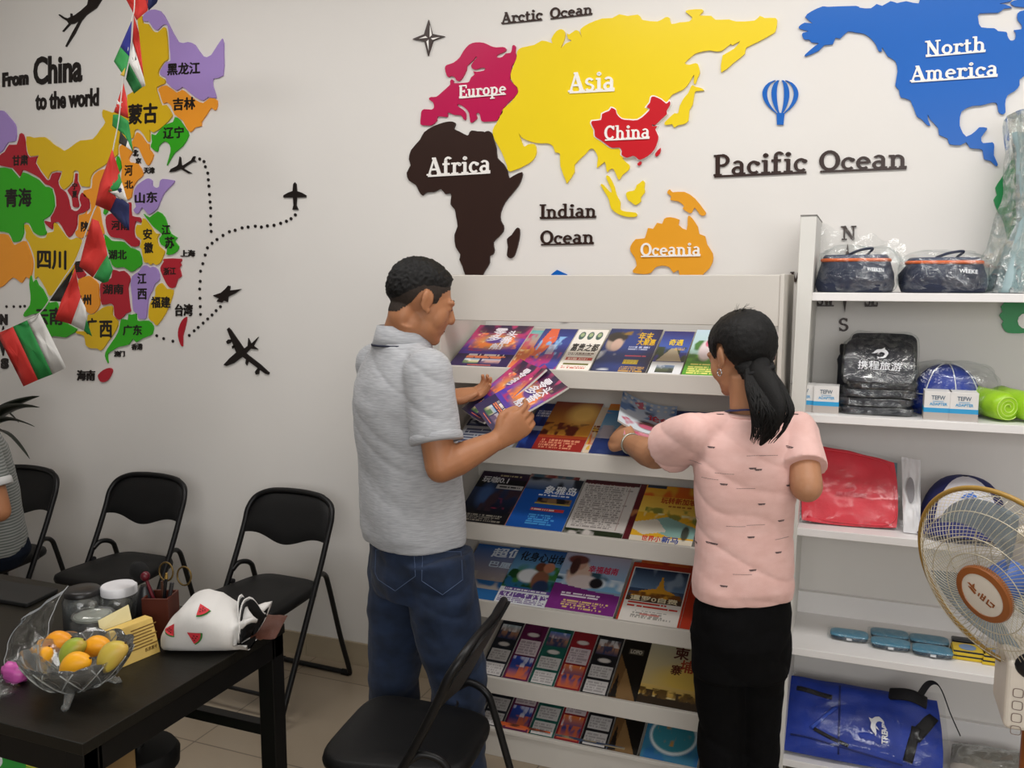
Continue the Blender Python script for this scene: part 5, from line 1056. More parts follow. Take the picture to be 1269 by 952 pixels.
mb = MB(); cdir = math.radians(-85); top = Vector((wx + .005, wy - .098, z3 + .123)); leap(mb, top, Vector((.02, .0, 0)), Vector((0, .010, .017)), Vector((0, -.004, .002)))
put_text(mb, '携程旅游网', top + Vector((-.045, -.006, -.034)), (.1, 0, 0), (0, .004, .011), (0, -.004, .001), .03); child('logo', mb, mat('blue_print', '2a6ac8', .5), t, None, 'blue dolphin mark')

# --- fourth board: wrapped teal cases and yellow packs
z4 = SHZ[3]
M_TEAL = mat('teal_case', '4a86a2', .35, var=.1, scale=30)
def case(px, py, label, y, dz=0):
    e = on(px, py, y); w, d, h = .115, .062, .022
    t = thing('glasses_case', label, 'case', (e.x, y, z4 + dz), 0, 'wrapped teal cases')
    mb = MB(); lump(mb, (e.x, y, z4 + dz + h * .45), (w / 2 * .97, d / 2 * .97, h * .35), 1, .0, 2, 28, 10, .45); child('lower_shell', mb, mat('navy_case_base', '1e3446', .4), t, 180)
    mb = MB(); lump(mb, (e.x, y + .002, z4 + dz + h * .68), (w / 2, d / 2, h * .33), 1, .0, 2, 28, 10, .5); child('lid', mb, M_TEAL, t, 180)
    child('clasp', MB().box((e.x - .008, y - d / 2 - .004, z4 + dz + .007), (e.x + .008, y - d / 2 + .003, z4 + dz + .014)), mat('silver_foil', 'd8dce0', .25, .6), t, None)
    mb = MB(); lump(mb, (e.x, y, z4 + dz + h * .52), (w / 2 * 1.13, d / 2 * 1.1, h * .54), px * .1, .1, 3.4, 36, 14, .4); child('plastic_wrap', mb, M_FILM, t, 180)
case(1053, 776, 'wrapped teal case alone at the left of the fourth board', 2.88)
case(1103, 776, 'wrapped teal case behind another, middle of the fourth board', 2.93)
case(1104, 790, 'wrapped teal case in front of another, middle of the fourth board', 2.855)
case(1152, 783, 'wrapped teal case behind, next to the yellow packs', 2.925)
case(1156, 797, 'wrapped teal case in front, next to the yellow packs', 2.845)
def pack(px, py, y, label, n=2):
    e = on(px, py, y); t = thing('card_pack', label, 'pack', (e.x, y, z4), 0, 'yellow card packs on the fourth board')
    for k in range(n):
        child('pack_box', MB().box((e.x - .045 + .003 * k, y - .035, z4 + .001 + .014 * k), (e.x + .045 + .003 * k, y + .035, z4 + .010 + .014 * k)), mat('yellow_card', 'd8b828', .45, var=.1, scale=60), t, None, bevel=.001)
        child('dark_sleeve', MB().box((e.x - .043 + .003 * k, y - .034, z4 + .010 + .014 * k), (e.x + .043 + .003 * k, y + .034, z4 + .0148 + .014 * k)), mat('dark_card', '22242c', .5), t, None)
    k = n - 1
    child('top_print', MB().lathe([(.022, 0), (.024, .001)], (e.x, y, z4 + .0149 + .014 * k), 16), mat('blue_oval_print', '7a94b8', .5), t, None)
    child('top_card', MB().box((e.x - .04, y - .031, z4 + .0146 + .014 * k), (e.x + .046, y + .031, z4 + .0152 + .014 * k)), mat('yellow_card', 'd8b828', .45), t, None)
pack(1199, 800, 2.87, 'yellow card pack right of the wrapped teal cases')
pack(1237, 806, 2.86, 'yellow card pack behind the lower rim of the fan')
t = thing('phone_holder', 'small black clip lying behind the yellow card packs', 'clip', (on(1195, 785, 2.97).x, 2.97, z4)); x_ = t.location.x
child('clip_body', MB().box((x_ - .035, 2.955, z4 + .001), (x_ + .03, 2.985, z4 + .018)), mat('black_plastic', '16161a', .35), t, None, bevel=.004)

# --- bottom board: blue backpack in film, strap, grey package
z5 = SHZ[4]
q = [on(968, 938, 2.77), on(1172, 958, 2.78), on(1164, 868, 2.93), on(976, 836, 2.95)]
q[0].z = q[1].z = z5 + .012
t = thing('backpack', 'royal blue backpack in clear plastic lying on the bottom board', 'bag', q[0])
mb, nrm, P = slab_q(q, .07, 31, .012, 34, 24, rnd=.03); child('bag_body', mb, M_BLUEN, t, 180)
ux = (q[1] - q[0]).normalized(); uy = (q[3] - q[0]).normalized()
def strip(p0, p1, w, nm, m, n=14, lift=.003, bulge=0):
    mb = MB(); a = [P(p0[0] + (p1[0] - p0[0]) * i / n, p0[1] + (p1[1] - p0[1]) * i / n, 1) + nrm * (lift + bulge * math.sin(math.pi * i / n)) for i in range(n + 1)]
    mb.tube(a, [(w, .0025)] * (n + 1), 8, flat=(a[-1] - a[0]).cross(nrm)); child(nm, mb, m, t, 180)
M_BLK = mat('black_webbing', '17171b', .7, bump=.3)
strip((.07, .80), (.31, .74), .008, 'zip', M_BLK); strip((.36, .05), (.36, .92), .003, 'seam', mat('deep_blue_seam', '12246a', .7)); strip((.18, .3), (.34, .62), .006, 'strap', mat('blue_webbing', '2448b0', .6)); strip((.2, .3), (.42, .16), .006, 'strap', M_BLK); strip((.05, .2), (.75, .06), .003, 'seam', mat('deep_blue_seam', '12246a', .7))
strip((.78, .1), (.84, .55), .014, 'side_strap', M_BLK); strip((.68, .93), (.92, .9), .02, 'top_handle', M_BLK, lift=.006, bulge=.02); strip((.82, .4), (.95, .75), .02, 'strap_pad', M_BLK)
mb = MB(); c0 = P(.6, .48, 1) + nrm * .004; leap(mb, c0, uy * .028 + ux * .006, -ux * .028 + uy * .006, nrm * .002)
put_text(mb, 'TREVSABG', c0 + ux * .03 - uy * .055, uy * .11, -ux * .018, nrm * .002, .03); child('logo', mb, M_WHT, t, None, 'white dolphin logo with sideways lettering')
mb, _, _ = slab_q([q[0] - ux * .012 - uy * .004, q[1] + ux * .02, q[2] + ux * .012 + uy * .02, q[3] - ux * .006 + uy * .015], .092, 44, .014, 40, 30); child('plastic_wrap', mb, M_FILMC, t, 180)
s0 = [on(1140, 862, 2.9), on(1150, 848, 2.9), on(1160, 847, 2.89), on(1168, 858, 2.87), on(1178, 885, 2.85), on(1190, 912, 2.83)]
mb = MB(); sp = smooth_pts(s0, 6); mb.tube(sp, [(.012, .0018)] * len(sp), 8, flat=(1, .3, .3)); child('loose_strap', mb, M_BLK, t, 180, 'black loose strap')
q = [on(1176, 955, 2.78), on(1290, 965, 2.78), on(1290, 938, 2.98), on(1180, 922, 2.98)]
for p in q: p.z = z5 + .03
t = thing('flat_package', 'grey beige flat package in plastic right of the blue backpack', 'package', (q[0].x, q[0].y, z5)); mb, nrm, P = slab_q(q, .05, 51, .006, 24, 14); child('package_body', mb, mat('grey_beige_cloth', '9c958c', .7, var=.2, scale=30), t, 180)
mb, _, _ = slab_q([p + Vector((0, 0, .0)) for p in q], .06, 57, .01, 24, 14); child('plastic_wrap', mb, M_FILM2, t, 180)
# ================================================================== black folding chairs
M_CH = mat('black_vinyl', '0e0e0f', .5, var=.1, scale=60, bump=.25, bscale=500, spec=.3)
M_CHT = mat('black_enamel_tube', '0d0d0f', .4, spec=.4, var=.02)
def bar(pts, r, n=10): return MB().tube(smooth_pts(pts, 8), r, n)
def make_chair(label):
    t = thing('folding_chair', label, 'chair')
    # seat pad: rounded trapezoid cushion
    def out(s, z):
        P = []
        for i in range(48):
            a = 2 * math.pi * i / 48; c, sn = math.cos(a), math.sin(a)
            y = math.copysign(abs(sn) ** .42, sn); x = math.copysign(abs(c) ** .42, c)
            P.append(Vector((x * (.178 + .022 * y) * s, .01 + y * .195 * s, z)))
        return P
    mb = MB(); mb.rings([out(.96, .413), out(1, .418), out(1.012, .43), out(.995, .443), out(.93, .450), out(.6, .447), out(.2, .444)]); o = mb.build('seat', M_CH, t, 50)
    top = []; N = 26                                              # padded backrest, wavy lower edge
    for j in range(9):
        v = j / 8; row = []
        for i in range(N + 1):
            u = i / N * 2 - 1
            zl = .612 - .014 * math.cos(u * math.pi * 1.4) + .01 * u * u; zh = .797 - .082 * (max(0, abs(u) - .45) / .55) ** 2.5
            z = zl + (zh - zl) * v; y = -.122 - (z - .6) * .53 + .006 - .016 * (1 - u * u)
            row.append(Vector((u * .208, y, z)))
        top.append(row)
    mb = MB()
    A = [[p + Vector((0, .014 * (1 - abs(2 * j / 8 - 1) ** 4) * (1 - abs(2 * i / N - 1) ** 8) + .004, 0)) for i, p in enumerate(r)] for j, r in enumerate(top)]
    B = [[p - Vector((0, .006, 0)) for p in r] for r in top]
    ring = lambda G: G[0] + [r[-1] for r in G[1:-1]] + G[-1][::-1] + [r[0] for r in G[-2:0:-1]]
    mb.quadgrid(lambda u, v: A[round(v * 8)][round(u * N)], N, 8); mb.quadgrid(lambda u, v: B[round(v * 8)][round(u * N)], N, 8); mb.rings([ring(A), ring(B)], False)
    mb.build('backrest', M_CH, t, 60)
    yz = lambda z: .215 - z * .475 if z < .55 else -.046 - (z - .55) * .44 - .09
    L_ = []
    for z in (0.012, .2, .4, .55, .66, .72): L_.append((.212 - .008 * z, .2 - z * .53 if z < .6 else .2 - z * .53 + (z - .6) * .1, z))
    up = L_ + [(.185, -.196, .765), (.13, -.213, .79), (.06, -.222, .797)]
    pts = up + [(0, -.225, .798)] + [(-x, y, z) for x, y, z in up[::-1]]
    bar(pts, .0115).build('front_frame', M_CHT, t, 180)
    rl = [(.204, -.058, .485), (.196, -.095, .508), (.186, -.145, .49), (.186, -.17, .43), (.188, -.235, .2), (.19, -.29, .03), (.178, -.296, .012), (.15, -.296, .011)]
    pts = rl + [(-x, y, z) for x, y, z in rl[::-1]]
    bar(pts, .0105).build('rear_frame', M_CHT, t, 180)
    bar([(-.208, .145, .1), (0, .145, .1), (.208, .145, .1)], .008).build('crossbar', M_CHT, t, 180)
    for s in (-1, 1):
        MB().tube([(s * .193, -.05, .44), (s * .205, -.05, .44)], .012, 10).build('hinge_bolt', mat('dark_steel', '4a4a4e', .35, .8), t, 60)
        MB().tube([(s * .212, .201, 0), (s * .211, .186, .03)], .0145, 12).build('foot_cap', M_CH, t, 60)
        MB().tube([(s * .185, -.296, .011), (s * .15, -.296, .011)], .0135, 12).build('foot_cap', M_CH, t, 60)
    return t
G_CH = 'black folding chairs'
ch = make_chair('black folding chair against the wall, nearest the man and partly behind the table corner')
ch['group'] = G_CH; ch.location = (-2.115, 2.685, 0); ch.rotation_euler.z = math.radians(178); ch.scale = (1, 1, .985)
dup(ch, (-2.865, 2.70, 0), math.radians(181), 'black folding chair against the wall behind the jars on the table', G_CH)
dup(ch, (-3.51, 2.61, 0), math.radians(183), 'black folding chair at the left frame edge behind the seated person', G_CH)
dup(ch, (-1.062, 1.955, 0), math.radians(97), 'black folding chair in the foreground right behind the standing man', G_CH)

# ================================================================== black table
TZ = .74
M_TOP = mat('black_wood_grain', '16140f', .42, var=.35, scale=9, bump=.15, bscale=40, stretch=(1, 9, 1), spec=.35)
M_TFR = mat('black_table_frame', '0c0b0a', .5, spec=.3)
TX0, TX1, TY0, TY1 = -3.05, -1.384, 1.188, 1.84
table = thing('work_table', 'black table with square legs in the left foreground', 'table', ((TX0 + TX1) / 2, 1.5, 0))
child('tabletop', MB().box((TX0, TY0, TZ - .026), (TX1, TY1, TZ)), M_TOP, table, None, bevel=.002)
for nm, lo, hi in (('apron', (TX0 + .02, TY0 + .004, TZ - .082), (TX1 - .004, TY0 + .04, TZ - .026)), ('apron', (TX0 + .02, TY1 - .04, TZ - .082), (TX1 - .004, TY1 - .004, TZ - .026)), ('apron', (TX1 - .04, TY0 + .04, TZ - .082), (TX1 - .004, TY1 - .04, TZ - .026)),
                   ('stretcher', (TX0 + .05, TY1 - .042, .435), (TX1 - .04, TY1 - .01, .465))):
    child(nm, MB().box(lo, hi), M_TFR, table, None, bevel=.002)
for x in (TX0 + .004, TX1 - .052):
    for y in (TY0 + .003, TY1 - .051): child('leg', MB().box((x, y, 0), (x + .048, y + .048, TZ - .026)), M_TFR, table, None, bevel=.002)

# ------------------------------------------------------------------ things on the table
on_t = lambda px, py, z=TZ: PZ(px, py, z)
# glass bowl with mangoes
bc = PZ(96, 808, TZ + .095); bc.z = TZ
M_GLASS = glass(); bowl = thing('glass_bowl', 'footed cut glass bowl holding mangoes on the black table', 'bowl', bc)
mb = MB(); R = []
for rad, z in [(.03, .020), (.058, .026), (.088, .05), (.106, .078), (.115, .095), (.1125, .096), (.1035, .079), (.085, .052), (.056, .030), (.02, .025)]:
    ring = []
    for i in range(96):
        a = 2 * math.pi * i / 96; s = 1 + .025 * math.cos(12 * a) * (z > .05); dz = .008 * abs(math.cos(6 * a)) * max(0, (z - .078) / .018)
        ring.append(bc + Vector((rad * s * math.cos(a), rad * s * math.sin(a), z + dz)))
    R.append(ring)
mb.rings(R); child('bowl', mb, M_GLASS, bowl, 180)
mb = MB()
for k in range(24):
    a = 2 * math.pi * k / 24; pts = []
    for i in range(7):
        v = i / 6; rad = .056 + .057 * v ** .8; aa = a + .5 * v * (1 if k % 2 else -1); pts.append(bc + Vector((rad * 1.015 * math.cos(aa), rad * 1.015 * math.sin(aa), .027 + .066 * v ** 1.3)))
    mb.tube(pts, .0016, 5)
child('cut_pattern', mb, glass('cut_glass', haze=.3), bowl, 180)
for k in range(3):
    a = math.radians(-62 + 120 * k); d = Vector((math.cos(a), math.sin(a), 0))
    mb = MB(); mb.tube(smooth_pts([bc + d * .046 + Vector((0, 0, .032)), bc + d * .062 + Vector((0, 0, .018)), bc + d * .076 + Vector((0, 0, .007)), bc + d * .084 + Vector((0, 0, .008))], 5), [.012, .0115, .011, .0105, .010, .0095, .009, .0085, .008, .008, .008, .008, .008, .008, .008, .008][:16], 10); child('foot', mb, glass('foot_glass', haze=.12), bowl, 180)
def mango(px, py, depth, r, tilt, label, c, c2):
    """px,py of its centre; depth = height of centre above the table"""
    p = PY(px, py, bc.y + depth); t = thing('mango', label, 'fruit', (p.x, p.y, TZ + .04), 0, 'mangoes in the glass bowl')
    rot = Matrix.Rotation(-.2, 3, 'Z') @ Matrix.Rotation(tilt, 3, 'Y') @ Matrix.Rotation(-.5, 3, 'X'); mb = MB(); R = []
    for j in range(19):
        th = math.pi * (.02 + .96 * j / 18); ring = []
        for i in range(28):
            ph = 2 * math.pi * i / 28; q = Vector((r * .84 * math.sin(th) * math.cos(ph), r * .78 * math.sin(th) * math.sin(ph), -r * 1.26 * math.cos(th)))
            q.x += .18 * r * (q.z / r) ** 2 - .1 * r; q *= 1 + .03 * noise.noise(q * 40)
            ring.append(p + rot @ q)
        R.append(ring)
    mb.rings(R)
    key = 'mango_' + c
    if key not in _mats:
        m = mat(key, c, .42, var=.0); nt = m.node_tree; mx = [n for n in nt.nodes if n.type == 'MIX'][0]
        mx.inputs[6].default_value = (*lin(c), 1); mx.inputs[7].default_value = (*lin(c2), 1)
        nz = [n for n in nt.nodes if n.type == 'TEX_NOISE'][0]; nz.inputs['Scale'].default_value = 14; mr = nt.nodes.new('ShaderNodeMapRange'); mr.inputs[1].default_value = .48; mr.inputs[2].default_value = .72
        nt.links.new(nz.outputs['Fac'], mr.inputs[0]); nt.links.new(mr.outputs[0], mx.inputs[0])
    child('flesh', mb, _mats[key], t, 180)
    mb = MB(); mb.tube([p + rot @ Vector((.08 * r, 0, 1.22 * r)), p + rot @ Vector((.09 * r, 0, 1.32 * r))], .0025, 8); child('stem', mb, mat('brown_stem', '4a3420', .8), t, 60)
mango(71, 797, .045, .029, 1.1, 'orange yellow mango at the back left of the bowl', 'f0a01e', 'e88c18')
mango(90, 807, .0, .028, .6, 'green blushed mango in the middle of the bowl', '9caa3a', 'd08a4a')
mango(119, 802, .035, .027, 1.2, 'yellow mango at the back right between the green and pale ones', 'f2a822', 'e89a1c')
mango(50, 821, .0, .030, .15, 'large round yellow mango at the left of the bowl', 'f2ac20', 'e89c18')
mango(93, 824, -.038, .029, 1.0, 'yellow mango with a brown spot at the front of the bowl', 'f4ae1e', 'e49a1c')
mango(139, 813, .0, .031, .6, 'pale green yellow mango at the right of the bowl', 'c8b04a', 'd09a5a')
mango(90, 838, -.03, .025, 1.4, 'small yellow mango lowest in the bowl', 'e8a01c', 'd88a1a')
# jars
def jar(px, py, r, h, label, lid, fill, z=TZ):
    c = on_t(px, py); t = thing('glass_jar', label, 'jar', c)
    child('jar_glass', MB().lathe([(r * .92, .002), (r, .01), (r, h * .78), (r * .82, h * .9), (r * .8, h * .95), (r * .74, h * .95), (r * .94, h * .76), (r * .94, .012), (.004, .008)], c, 32), M_GLASS, t, 180)
    if fill: child('contents', MB().lathe([(r * .88, .013), (r * .9, .02), (r * .9, h * .5), (r * .5, h * .56), (.004, h * .55)], c, 24), mat('dark_tea_leaves', '2a241c', .9, var=.6, scale=120, bump=.8, bscale=200), t, 180)
    if lid == 'white': child('lid', MB().lathe([(r * .86, h * .9), (r * .9, h * .91), (r * .9, h * 1.1), (r * .85, h * 1.13), (.004, h * 1.13)], c, 40), mat('white_plastic_lid', 'd6d6da', .4), t, 50, 'white screw lid')
    elif lid == 'dark': child('lid', MB().lathe([(r * .84, h * .9), (r * .9, h * .91), (r * .9, h * 1.02), (r * .8, h * 1.06), (.004, h * 1.06)], c, 40), mat('dark_plastic_lid', '1c1a1a', .35), t, 50, 'dark lid')
    else:
        child('lid', MB().lathe([(r * .96, h * .93), (r * .98, h * .96), (r * .85, h * 1.03), (r * .4, h * 1.1), (r * .12, h * 1.12), (r * .1, h * 1.16), (r * .2, h * 1.2), (r * .25, h * 1.26), (r * .2, h * 1.32), (.003, h * 1.34)], c, 36), M_GLASS, t, 180, 'glass lid with ball knob')
        child('lid_rim', MB().lathe([(r * .78, h * .86), (r * .84, h * .87), (r * .84, h * .94), (r * .78, h * .945)], c, 36), mat('frosted_seal', 'b4b8ae', .4, alpha=.7), t, 60)
jar(105, 780, .05, .105, 'dark lidded glass jar behind the zip bag', 'dark', True)
jar(117, 800, .052, .085, 'low glass jar with a ball knob lid behind the mangoes', 'glass', True)
jar(150, 776, .05, .10, 'glass jar with a white screw lid', 'white', True)
# yellow box, open flap
o = on_t(143, 834); o.x -= .01
xa, ya = (on_t(199, 808) - o), Vector((0, 0, 0)); xa.z = 0; wbox = xa.length; xa.normalize(); yb = Vector((0, 0, 1)).cross(xa)
t = thing('paper_box', 'yellow snack box with an open flap beside the mango bowl', 'box', o)
hb_, db = .085, .06
M_YB = mat('yellow_carton', 'd8b866', .55, var=.08, scale=25); M_YB2 = mat('cream_carton', 'd8cc9a', .6)
front = [o, o + xa * wbox, o + xa * (wbox * .98) + yb * .022 + Vector((0, 0, hb_)), o + yb * .022 + xa * .012 + Vector((0, 0, hb_))]
back = [p + yb * (db if i < 2 else .028) for i, p in enumerate(front)]
mb = MB(); mb.add(front + back, [(0, 1, 2, 3), (5, 4, 7, 6), (4, 0, 3, 7), (1, 5, 6, 2), (0, 4, 5, 1), (3, 2, 6, 7)]); child('box_body', mb, M_YB, t, None, bevel=.0015)
mb = MB(); mb.prism([back[3] - xa * .004, back[2] - xa * wbox * .28, back[2] - xa * wbox * .26 + Vector((0, 0, .034)) + yb * .014, back[3] + Vector((0, 0, .022)) + yb * .012], yb * .0015); child('open_flap', mb, M_YB2, t, None)
mb = MB(); fx = front[1] - front[0]; fz = front[3] - front[0]; nn = fx.cross(fz).normalized() * .0006
for i in range(7): mb.prism([front[0] + fx * u + fz * v + nn for u, v in ((.42, .82 - i * .085), (.95 - .05 * (i % 3), .82 - i * .085), (.95 - .05 * (i % 3), .85 - i * .085), (.42, .85 - i * .085))], nn)
put_text(mb, '乐享果干', front[0] + fx * .68 + fz * .16 + nn, fx * .26, fz * .1, nn, .04); child('print', mb, mat('ochre_print', '7a5c28', .6), t, None)
# pen holder with pens, brush and scissors
c = on_t(201, 785)
t = thing('pen_holder', 'reddish brown wooden pen holder on the black table', 'holder', c)
r45 = Matrix.Rotation(.35, 3, 'Z'); s = .034
mb = MB()
o_ = [(-1, -1), (1, -1), (1, 1), (-1, 1)]
lvl = [(1, .0), (1, .105), (.86, .105), (.86, .006)]
mb.rings([[c + r45 @ Vector((x * s * k, y * s * k, z)) for x, y in o_] for k, z in lvl]); child('cup', mb, mat('red_brown_wood', '4e2014', .45, var=.3, scale=12, stretch=(1, 1, .2)), t, None, bevel=.001)
def stick(name, label, cat, b, e, r, m, extra=None):
    b, e = Vector(b), Vector(e); tt = thing(name, label, cat, c + Vector((0, 0, .01)), 0, None); mb = MB(); mb.tube([b, b.lerp(e, .5), e], r, 10); child('shaft', mb, m, tt, 60)
    if extra: extra(tt, b, e)
    return tt
stick('pen', 'dark red pen leaning left in the pen holder', 'pen', c + Vector((.008, 0, .012)), c + Vector((-.035, -.012, .152)), .0042, mat('dark_red_lacquer', '5c1420', .3), lambda tt, b, e: child('cap', MB().ball(e, (.012, .012, .013)), mat('crimson_cap', '560e1c', .35), tt, 180))
stick('pen', 'gold tipped black pen leaning right in the pen holder', 'pen', c + Vector((-.006, .004, .012)), c + Vector((.022, .0, .15)), .004, mat('black_plastic', '16161a', .35), lambda tt, b, e: child('tip', MB().tube([e, e + (e - b).normalized() * .014], [.0045, .003], 10), mat('brass', 'c8a860', .3, .9), tt, 60))
stick('pencil', 'brown pencil standing in the middle of the pen holder', 'pencil', c + Vector((.002, .01, .012)), c + Vector((-.004, .012, .135)), .0035, mat('brown_lacquer', '4a2a1c', .4))
def scis(tt, b, e):
    mb = MB(); n = (e - b).normalized(); sd = n.cross(Vector((0, 1, 0))).normalized()
    for sg, q in ((1, .0), (-1, .012)):
        cc_ = e + n * .022 + sd * sg * .024 + Vector((0, q, 0))
        mb.tube([cc_ + n * .024 * math.cos(a) + sd * .022 * math.sin(a) for a in [2 * math.pi * i / 20 for i in range(20)]], .0024, 8, closed=True)
    child('finger_rings', mb, mat('aged_brass', '6e5a34', .4, .8), tt, 180, 'brass finger rings')
stick('scissors', 'scissors with brass finger rings standing in the pen holder', 'scissors', c + Vector((.01, -.004, .012)), c + Vector((.035, .006, .138)), .005, mat('dark_steel', '4a4a4e', .35, .8), scis)
# black round brush
cb = on_t(183, 783)
t = thing('round_brush', 'black upright brush with a round head left of the pen holder', 'brush', cb)
child('handle', MB().lathe([(.024, 0), (.026, .05), (.022, .1), (.012, .125)], cb, 18), mat('black_plastic', '16161a', .35), t, 60)
mb = MB(); mb.ball(cb + Vector((-.018, 0, .158)), (.03, .018, .028), Matrix.Rotation(.3, 3, 'Y')); child('bristle_head', mb, mat('black_bristle', '0c0c0d', .9, bump=.8, bscale=500), t, 180)
# white tote bag with watermelon print
t0 = on_t(262, 800); tote = thing('tote_bag', 'crumpled white cloth bag with watermelon slices on the black table', 'bag', t0)
M_TOTE = mat('white_canvas', 'd4d2cf', .75, var=.04, scale=10, bump=.15, bscale=120); M_TIN = mat('black_lining', '0e0e10', .8)
tc0 = on_t(263, 782, TZ + .06); ax_ = (on_t(325, 785) - on_t(210, 785)); ax_.z = 0; half = ax_.length / 2 * .86; ax_.normalize(); ay_ = Vector((0, 0, 1)).cross(ax_)
prof = [(-1.06, .02, .018), (-1.0, .05, .05), (-.8, .066, .085), (-.5, .075, .118), (-.15, .078, .13), (.2, .076, .125), (.5, .07, .105), (.72, .06, .088)]
def tote_ring(x, w, h, sd=0, wav=0):
    r = []
    for i in range(40):
        a = 2 * math.pi * i / 40; c_, s_ = math.cos(a), math.sin(a)
        y = math.copysign(abs(c_) ** .75, c_) * w; z = h * .5 + math.copysign(abs(s_) ** .7, s_) * h * .5
        q = t0 + ax_ * (x * half) + ay_ * y + Vector((0, 0, max(.002, z)))
        n = noise.noise(q * 14) * .007 + (.5 - abs(noise.noise(q * 9 + Vector((3, 1, 0))))) * .006 + wav * .012 * math.sin(5 * a + sd)
        if z > .01: q += Vector((0, 0, n)) + ay_ * n * c_ * 1.2 + ax_ * (wav * .02 * math.sin(3 * a + sd))
        q.z = max(q.z, TZ + .002); r.append(q)
    return r
mb = MB()
pp = []
for i in range(len(prof) - 1):
    for k in range(3): f = k / 3; pp.append([prof[i][j] * (1 - f) + prof[i + 1][j] * f for j in range(3)])
pp.append(prof[-1]); rings_ = [tote_ring(*q) for q in pp] + [tote_ring(.8, .058, .095, .5, .6), tote_ring(.92, .062, .10, .8, 1.1), tote_ring(1.02, .066, .098, 1, 1.3)]
mb.rings(rings_ + [tote_ring(1.0, .058, .086, 1, 1.2), tote_ring(.85, .045, .07, .8, .6)], True); child('cloth_body', mb, M_TOTE, tote, 180)
mb = MB(); mb.rings([tote_ring(.99, .0555, .083, 1, 1.15), tote_ring(.84, .042, .066, .8, .5)], True); child('lining', mb, M_TIN, tote, 180, 'black lining')
for dx, sd in ((.82, 2.2), (.95, 3.7)):
    mb = MB(); pts = [t0 + ax_ * (half * dx + .012 * math.sin(4 * u + sd)) + ay_ * (-.07 + .12 * u) + Vector((0, 0, .05 + .055 * math.sin(math.pi * u) + .012 * math.sin(9 * u + sd))) for u in [i / 16 for i in range(17)]]
    mb.tube(pts, [(.018, .0025)] * 17, 8, flat=(0, 0, 1)); child('hem_fold', mb, M_TOTE, tote, 180)
    mb = MB(); mb.tube([p + ax_ * .005 - Vector((0, 0, .004)) for p in pts], [(.015, .002)] * 17, 8, flat=(0, 0, 1)); child('lining', mb, M_TIN, tote, 180)
bv = None
body = [o for o in tote.children if o.name.startswith('cloth_body')][0]
bm_ = bmesh.new(); bm_.from_mesh(body.data); bv = BVHTree.FromBMesh(bm_); bm_.free()
def decal(root, bvh, px, py, shape, m, name, label=None, ox=(0, 0, 0), lift=.0008, size=1.0):
    """small printed patch laid on the surface seen at a photo point"""
    off = Vector(root.location); d = _ray(px, py).normalized(); hit = bvh.ray_cast(_c - off, d)
    if hit[0] is None: return None
    n = hit[1] if hit[1].dot(d) < 0 else -hit[1]; u = Vector((0, 0, 1)).cross(n).normalized(); v = n.cross(u)
    mb = MB()
    for poly in shape:
        pts = []
        for a, b in poly:
            q = hit[0] + u * a * size + v * b * size; h = bvh.ray_cast(q + n * .06, -n)
            pts.append((h[0] if h[0] is not None else q) + n * lift)
        mb.add(pts, [tuple(range(len(pts)))])
    me = mb.mesh(name, m, None, True, True); o = link(name, me, root)
    if label: o['label'] = label
    return o
ML_R, ML_G, ML_S = mat('melon_red', 'c8323c', .7), mat('melon_green', '3c7a3a', .7), mat('melon_seed', '2a1414', .7)
def melon(px, py, rot_, size):
    R2 = lambda p: (p[0] * math.cos(rot_) - p[1] * math.sin(rot_), p[0] * math.sin(rot_) + p[1] * math.cos(rot_))
    arc = lambda r, a0, a1, n=9: [(r * math.cos(math.radians(a0 + (a1 - a0) * i / n)), r * math.sin(math.radians(a0 + (a1 - a0) * i / n))) for i in range(n + 1)]
    fan_ = arc(1, -125, -55); rind = arc(1.14, -125, -55)
    decal(tote, bv, px, py, [[R2((p[0], p[1] + .6)) for p in rind] + [R2((0, .6))]], ML_G, 'melon_rind', 'green melon rind', lift=.003, size=size)
    decal(tote, bv, px, py, [[R2((p[0], p[1] + .6)) for p in fan_] + [R2((0, .72))]], ML_R, 'melon_slice', 'red melon slice', lift=.0042, size=size)
    decal(tote, bv, px, py, [[R2((x + .05 * math.cos(a), y + .08 * math.sin(a))) for a in (0, 1, 2, 3, 4, 5)] for x, y in ((-.12, .1), (.1, .12), (0, -.1), (.2, -.12), (-.22, -.1))], ML_S, 'melon_seeds', lift=.0056, size=size)
melon(251, 757, .35, .028); melon(242, 789, 1.0, .03); melon(212, 781, -.5, .026)
# brown wallet and card under the bag's mouth
c = on_t(322, 786); t = thing('leather_wallet', 'brown leather wallet sticking out beside the white cloth bag', 'wallet', c)
mb, _, _ = slab_q([c + ax_ * -.07 + ay_ * -.03, c + ax_ * .05 + ay_ * -.05 + Vector((0, 0, .002)), c + ax_ * .06 + ay_ * .05 + Vector((0, 0, .03)), c + ax_ * -.05 + ay_ * .06 + Vector((0, 0, .03))], .014, 3, .003, 14, 12)
for i, v_ in enumerate(mb.v): mb.v[i] = (v_[0], v_[1], max(v_[2], TZ + .006))
child('cover', mb, mat('brown_leather', '4c2a1e', .5, var=.25, scale=30, bump=.3), t, 180)
c = on_t(318, 787); c = on_t(327, 784); t = thing('paper_card', 'small tan card at the far corner of the black table', 'card', c)
child('card', MB().frame_box(c + Vector((-.03, -.035, .0006)), (.055, -.012, .001), (.008, .03, 0), (0, 0, .001)), mat('tan_card', '8a6a52', .6), t, None)
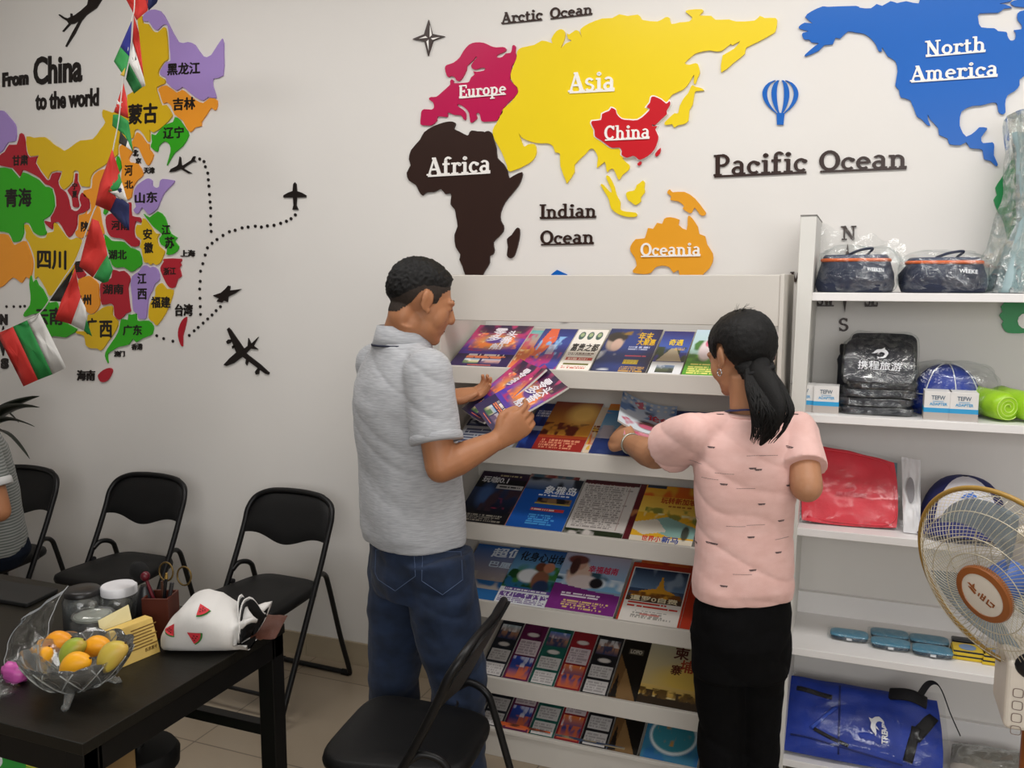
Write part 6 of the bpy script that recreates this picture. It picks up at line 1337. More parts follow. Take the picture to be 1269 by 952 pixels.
# zip bag with pink wrapper
M_ZIP = film('zip_film', (.90, .92, .93), .9, .1)
b0 = on_t(15, 850); t = thing('zip_bag', 'clear zip bag standing crumpled left of the mangoes', 'bag', b0)
q = [on_t(-10, 856), on_t(28, 838), PY(88, 726, on_t(60, 800).y), PY(28, 770, on_t(25, 800).y)]
def zb(u, v, s):
    w = (q[0] * (1 - u) + q[1] * u) * (1 - v) + (q[3] * (1 - u) + q[2] * u) * v
    th = .035 * (1 - v) ** .6 * math.sin(math.pi * min(.98, max(.02, u))) + .002
    n = .006 * math.sin(14 * u + 5 * v) + .008 * noise.noise(Vector((u * 5, v * 6, s)))
    w = w + Vector((-.3, -.8, .1)) * (s * th + n) + ax_ * .014 * math.sin(6 * v); w.z = max(w.z, TZ + .003); return w
mb = MB(); mb.quadgrid(lambda u, v: zb(u, v, 1), 18, 24); mb.quadgrid(lambda u, v: zb(u, v, -1), 18, 24); child('film', mb, M_ZIP, t, 180)
mb = MB(); mb.tube([zb(u, .93, 1) for u in [i / 14 for i in range(15)]], .0016, 6); mb.tube([zb(u, .985, 1) for u in [i / 14 for i in range(15)]], .001, 6); mb.tube([zb(0, v, 1) for v in [i / 14 for i in range(15)]], .0008, 6); mb.tube([zb(1, v, 1) for v in [i / 14 for i in range(15)]], .0008, 6); child('zip_seal', mb, mat('translucent_white', 'c8ccd0', .3, alpha=.6), t, 180)
c = on_t(20, 845); t = thing('sweet_wrapper', 'pink wrapper lying in the clear zip bag', 'wrapper', c); mb = MB(); lump(mb, c + Vector((0, 0, .022)), (.03, .02, .021), 5, .25, 2.5, 20, 14, .7); child('wrapper', mb, mat('pink_foil', 'c85aa8', .35, var=.1), t, 180)
c = on_t(-2, 862); t = thing('sweet_wrapper', 'crumpled clear wrapper at the left frame edge beside the pink one', 'wrapper', c); mb = MB(); lump(mb, c + Vector((0, 0, .014)), (.045, .03, .013), 9, .25, 2.5, 24, 14, .7); child('wrapper', mb, M_FILM, t, 180)
# dark folder lying at the back left of the table
c = on_t(0, 752); t = thing('document_folder', 'black folder lying at the back left of the black table', 'folder', c)
child('cover', MB().frame_box(c + Vector((-.5, .0, .001)), (.58, .02, 0), (-.02, .12, 0), (0, 0, .012)), mat('black_plastic_matt', '141414', .6, var=.2), t, None, bevel=.003)
# under the table: green carton, cardboard, stool
t = thing('carton', 'green printed carton under the near edge of the black table', 'box', (-1.85, 1.33, 0))
child('carton_body', MB().box((-2.1, 1.25, 0), (-1.569, 1.40, .64)), mat('green_carton', '2a9a3a', .5, var=.15, scale=20), t, None, bevel=.003)
mb = MB(); put_text(mb, '鲜', (-1.625, 1.25, .60), (.035, 0, 0), (0, 0, .035), (0, -.001, 0), .04); child('print', mb, mat('yellow_print', 'c8c84a', .5), t, None)
mb = MB(); mb.prism([(-1.725 + .03 * math.cos(a), 1.2495, .605 + .022 * math.sin(a)) for a in [2 * math.pi * i / 24 for i in range(24)]], (0, -.001, 0)); child('white_emblem', mb, mat('white_print', 'e4e6ea', .5), t, None)
t = thing('carton', 'plain brown carton beside the green one under the table', 'box', (-1.52, 1.33, 0)); child('carton_body', MB().box((-1.566, 1.25, 0), (-1.47, 1.40, .62)), mat('brown_cardboard', '8a7048', .7, var=.1), t, None, bevel=.002)
c = PY(165, 952, 1.42); t = thing('stool', 'black round stool with a chrome bar under the right end of the table', 'stool', (c.x, 1.5, 0))
x_, y_ = -1.63, 1.56
child('seat', MB().lathe([(.08, .0), (.098, .01), (.10, .04), (.09, .055), (.004, .06)], (x_, y_, .43), 30), M_CH, t, 50)
child('column', MB().lathe([(.016, .03), (.016, .5)], (x_, y_, 0), 16), mat('chrome', 'b8bcc0', .15, 1.0), t, 60)
child('foot_plate', MB().lathe([(.17, 0), (.17, .012), (.03, .03)], (x_, y_, 0), 30), mat('chrome', 'b8bcc0', .15, 1.0), t, 60)
mb = MB(); mb.tube(smooth_pts([(x_ + .0, y_ - .115, .42), (x_ + .005, y_ - .11, .52), (x_ + .008, y_ - .08, .55)], 5), .007, 10); mb.tube([(x_, y_ - .115, .425), (x_, y_ - .02, .425)], .007, 10); child('chrome_bar', mb, mat('chrome', 'b8bcc0', .15, 1.0), t, 180, 'chrome bar')
# ================================================================== people
def bake(mb, voxel, smooth=3, fac=.5):
    """fuse overlapping closed shapes into one continuous surface"""
    me = mb.mesh('tmp', [], None, True, True)
    o = bpy.data.objects.new('tmp', me); COL.objects.link(o)
    r = o.modifiers.new('r', 'REMESH'); r.mode = 'VOXEL'; r.voxel_size = voxel; r.use_smooth_shade = True
    if smooth:
        s = o.modifiers.new('s', 'SMOOTH'); s.factor = fac; s.iterations = smooth
    dg = bpy.context.evaluated_depsgraph_get(); dg.update()
    out = bpy.data.meshes.new_from_object(o.evaluated_get(dg), depsgraph=dg)
    bpy.data.objects.remove(o); bpy.data.meshes.remove(me)
    out.materials.clear(); out.polygons.foreach_set('use_smooth', [True] * len(out.polygons)); return out
def vnorm(me):
    n = len(me.vertices); co = np.zeros(n * 3); no = np.zeros(n * 3)
    me.vertices.foreach_get('co', co); me.vertex_normals.foreach_get('vector', no)
    return co.reshape(-1, 3), no.reshape(-1, 3)
def displace(me, fn):
    co, no = vnorm(me); d = np.array([fn(Vector(c)) for c in co]); me.vertices.foreach_set('co', (co + no * d[:, None]).reshape(-1)); me.update()
def limb(mb, pts, rad, n=16, sm=5):
    P = smooth_pts(pts, sm); m = len(P); rr = []
    for i in range(m):
        t = i / (m - 1) * (len(rad) - 1); k = min(int(t), len(rad) - 2); f = t - k; a, b = rad[k], rad[k + 1]
        if isinstance(a, tuple) or isinstance(b, tuple):
            a = a if isinstance(a, tuple) else (a, a); b = b if isinstance(b, tuple) else (b, b); rr.append((a[0] * (1 - f) + b[0] * f, a[1] * (1 - f) + b[1] * f))
        else: rr.append(a * (1 - f) + b * f)
    mb.tube(P, rr, n)
def frame(th):
    """columns: right, forward, up for a figure facing th radians right of +Y"""
    f = Vector((math.sin(th), math.cos(th), 0)); r = Vector((math.cos(th), -math.sin(th), 0)); return Matrix((r, f, Vector((0, 0, 1)))).transposed()
def ering(c, R, rx, ry, n=28, p=.85, front=0, back=0):
    out = []
    for i in range(n):
        a = 2 * math.pi * i / n; ca, sa = math.cos(a), math.sin(a)
        x = math.copysign(abs(ca) ** p, ca) * rx; y = math.copysign(abs(sa) ** p, sa) * (ry + (front if sa > 0 else back) * abs(sa))
        out.append(Vector(c) + R @ Vector((x, y, 0)))
    return out
def head(mb, c, R, s=1.0, female=False):
    B = lambda p, r, rot=None: mb.ball(Vector(c) + R @ (Vector(p) * s), tuple(v * s for v in r), R if rot is None else R @ rot, 22, 14)
    B((0, -.014, .034), (.075, .097, .082)); B((0, .028, -.004), (.064, .066, .088))
    B((0, .028, -.058), (.053 if not female else .047, .062, .050)); B((0, .070, -.092), (.022, .021, .018)); B((0, .050, -.080), (.036, .036, .028)); B((0, -.045, -.045), (.047, .04, .06)); B((0, .066, -.035), (.042, .031, .05)); B((0, -.005, -.062), (.05, .055, .05))
    for q in (-1, 1):
        B((q * .031, .048, -.026), (.034, .034, .045)); B((q * .031, .074, .004), (.019, .014, .012))
        B((q * .0765, -.008, .0), (.008, .020, .031), Matrix.Rotation(q * .30, 3, 'Z') @ Matrix.Rotation(-.2, 3, 'X')); B((q * .081, -.016, .008), (.008, .014, .024), Matrix.Rotation(q * .4, 3, 'Z')); B((q * .075, .002, -.026), (.007, .009, .010))
        B((q * .012, .096, -.030), (.009, .010, .008)); B((q * .033, .079, .022), (.026, .013, .011), Matrix.Rotation(q * -.25, 3, 'Z'))
    limb(mb, [Vector(c) + R @ (Vector(p) * s) for p in ((0, .084, .026), (0, .098, .002), (0, .110, -.022))], [.009 * s, .0105 * s, .0135 * s], 12)
    B((0, .108, -.024), (.0125, .0125, .011)); B((0, .0865, -.055), (.022, .0105, .0065)); B((0, .085, -.0655), (.019, .0105, .007)); B((0, .080, -.044), (.02, .014, .014)); B((0, .076, -.077), (.02, .014, .012))
def hand(mb, w, d, nrm, side, L=.185, curl=(.5, .5, .55, .6), thumb=.5, spread=.06, grip=1.0):
    """w wrist, d direction to the knuckles, nrm back-of-hand normal, side +1 when the thumb lies on nrm x d side; five separate bent fingers"""
    w, d = Vector(w), Vector(d).normalized(); nrm = Vector(nrm); nrm = (nrm - d * nrm.dot(d)).normalized(); sd = nrm.cross(d).normalized() * side   # sd -> thumb side
    pl = L * .53
    R = []
    for t, wd, th in ((-.1, .030, .022), (.15, .034, .020), (.5, .041, .017), (.85, .043, .014), (1.0, .040, .011)):
        c = w + d * pl * t; R.append([c + sd * (wd * math.cos(a)) + nrm * (th * math.sin(a)) for a in [2 * math.pi * i / 16 for i in range(16)]])
    mb.rings(R)
    lens = (.42, .47, .44, .35)
    for k in range(4):
        off = (.029, .0095, -.0105, -.029)[k]; b = w + d * pl * (.93 if k else .9) + sd * off
        a = 0; q = b; pts = [w + d * pl * .6 + sd * off * .9, b]; dirv = (d + sd * (off * spread * 20)).normalized()
        for seg, fr in ((0, .46), (1, .30), (2, .24)):
            a += curl[k] * (1.0, 1.25, .8)[seg] * grip
            q = q + (dirv * math.cos(a) - nrm * math.sin(a)) * (L * lens[k] * fr); pts.append(q)
        mb.tube(smooth_pts(pts, 3), [.0098 - .0032 * (i / 12) for i in range(13)], 10); mb.ball(pts[-1], .0072)
    b = w + d * pl * .22 + sd * .026; t1 = b + (d * .75 + sd * .65 - nrm * .25 * thumb).normalized() * L * .2; t2 = t1 + (d * .95 + sd * (.25 - .5 * thumb) - nrm * .45 * thumb).normalized() * L * .17; t3 = t2 + (d * .95 + sd * (.05 - .5 * thumb) - nrm * .4 * thumb).normalized() * L * .13
    mb.tube(smooth_pts([w + d * pl * .1 + sd * .012, b, t1, t2, t3], 3), [.013, .0135, .0135, .013, .0125, .012, .0118, .0115, .011, .0105, .0098, .009, .0085], 10); mb.ball(t3, .0085)
def hair_cap(me, c, R, s, line, thick, name, root, m, ruffle=.0):
    """hair grown from the scalp of the finished body mesh: faces above the hairline, lifted"""
    co, no = vnorm(me); loc = ((co - np.array(c)) @ np.array(R)) / s
    xs = [p[0] for p in line]; hs = [p[1] for p in line]; o = np.argsort(xs)
    h = np.interp(loc[:, 1], np.array(xs)[o], np.array(hs)[o]); ear = (np.abs(loc[:, 0]) > .078) & (loc[:, 2] < .036) & (np.abs(loc[:, 1]) < .045)
    k = (loc[:, 2] - h); inside = (np.linalg.norm(loc - np.array([0, -.005, .02]), axis=1) < .16) & (k > 0) & ~ear
    idx = {}; V = []; F = []
    for p in me.polygons:
        if all(inside[v] for v in p.vertices):
            f = []
            for v in p.vertices:
                if v not in idx:
                    idx[v] = len(V); l = loc[v]; t = thick(l) * min(1, max(0, k[v]) / .022) ** .7 + .0006
                    q = Vector(co[v]); t += ruffle * (noise.noise(q * 160) + .6 * noise.noise(q * 420)) * min(1, k[v] / .02); V.append(Vector(co[v]) + Vector(no[v]) * t)
                f.append(idx[v])
            F.append(tuple(f))
    mb = MB(); mb.add(V, F); n = mb.mesh(name, m, 180, False); n.transform(Matrix.Translation(-root.location)); return link(name, n, root)
def wear(root, name, me, m, label=None, **k):
    me.materials.append(m); me.transform(Matrix.Translation(-root.location)); me.name = name; o = link(name, me, root, **k)
    if label: o['label'] = label
    return o
def folds(seed, amp, fx=8, fz=13, lo=0):
    def f(p):
        q = Vector((p.x * fx + seed, p.y * fx, p.z * fz * .55)); a = noise.noise(q); b = noise.noise(Vector((p.x * 5 + p.z * 9 + seed, p.y * 5 - p.z * 4, seed)))
        return amp * (-.6 * (1 - abs(b)) ** 6 + .9 * a + .35 * noise.noise(q * 2.7))
    return f
def cloth(name, c, c2, scale=(60, 60, 260), rough=.85, bump=.25, sheen=.15):
    if name in _mats: return _mats[name]
    m = mat(name, c, rough, var=.0, scale=1, bump=bump, bscale=700, sheen=sheen, spec=.5 if sheen else .15, stretch=None); nt = m.node_tree
    mx = [n for n in nt.nodes if n.type == 'MIX'][0]; mx.inputs[6].default_value = (*lin(c), 1); mx.inputs[7].default_value = (*lin(c2), 1)
    nz = [n for n in nt.nodes if n.type == 'TEX_NOISE'][0]; mp = nt.nodes.new('ShaderNodeMapping'); mp.inputs['Scale'].default_value = scale; nt.links.new(nt.nodes['Texture Coordinate'].outputs['Object'], mp.inputs['Vector']); nt.links.new(mp.outputs[0], nz.inputs['Vector'])
    mr = nt.nodes.new('ShaderNodeMapRange'); mr.inputs[1].default_value = .35; mr.inputs[2].default_value = .65; nt.links.new(nz.outputs['Fac'], mr.inputs[0]); nt.links.new(mr.outputs[0], mx.inputs[0]); return m
def skin(name, c, c2):
    m = mat(name, c, .5, var=0, scale=18, bump=.12, bscale=500); mx = [n for n in m.node_tree.nodes if n.type == 'MIX'][0]; mx.inputs[6].default_value = (*lin(c), 1); mx.inputs[7].default_value = (*lin(c2), 1)
    b = m.node_tree.nodes['Principled BSDF']; b.inputs['Subsurface Weight'].default_value = .08; b.inputs['Subsurface Radius'].default_value = (.02, .008, .005); b.inputs['Subsurface Scale'].default_value = .3; return m
M_HAIR = mat('black_hair', '0b0a0a', .55, var=.5, scale=90, bump=.7, bscale=260, spec=.35, stretch=(3, 3, .6))
SHOE = mat('dark_leather', '1c1a1a', .45)
def leg(mb, hip, knee, ank, r): limb(mb, [hip, Vector(hip).lerp(Vector(knee), .5), knee, Vector(knee).lerp(Vector(ank), .4), ank], r, 18)
def shoe(root, ank, fdir, name='shoe', m=SHOE):
    f = Vector(fdir).normalized(); a = Vector((ank[0], ank[1], 0)); s = Vector((0, 0, 1)).cross(f); mb = MB(); R = []
    for t, w, h in ((-.085, .02, .035), (-.075, .034, .07), (-.03, .038, .09), (.03, .042, .075), (.09, .047, .055), (.14, .044, .045), (.175, .03, .034), (.187, .012, .02)):
        R.append([a + f * t + s * (w * math.cos(q)) + Vector((0, 0, max(.0, h * .5 + h * .5 * math.sin(q) * 1.05))) for q in [2 * math.pi * i / 16 for i in range(16)]])
    mb.rings(R); return child(name, mb, m, root, 180)

# ------------------------------------------------------------------ standing man
TH = math.radians(34); RB = frame(TH); MY = 2.28
pel = PY(520, 690, MY); pel.z = 0; chest = PY(498, 470, MY); chest.z = 0
man = thing('person', 'person in a grey polo shirt and jeans reading purple magazines by the rack', 'person', (pel.x, pel.y, 0))
RH = frame(math.radians(43)) @ Matrix.Rotation(-.33, 3, 'X') @ Matrix.Rotation(-.05, 3, 'Y')
hc = PY(521, 375, MY + .01)
up = lambda b, x, y, z: Vector((b.x, b.y, 0)) + RB @ Vector((x, y, z))
mid = lambda z: pel.lerp(chest, min(1, max(0, (z - .8) / .6)))
SR = up(chest, .168, -.005, 1.385); SL = up(chest, -.168, .005, 1.385)
ER = PY(546, 580, 2.13); WR = PY(616, 546, 2.25); EL = up(chest, -.25, .10, 1.11); WL = PY(553, 492, 2.49)
mb = MB()
head(mb, hc, RH, 1.0)
limb(mb, [up(chest, 0, 0, 1.41), up(chest, 0, .002, 1.47), hc + RH @ Vector((0, -.024, -.05))], [.058, .060, .058], 20)
mb.rings([ering(up(mid(z), 0, 0, z), RB, rx, ry) for z, rx, ry in ((.74, .13, .09), (.86, .155, .105), (1.0, .135, .095), (1.2, .15, .1), (1.32, .14, .08), (1.39, .10, .055), (1.44, .055, .05))])
for S, E, W_ in ((SR, ER, WR), (SL, EL, WL)):
    limb(mb, [S, S.lerp(E, .5), E], [.044, .048, .043]); mb.ball(E, .042); limb(mb, [E, E.lerp(W_, .3), E.lerp(W_, .7), W_], [.042, .046, .036, .027]); mb.ball(S, .045)
hipR, hipL = up(pel, .095, 0, .82), up(pel, -.095, 0, .82)
fR = PZ(583, 1050, 0); ankR = PY(572, 985, 2.27); ankL = PY(486, 985, 2.33); ankR.z = ankL.z = .09
knR, knL = PY(566, 800, 2.23), PY(490, 800, 2.32); knR.z = knL.z = .47
for h_, k_, a_ in ((hipR, knR, ankR), (hipL, knL, ankL)): leg(mb, h_, k_, a_, [.082, .075, .055, .052, .036])
hand(mb, WR, PY(650, 522, 2.30) - WR, Vector((.35, -.75, -.2)), 1, .185, (.45, .5, .55, .6), .75)
hand(mb, WL, PY(582, 489, 2.52) - WL, Vector((-.1, .35, -.9)), 1, .18, (.35, .4, .45, .5), .7)
me = bake(mb, .0042, 3); body_me = me
M_SKM = skin('tan_skin', 'b27c57', 'a06a48')
wear(man, 'body', me.copy(), M_SKM)
hl = [(.13, .10), (.10, .078), (.078, .066), (.055, .05), (.036, .034), (.026, .0), (.012, -.006), (.004, .02), (-.02, .034), (-.034, .012), (-.045, -.022), (-.07, -.052), (-.13, -.06)]
hl2 = [(.13, .105), (.10, .084), (.078, .074), (.055, .062), (.036, .052), (.01, .046), (-.03, .036), (-.06, .01), (-.085, -.02), (-.13, -.03)]
hair_cap(me, hc, RH, 1.0, hl, lambda l: .0016, 'hair_stubble', man, mat('shaved_stubble', '2c221b', .8, var=.5, scale=260, bump=.4, bscale=600), .0006)['label'] = 'short faded stubble at the sides and nape'
hair_cap(me, hc, RH, 1.0, hl2, lambda l: .004 + .010 * max(0, min(1, (l[2] - .045) / .06)) + .009 * max(0, min(1, (l[1] - .03) / .05)) * max(0, min(1, (l[2] - .06) / .03)), 'hair', man, M_HAIR, .0042)
for q in (-1, 1):
    mb = MB(); mb.ball(hc + RH @ Vector((q * .031, .0815, .0045)), (.0115, .0095, .0055), RH); e_ = child('eye', mb, mat('dark_eye', '1a1210', .2), man, 180)
    mb = MB(); limb(mb, [hc + RH @ Vector(p) for p in ((q * .016, .0865, .025), (q * .033, .0865, .030), (q * .052, .070, .026))], [(.004, .003), (.0045, .003), (.002, .002)], 8); child('eyebrow', mb, M_HAIR, man, 180)
mb = MB(); limb(mb, [hc + RH @ Vector(p) for p in ((-.018, .0905, -.0603), (0, .0955, -.0605), (.018, .0905, -.0603))], [.0016, .0022, .0016], 8); child('mouth', mb, mat('lip_line', '6a3a30', .6), man, 180)
# polo shirt
mb = MB()
prof = [(.865, .176, .128, .0, .02), (.90, .180, .134, .0, .022), (.98, .174, .134, .01, .02), (1.08, .172, .130, .012, .014), (1.18, .178, .126, .0, .02), (1.28, .188, .12, .0, .022), (1.34, .187, .108, 0, .015), (1.39, .165, .09, 0, .008), (1.43, .125, .08, 0, 0), (1.468, .084, .074, 0, 0)]
mb.rings([ering(up(mid(z), 0, -.004, z), RB, rx, ry, 32, .8, fr, bk) for z, rx, ry, fr, bk in prof])
def sleeve(S, E, f, r0, r1, r2, nk=None):
    mb.ball(S, r0 * .98)
    if nk is not None: limb(mb, [Vector(nk), Vector(nk).lerp(S, .5), S], [r0 * .55, r0 * .72, r0 * .9], 18)
    limb(mb, [S + (S - E) * .10, S, S.lerp(E, f * .5), S.lerp(E, f)], [r0 * .8, r0, r1, r2], 20)
sleeve(SR, ER, .70, .072, .071, .073, up(chest, .05, 0, 1.43)); sleeve(SL, EL, .70, .072, .07, .073, up(chest, -.05, 0, 1.43))
me = bake(mb, .006, 4); displace(me, folds(2, .0065, 6, 6)); M_POLO = cloth('grey_heather', 'b4b6ba', '9c9ea3', (30, 30, 420))
wear(man, 'polo_shirt', me, M_POLO)
nb = up(chest, 0, .0, 1.0)
mb = MB(); R_ = []
for rr, dz in ((.091, 1.448), (.085, 1.478), (.075, 1.512), (.070, 1.513), (.074, 1.478), (.072, 1.445)): R_.append([Vector((chest.x, chest.y, 0)) + RB @ Vector((rr * math.cos(a), .006 + rr * 1.02 * math.sin(a), dz - .028 * max(0, math.sin(a)))) for a in [2 * math.pi * i / 36 for i in range(36)]])
mb.rings(R_, False, True); child('collar', mb, M_POLO, man, 180)
mb = MB(); mb.tube([Vector((chest.x, chest.y, 0)) + RB @ Vector((.0905 * math.cos(a), .006 + .092 * math.sin(a), 1.455 - .028 * max(0, math.sin(a)))) for a in [2 * math.pi * i / 40 for i in range(40)]], .0032, 8, closed=True); child('collar_stripe', mb, mat('navy_rib', '1c2236', .7), man, 180, 'navy collar stripe')
for S, E in ((SR, ER), (SL, EL)):
    mb = MB(); d_ = (E - S).normalized(); u_ = d_.orthogonal().normalized(); v_ = d_.cross(u_); c_ = S.lerp(E, .69)
    mb.rings([[c_ + d_ * t + (u_ * math.cos(a) + v_ * math.sin(a)) * r for a in [2 * math.pi * i / 28 for i in range(28)]] for t, r in ((-.012, .0725), (-.010, .0745), (.010, .0755), (.012, .073))]); child('sleeve_cuff', mb, M_POLO, man, 180)
# jeans
mb = MB()
mb.rings([ering(up(mid(z), 0, -.006, z), RB, rx, ry, 28, .85) for z, rx, ry in ((.70, .16, .12), (.78, .172, .136), (.86, .168, .124), (.93, .155, .11))])
for h_, k_, a_ in ((hipR, knR, ankR), (hipL, knL, ankL)):
    limb(mb, [h_ + Vector((0, 0, .02)), h_.lerp(k_, .5), k_, k_.lerp(a_, .5), a_ + Vector((0, 0, -.05))], [.115, .103, .088, .082, .08], 22)
me = bake(mb, .0065, 4); displace(me, folds(9, .009, 7, 18)); M_JEAN = cloth('blue_denim', '142136', '20304c', (14, 14, 20), sheen=.05); wear(man, 'jeans', me.copy(), M_JEAN)
bmj = bmesh.new(); bmj.from_mesh(me); bvj = BVHTree.FromBMesh(bmj); bmj.free()
for px, py in ((489, 702), (548, 706)):
    d = _ray(px, py).normalized(); hit = bvj.ray_cast(_c, d)
    if hit[0] is None: continue
    n = -d; u_ = Vector((0, 0, 1)).cross(n).normalized(); v_ = n.cross(u_)
    pts = []
    for a, b in ((-.055, .05), (.055, .05), (.058, -.03), (0, -.07), (-.058, -.03), (-.055, .05)):
        q = hit[0] + u_ * a + v_ * b; pts.append(q)
    fine = []
    for a, b in zip(pts[:-1], pts[1:]):
        for i in range(6):
            q = a.lerp(b, i / 6); h2 = bvj.ray_cast(q + n * .15, -n)
            if h2[0] is not None and (h2[0] - hit[0]).length < .12: fine.append(h2[0] + n * .0012)
    mb = MB(); mb.tube(fine, .0011, 5, closed=True); child('pocket_seam', mb, mat('denim_stitch', '4a5a78', .8), man, None)
for a_ in (ankR, ankL): shoe(man, a_, RB @ Vector((0, 1, 0)))
# the two magazines he holds
def held(label, bl, br, tl, w, h, th=.006, curl=.35):
    o, r, t = Vector(bl), Vector(br) - Vector(bl), Vector(tl) - Vector(bl)
    return magazine(label, (o, r, t), w, h, art_purple(84, 118, 3), T_PURPLE, th, 'magazines held by the man', curl)
held("purple magazine held at the back in the man's left hand", (-1.1721, 2.511, 1.2304), (-1.0292, 2.3593, 1.2169), (-1.019, 2.6418, 1.3831), .209, .2527)
held("purple magazine held in front in the man's right hand", (-1.087, 2.42, 1.2575), (-.9591, 2.262, 1.2112), (-.8989, 2.537, 1.3779), .2085, .252)

# ------------------------------------------------------------------ woman
THW = math.radians(-31); RW = frame(THW); WY = 2.35
wp = PY(918, 735, WY); wp.z = 0; wc = PY(926, 560, WY); wc.z = 0
wom = thing('person', 'person with a black ponytail in a pink printed T-shirt and black trousers', 'person', (wp.x, wp.y, 0))
RHW = frame(math.radians(-49)) @ Matrix.Rotation(-.26, 3, 'X')
hw = PY(916, 442, WY + .01); s_ = .88
midw = lambda z: wp.lerp(wc, min(1, max(0, (z - .75) / .42)))
upw = lambda b, x, y, z: Vector((b.x, b.y, 0)) + RW @ Vector((x, y, z))
SRw, SLw = upw(wc, .142, -.005, 1.245), upw(wc, -.142, .01, 1.245)
ELw, WLw = PY(812, 565, 2.43), PY(780, 549, 2.57)
ERw, WRw = PY(1000, 604, 2.30), Vector((-.14, 2.49, 1.13))
mb = MB(); head(mb, hw, RHW, s_, True)
limb(mb, [upw(wc, 0, -.012, 1.23), upw(wc, 0, -.005, 1.29), hw + RHW @ Vector((0, -.024, -.05))], [.055, .05, .05], 20)
mb.rings([ering(upw(midw(z), 0, 0, z), RW, rx, ry) for z, rx, ry in ((.62, .10, .08), (.75, .118, .09), (.88, .105, .075), (1.05, .11, .08), (1.17, .12, .07), (1.23, .085, .05), (1.27, .045, .045))])
for S, E, W_ in ((SRw, ERw, WRw), (SLw, ELw, WLw)):
    limb(mb, [S, S.lerp(E, .5), E], [.038, .042, .040]); mb.ball(E, .0385); limb(mb, [E, E.lerp(W_, .3), E.lerp(W_, .7), W_], [.040, .043, .035, .026]); mb.ball(S, .04)
hRw, hLw = upw(wp, .062, 0, .70), upw(wp, -.062, 0, .70)
aRw, aLw = wp + Vector((.06, .03, .08)), wp + Vector((-.03, -.015, .08))
kRw, kLw = wp + Vector((.056, .03, .42)), wp + Vector((-.042, -.012, .42))
for h_, k_, a_ in ((hRw, kRw, aRw), (hLw, kLw, aLw)): leg(mb, h_, k_, a_, [.066, .06, .048, .046, .033])
hand(mb, WLw, PY(763, 531, 2.65) - WLw, Vector((-.25, -.75, .5)), 1, .165, (.55, .6, .65, .7), .45)
hand(mb, WRw, Vector((-.45, .8, .1)), Vector((.6, -.1, .75)), -1, .165, (.4, .45, .5, .5), .4)
me = bake(mb, .0042, 3); M_SKW = skin('light_tan_skin', 'bd8a68', 'ad7a58'); wear(wom, 'body', me.copy(), M_SKW)
hlw = [(.13, .12), (.095, .09), (.07, .055), (.05, .02), (.036, -.002), (.02, .004), (0, .022), (-.02, .018), (-.035, -.02), (-.05, -.075), (-.08, -.10), (-.13, -.11)]
hair_cap(me, hw, RHW, s_, hlw, lambda l: .009 + .010 * max(0, min(1, (-l[1] + .02) / .09)) + .005 * max(0, min(1, (l[2] - .03) / .06)), 'hair', wom, M_HAIR, .0022)
hp = lambda x, y, z: hw + RHW @ Vector((x, y, z)) * s_
pt = [hp(-.0, -.092, -.035), PY(941, 460, 2.275), PY(949, 482, 2.235), PY(957, 507, 2.21), PY(953, 531, 2.21), PY(942, 552, 2.215)]
mb = MB(); limb(mb, pt, [(.022, .022), (.030, .026), (.042, .025), (.042, .021), (.024, .012), (.003, .003)], 26, 7)
random.seed(5)
for k in range(190):
    a = random.uniform(0, 2 * math.pi); ln = random.uniform(.66, .97); pts = []
    for i in range(9):
        t = i / 8 * ln * 5; j = min(4, int(t)); f = t - j; c_ = Vector(pt[j]).lerp(Vector(pt[j + 1]), min(1, f)); r = (.026, .034, .048, .052, .040, .026)[j] * (1 - f) + (.026, .034, .048, .052, .040, .026)[min(5, j + 1)] * f
        sdv = Vector((1, .1, 0)).normalized(); fw_ = Vector((0, 1, .15)).normalized(); aa = a + .35 * math.sin(i * .8 + k)
        pts.append(c_ + sdv * math.cos(aa) * r + fw_ * math.sin(aa) * r * .62)
    mb.tube(smooth_pts(pts, 3), [.0034 * (1 - .8 * (i / 24) ** 2) for i in range(25)], 5)
child('ponytail', mb, M_HAIR, wom, 180)
mb = MB(); tb = Vector(pt[1]); mb.tube([tb + Vector((.034 * math.cos(a), .028 * math.sin(a), .012 * math.cos(a))) for a in [2 * math.pi * i / 20 for i in range(20)]], .006, 8, closed=True); child('hair_tie', mb, mat('black_elastic', '101012', .8), wom, 180)
mb = MB()
for k in range(26):
    a = random.uniform(-.9, .9); b_ = hp(.03 * math.sin(a * 3), -.02 + .06 * a, .112); mb.tube(smooth_pts([b_, b_ + RHW @ Vector((.012 * math.sin(k), -.012, .016)), b_ + RHW @ Vector((.03 * math.sin(k), -.034, .02 + .008 * math.sin(k * 2)))], 3), [.0009, .0008, .0007, .0006, .0005, .0004, .0003], 4)
child('flyaway_hairs', mb, M_HAIR, wom, 180)
mb = MB(); e_ = hp(-.084, .0, -.038); mb.tube([e_ + RHW @ Vector((0, .008 * math.cos(a), .009 * math.sin(a) - .006)) for a in [2 * math.pi * i / 16 for i in range(16)]], .0016, 6, closed=True); child('earring', mb, mat('silver', 'c8c8cc', .2, 1.0), wom, 180, 'small silver earring')
for q in (-1, 1):
    mb = MB(); mb.ball(hp(q * .031, .0815, .0045), (.0105, .009, .0055), RHW); child('eye', mb, mat('dark_eye', '1a1210', .2), wom, 180)
    mb = MB(); limb(mb, [hp(*p) for p in ((q * .016, .0865, .025), (q * .033, .0865, .030), (q * .052, .070, .026))], [.0025, .003, .0015], 8); child('eyebrow', mb, M_HAIR, wom, 180)
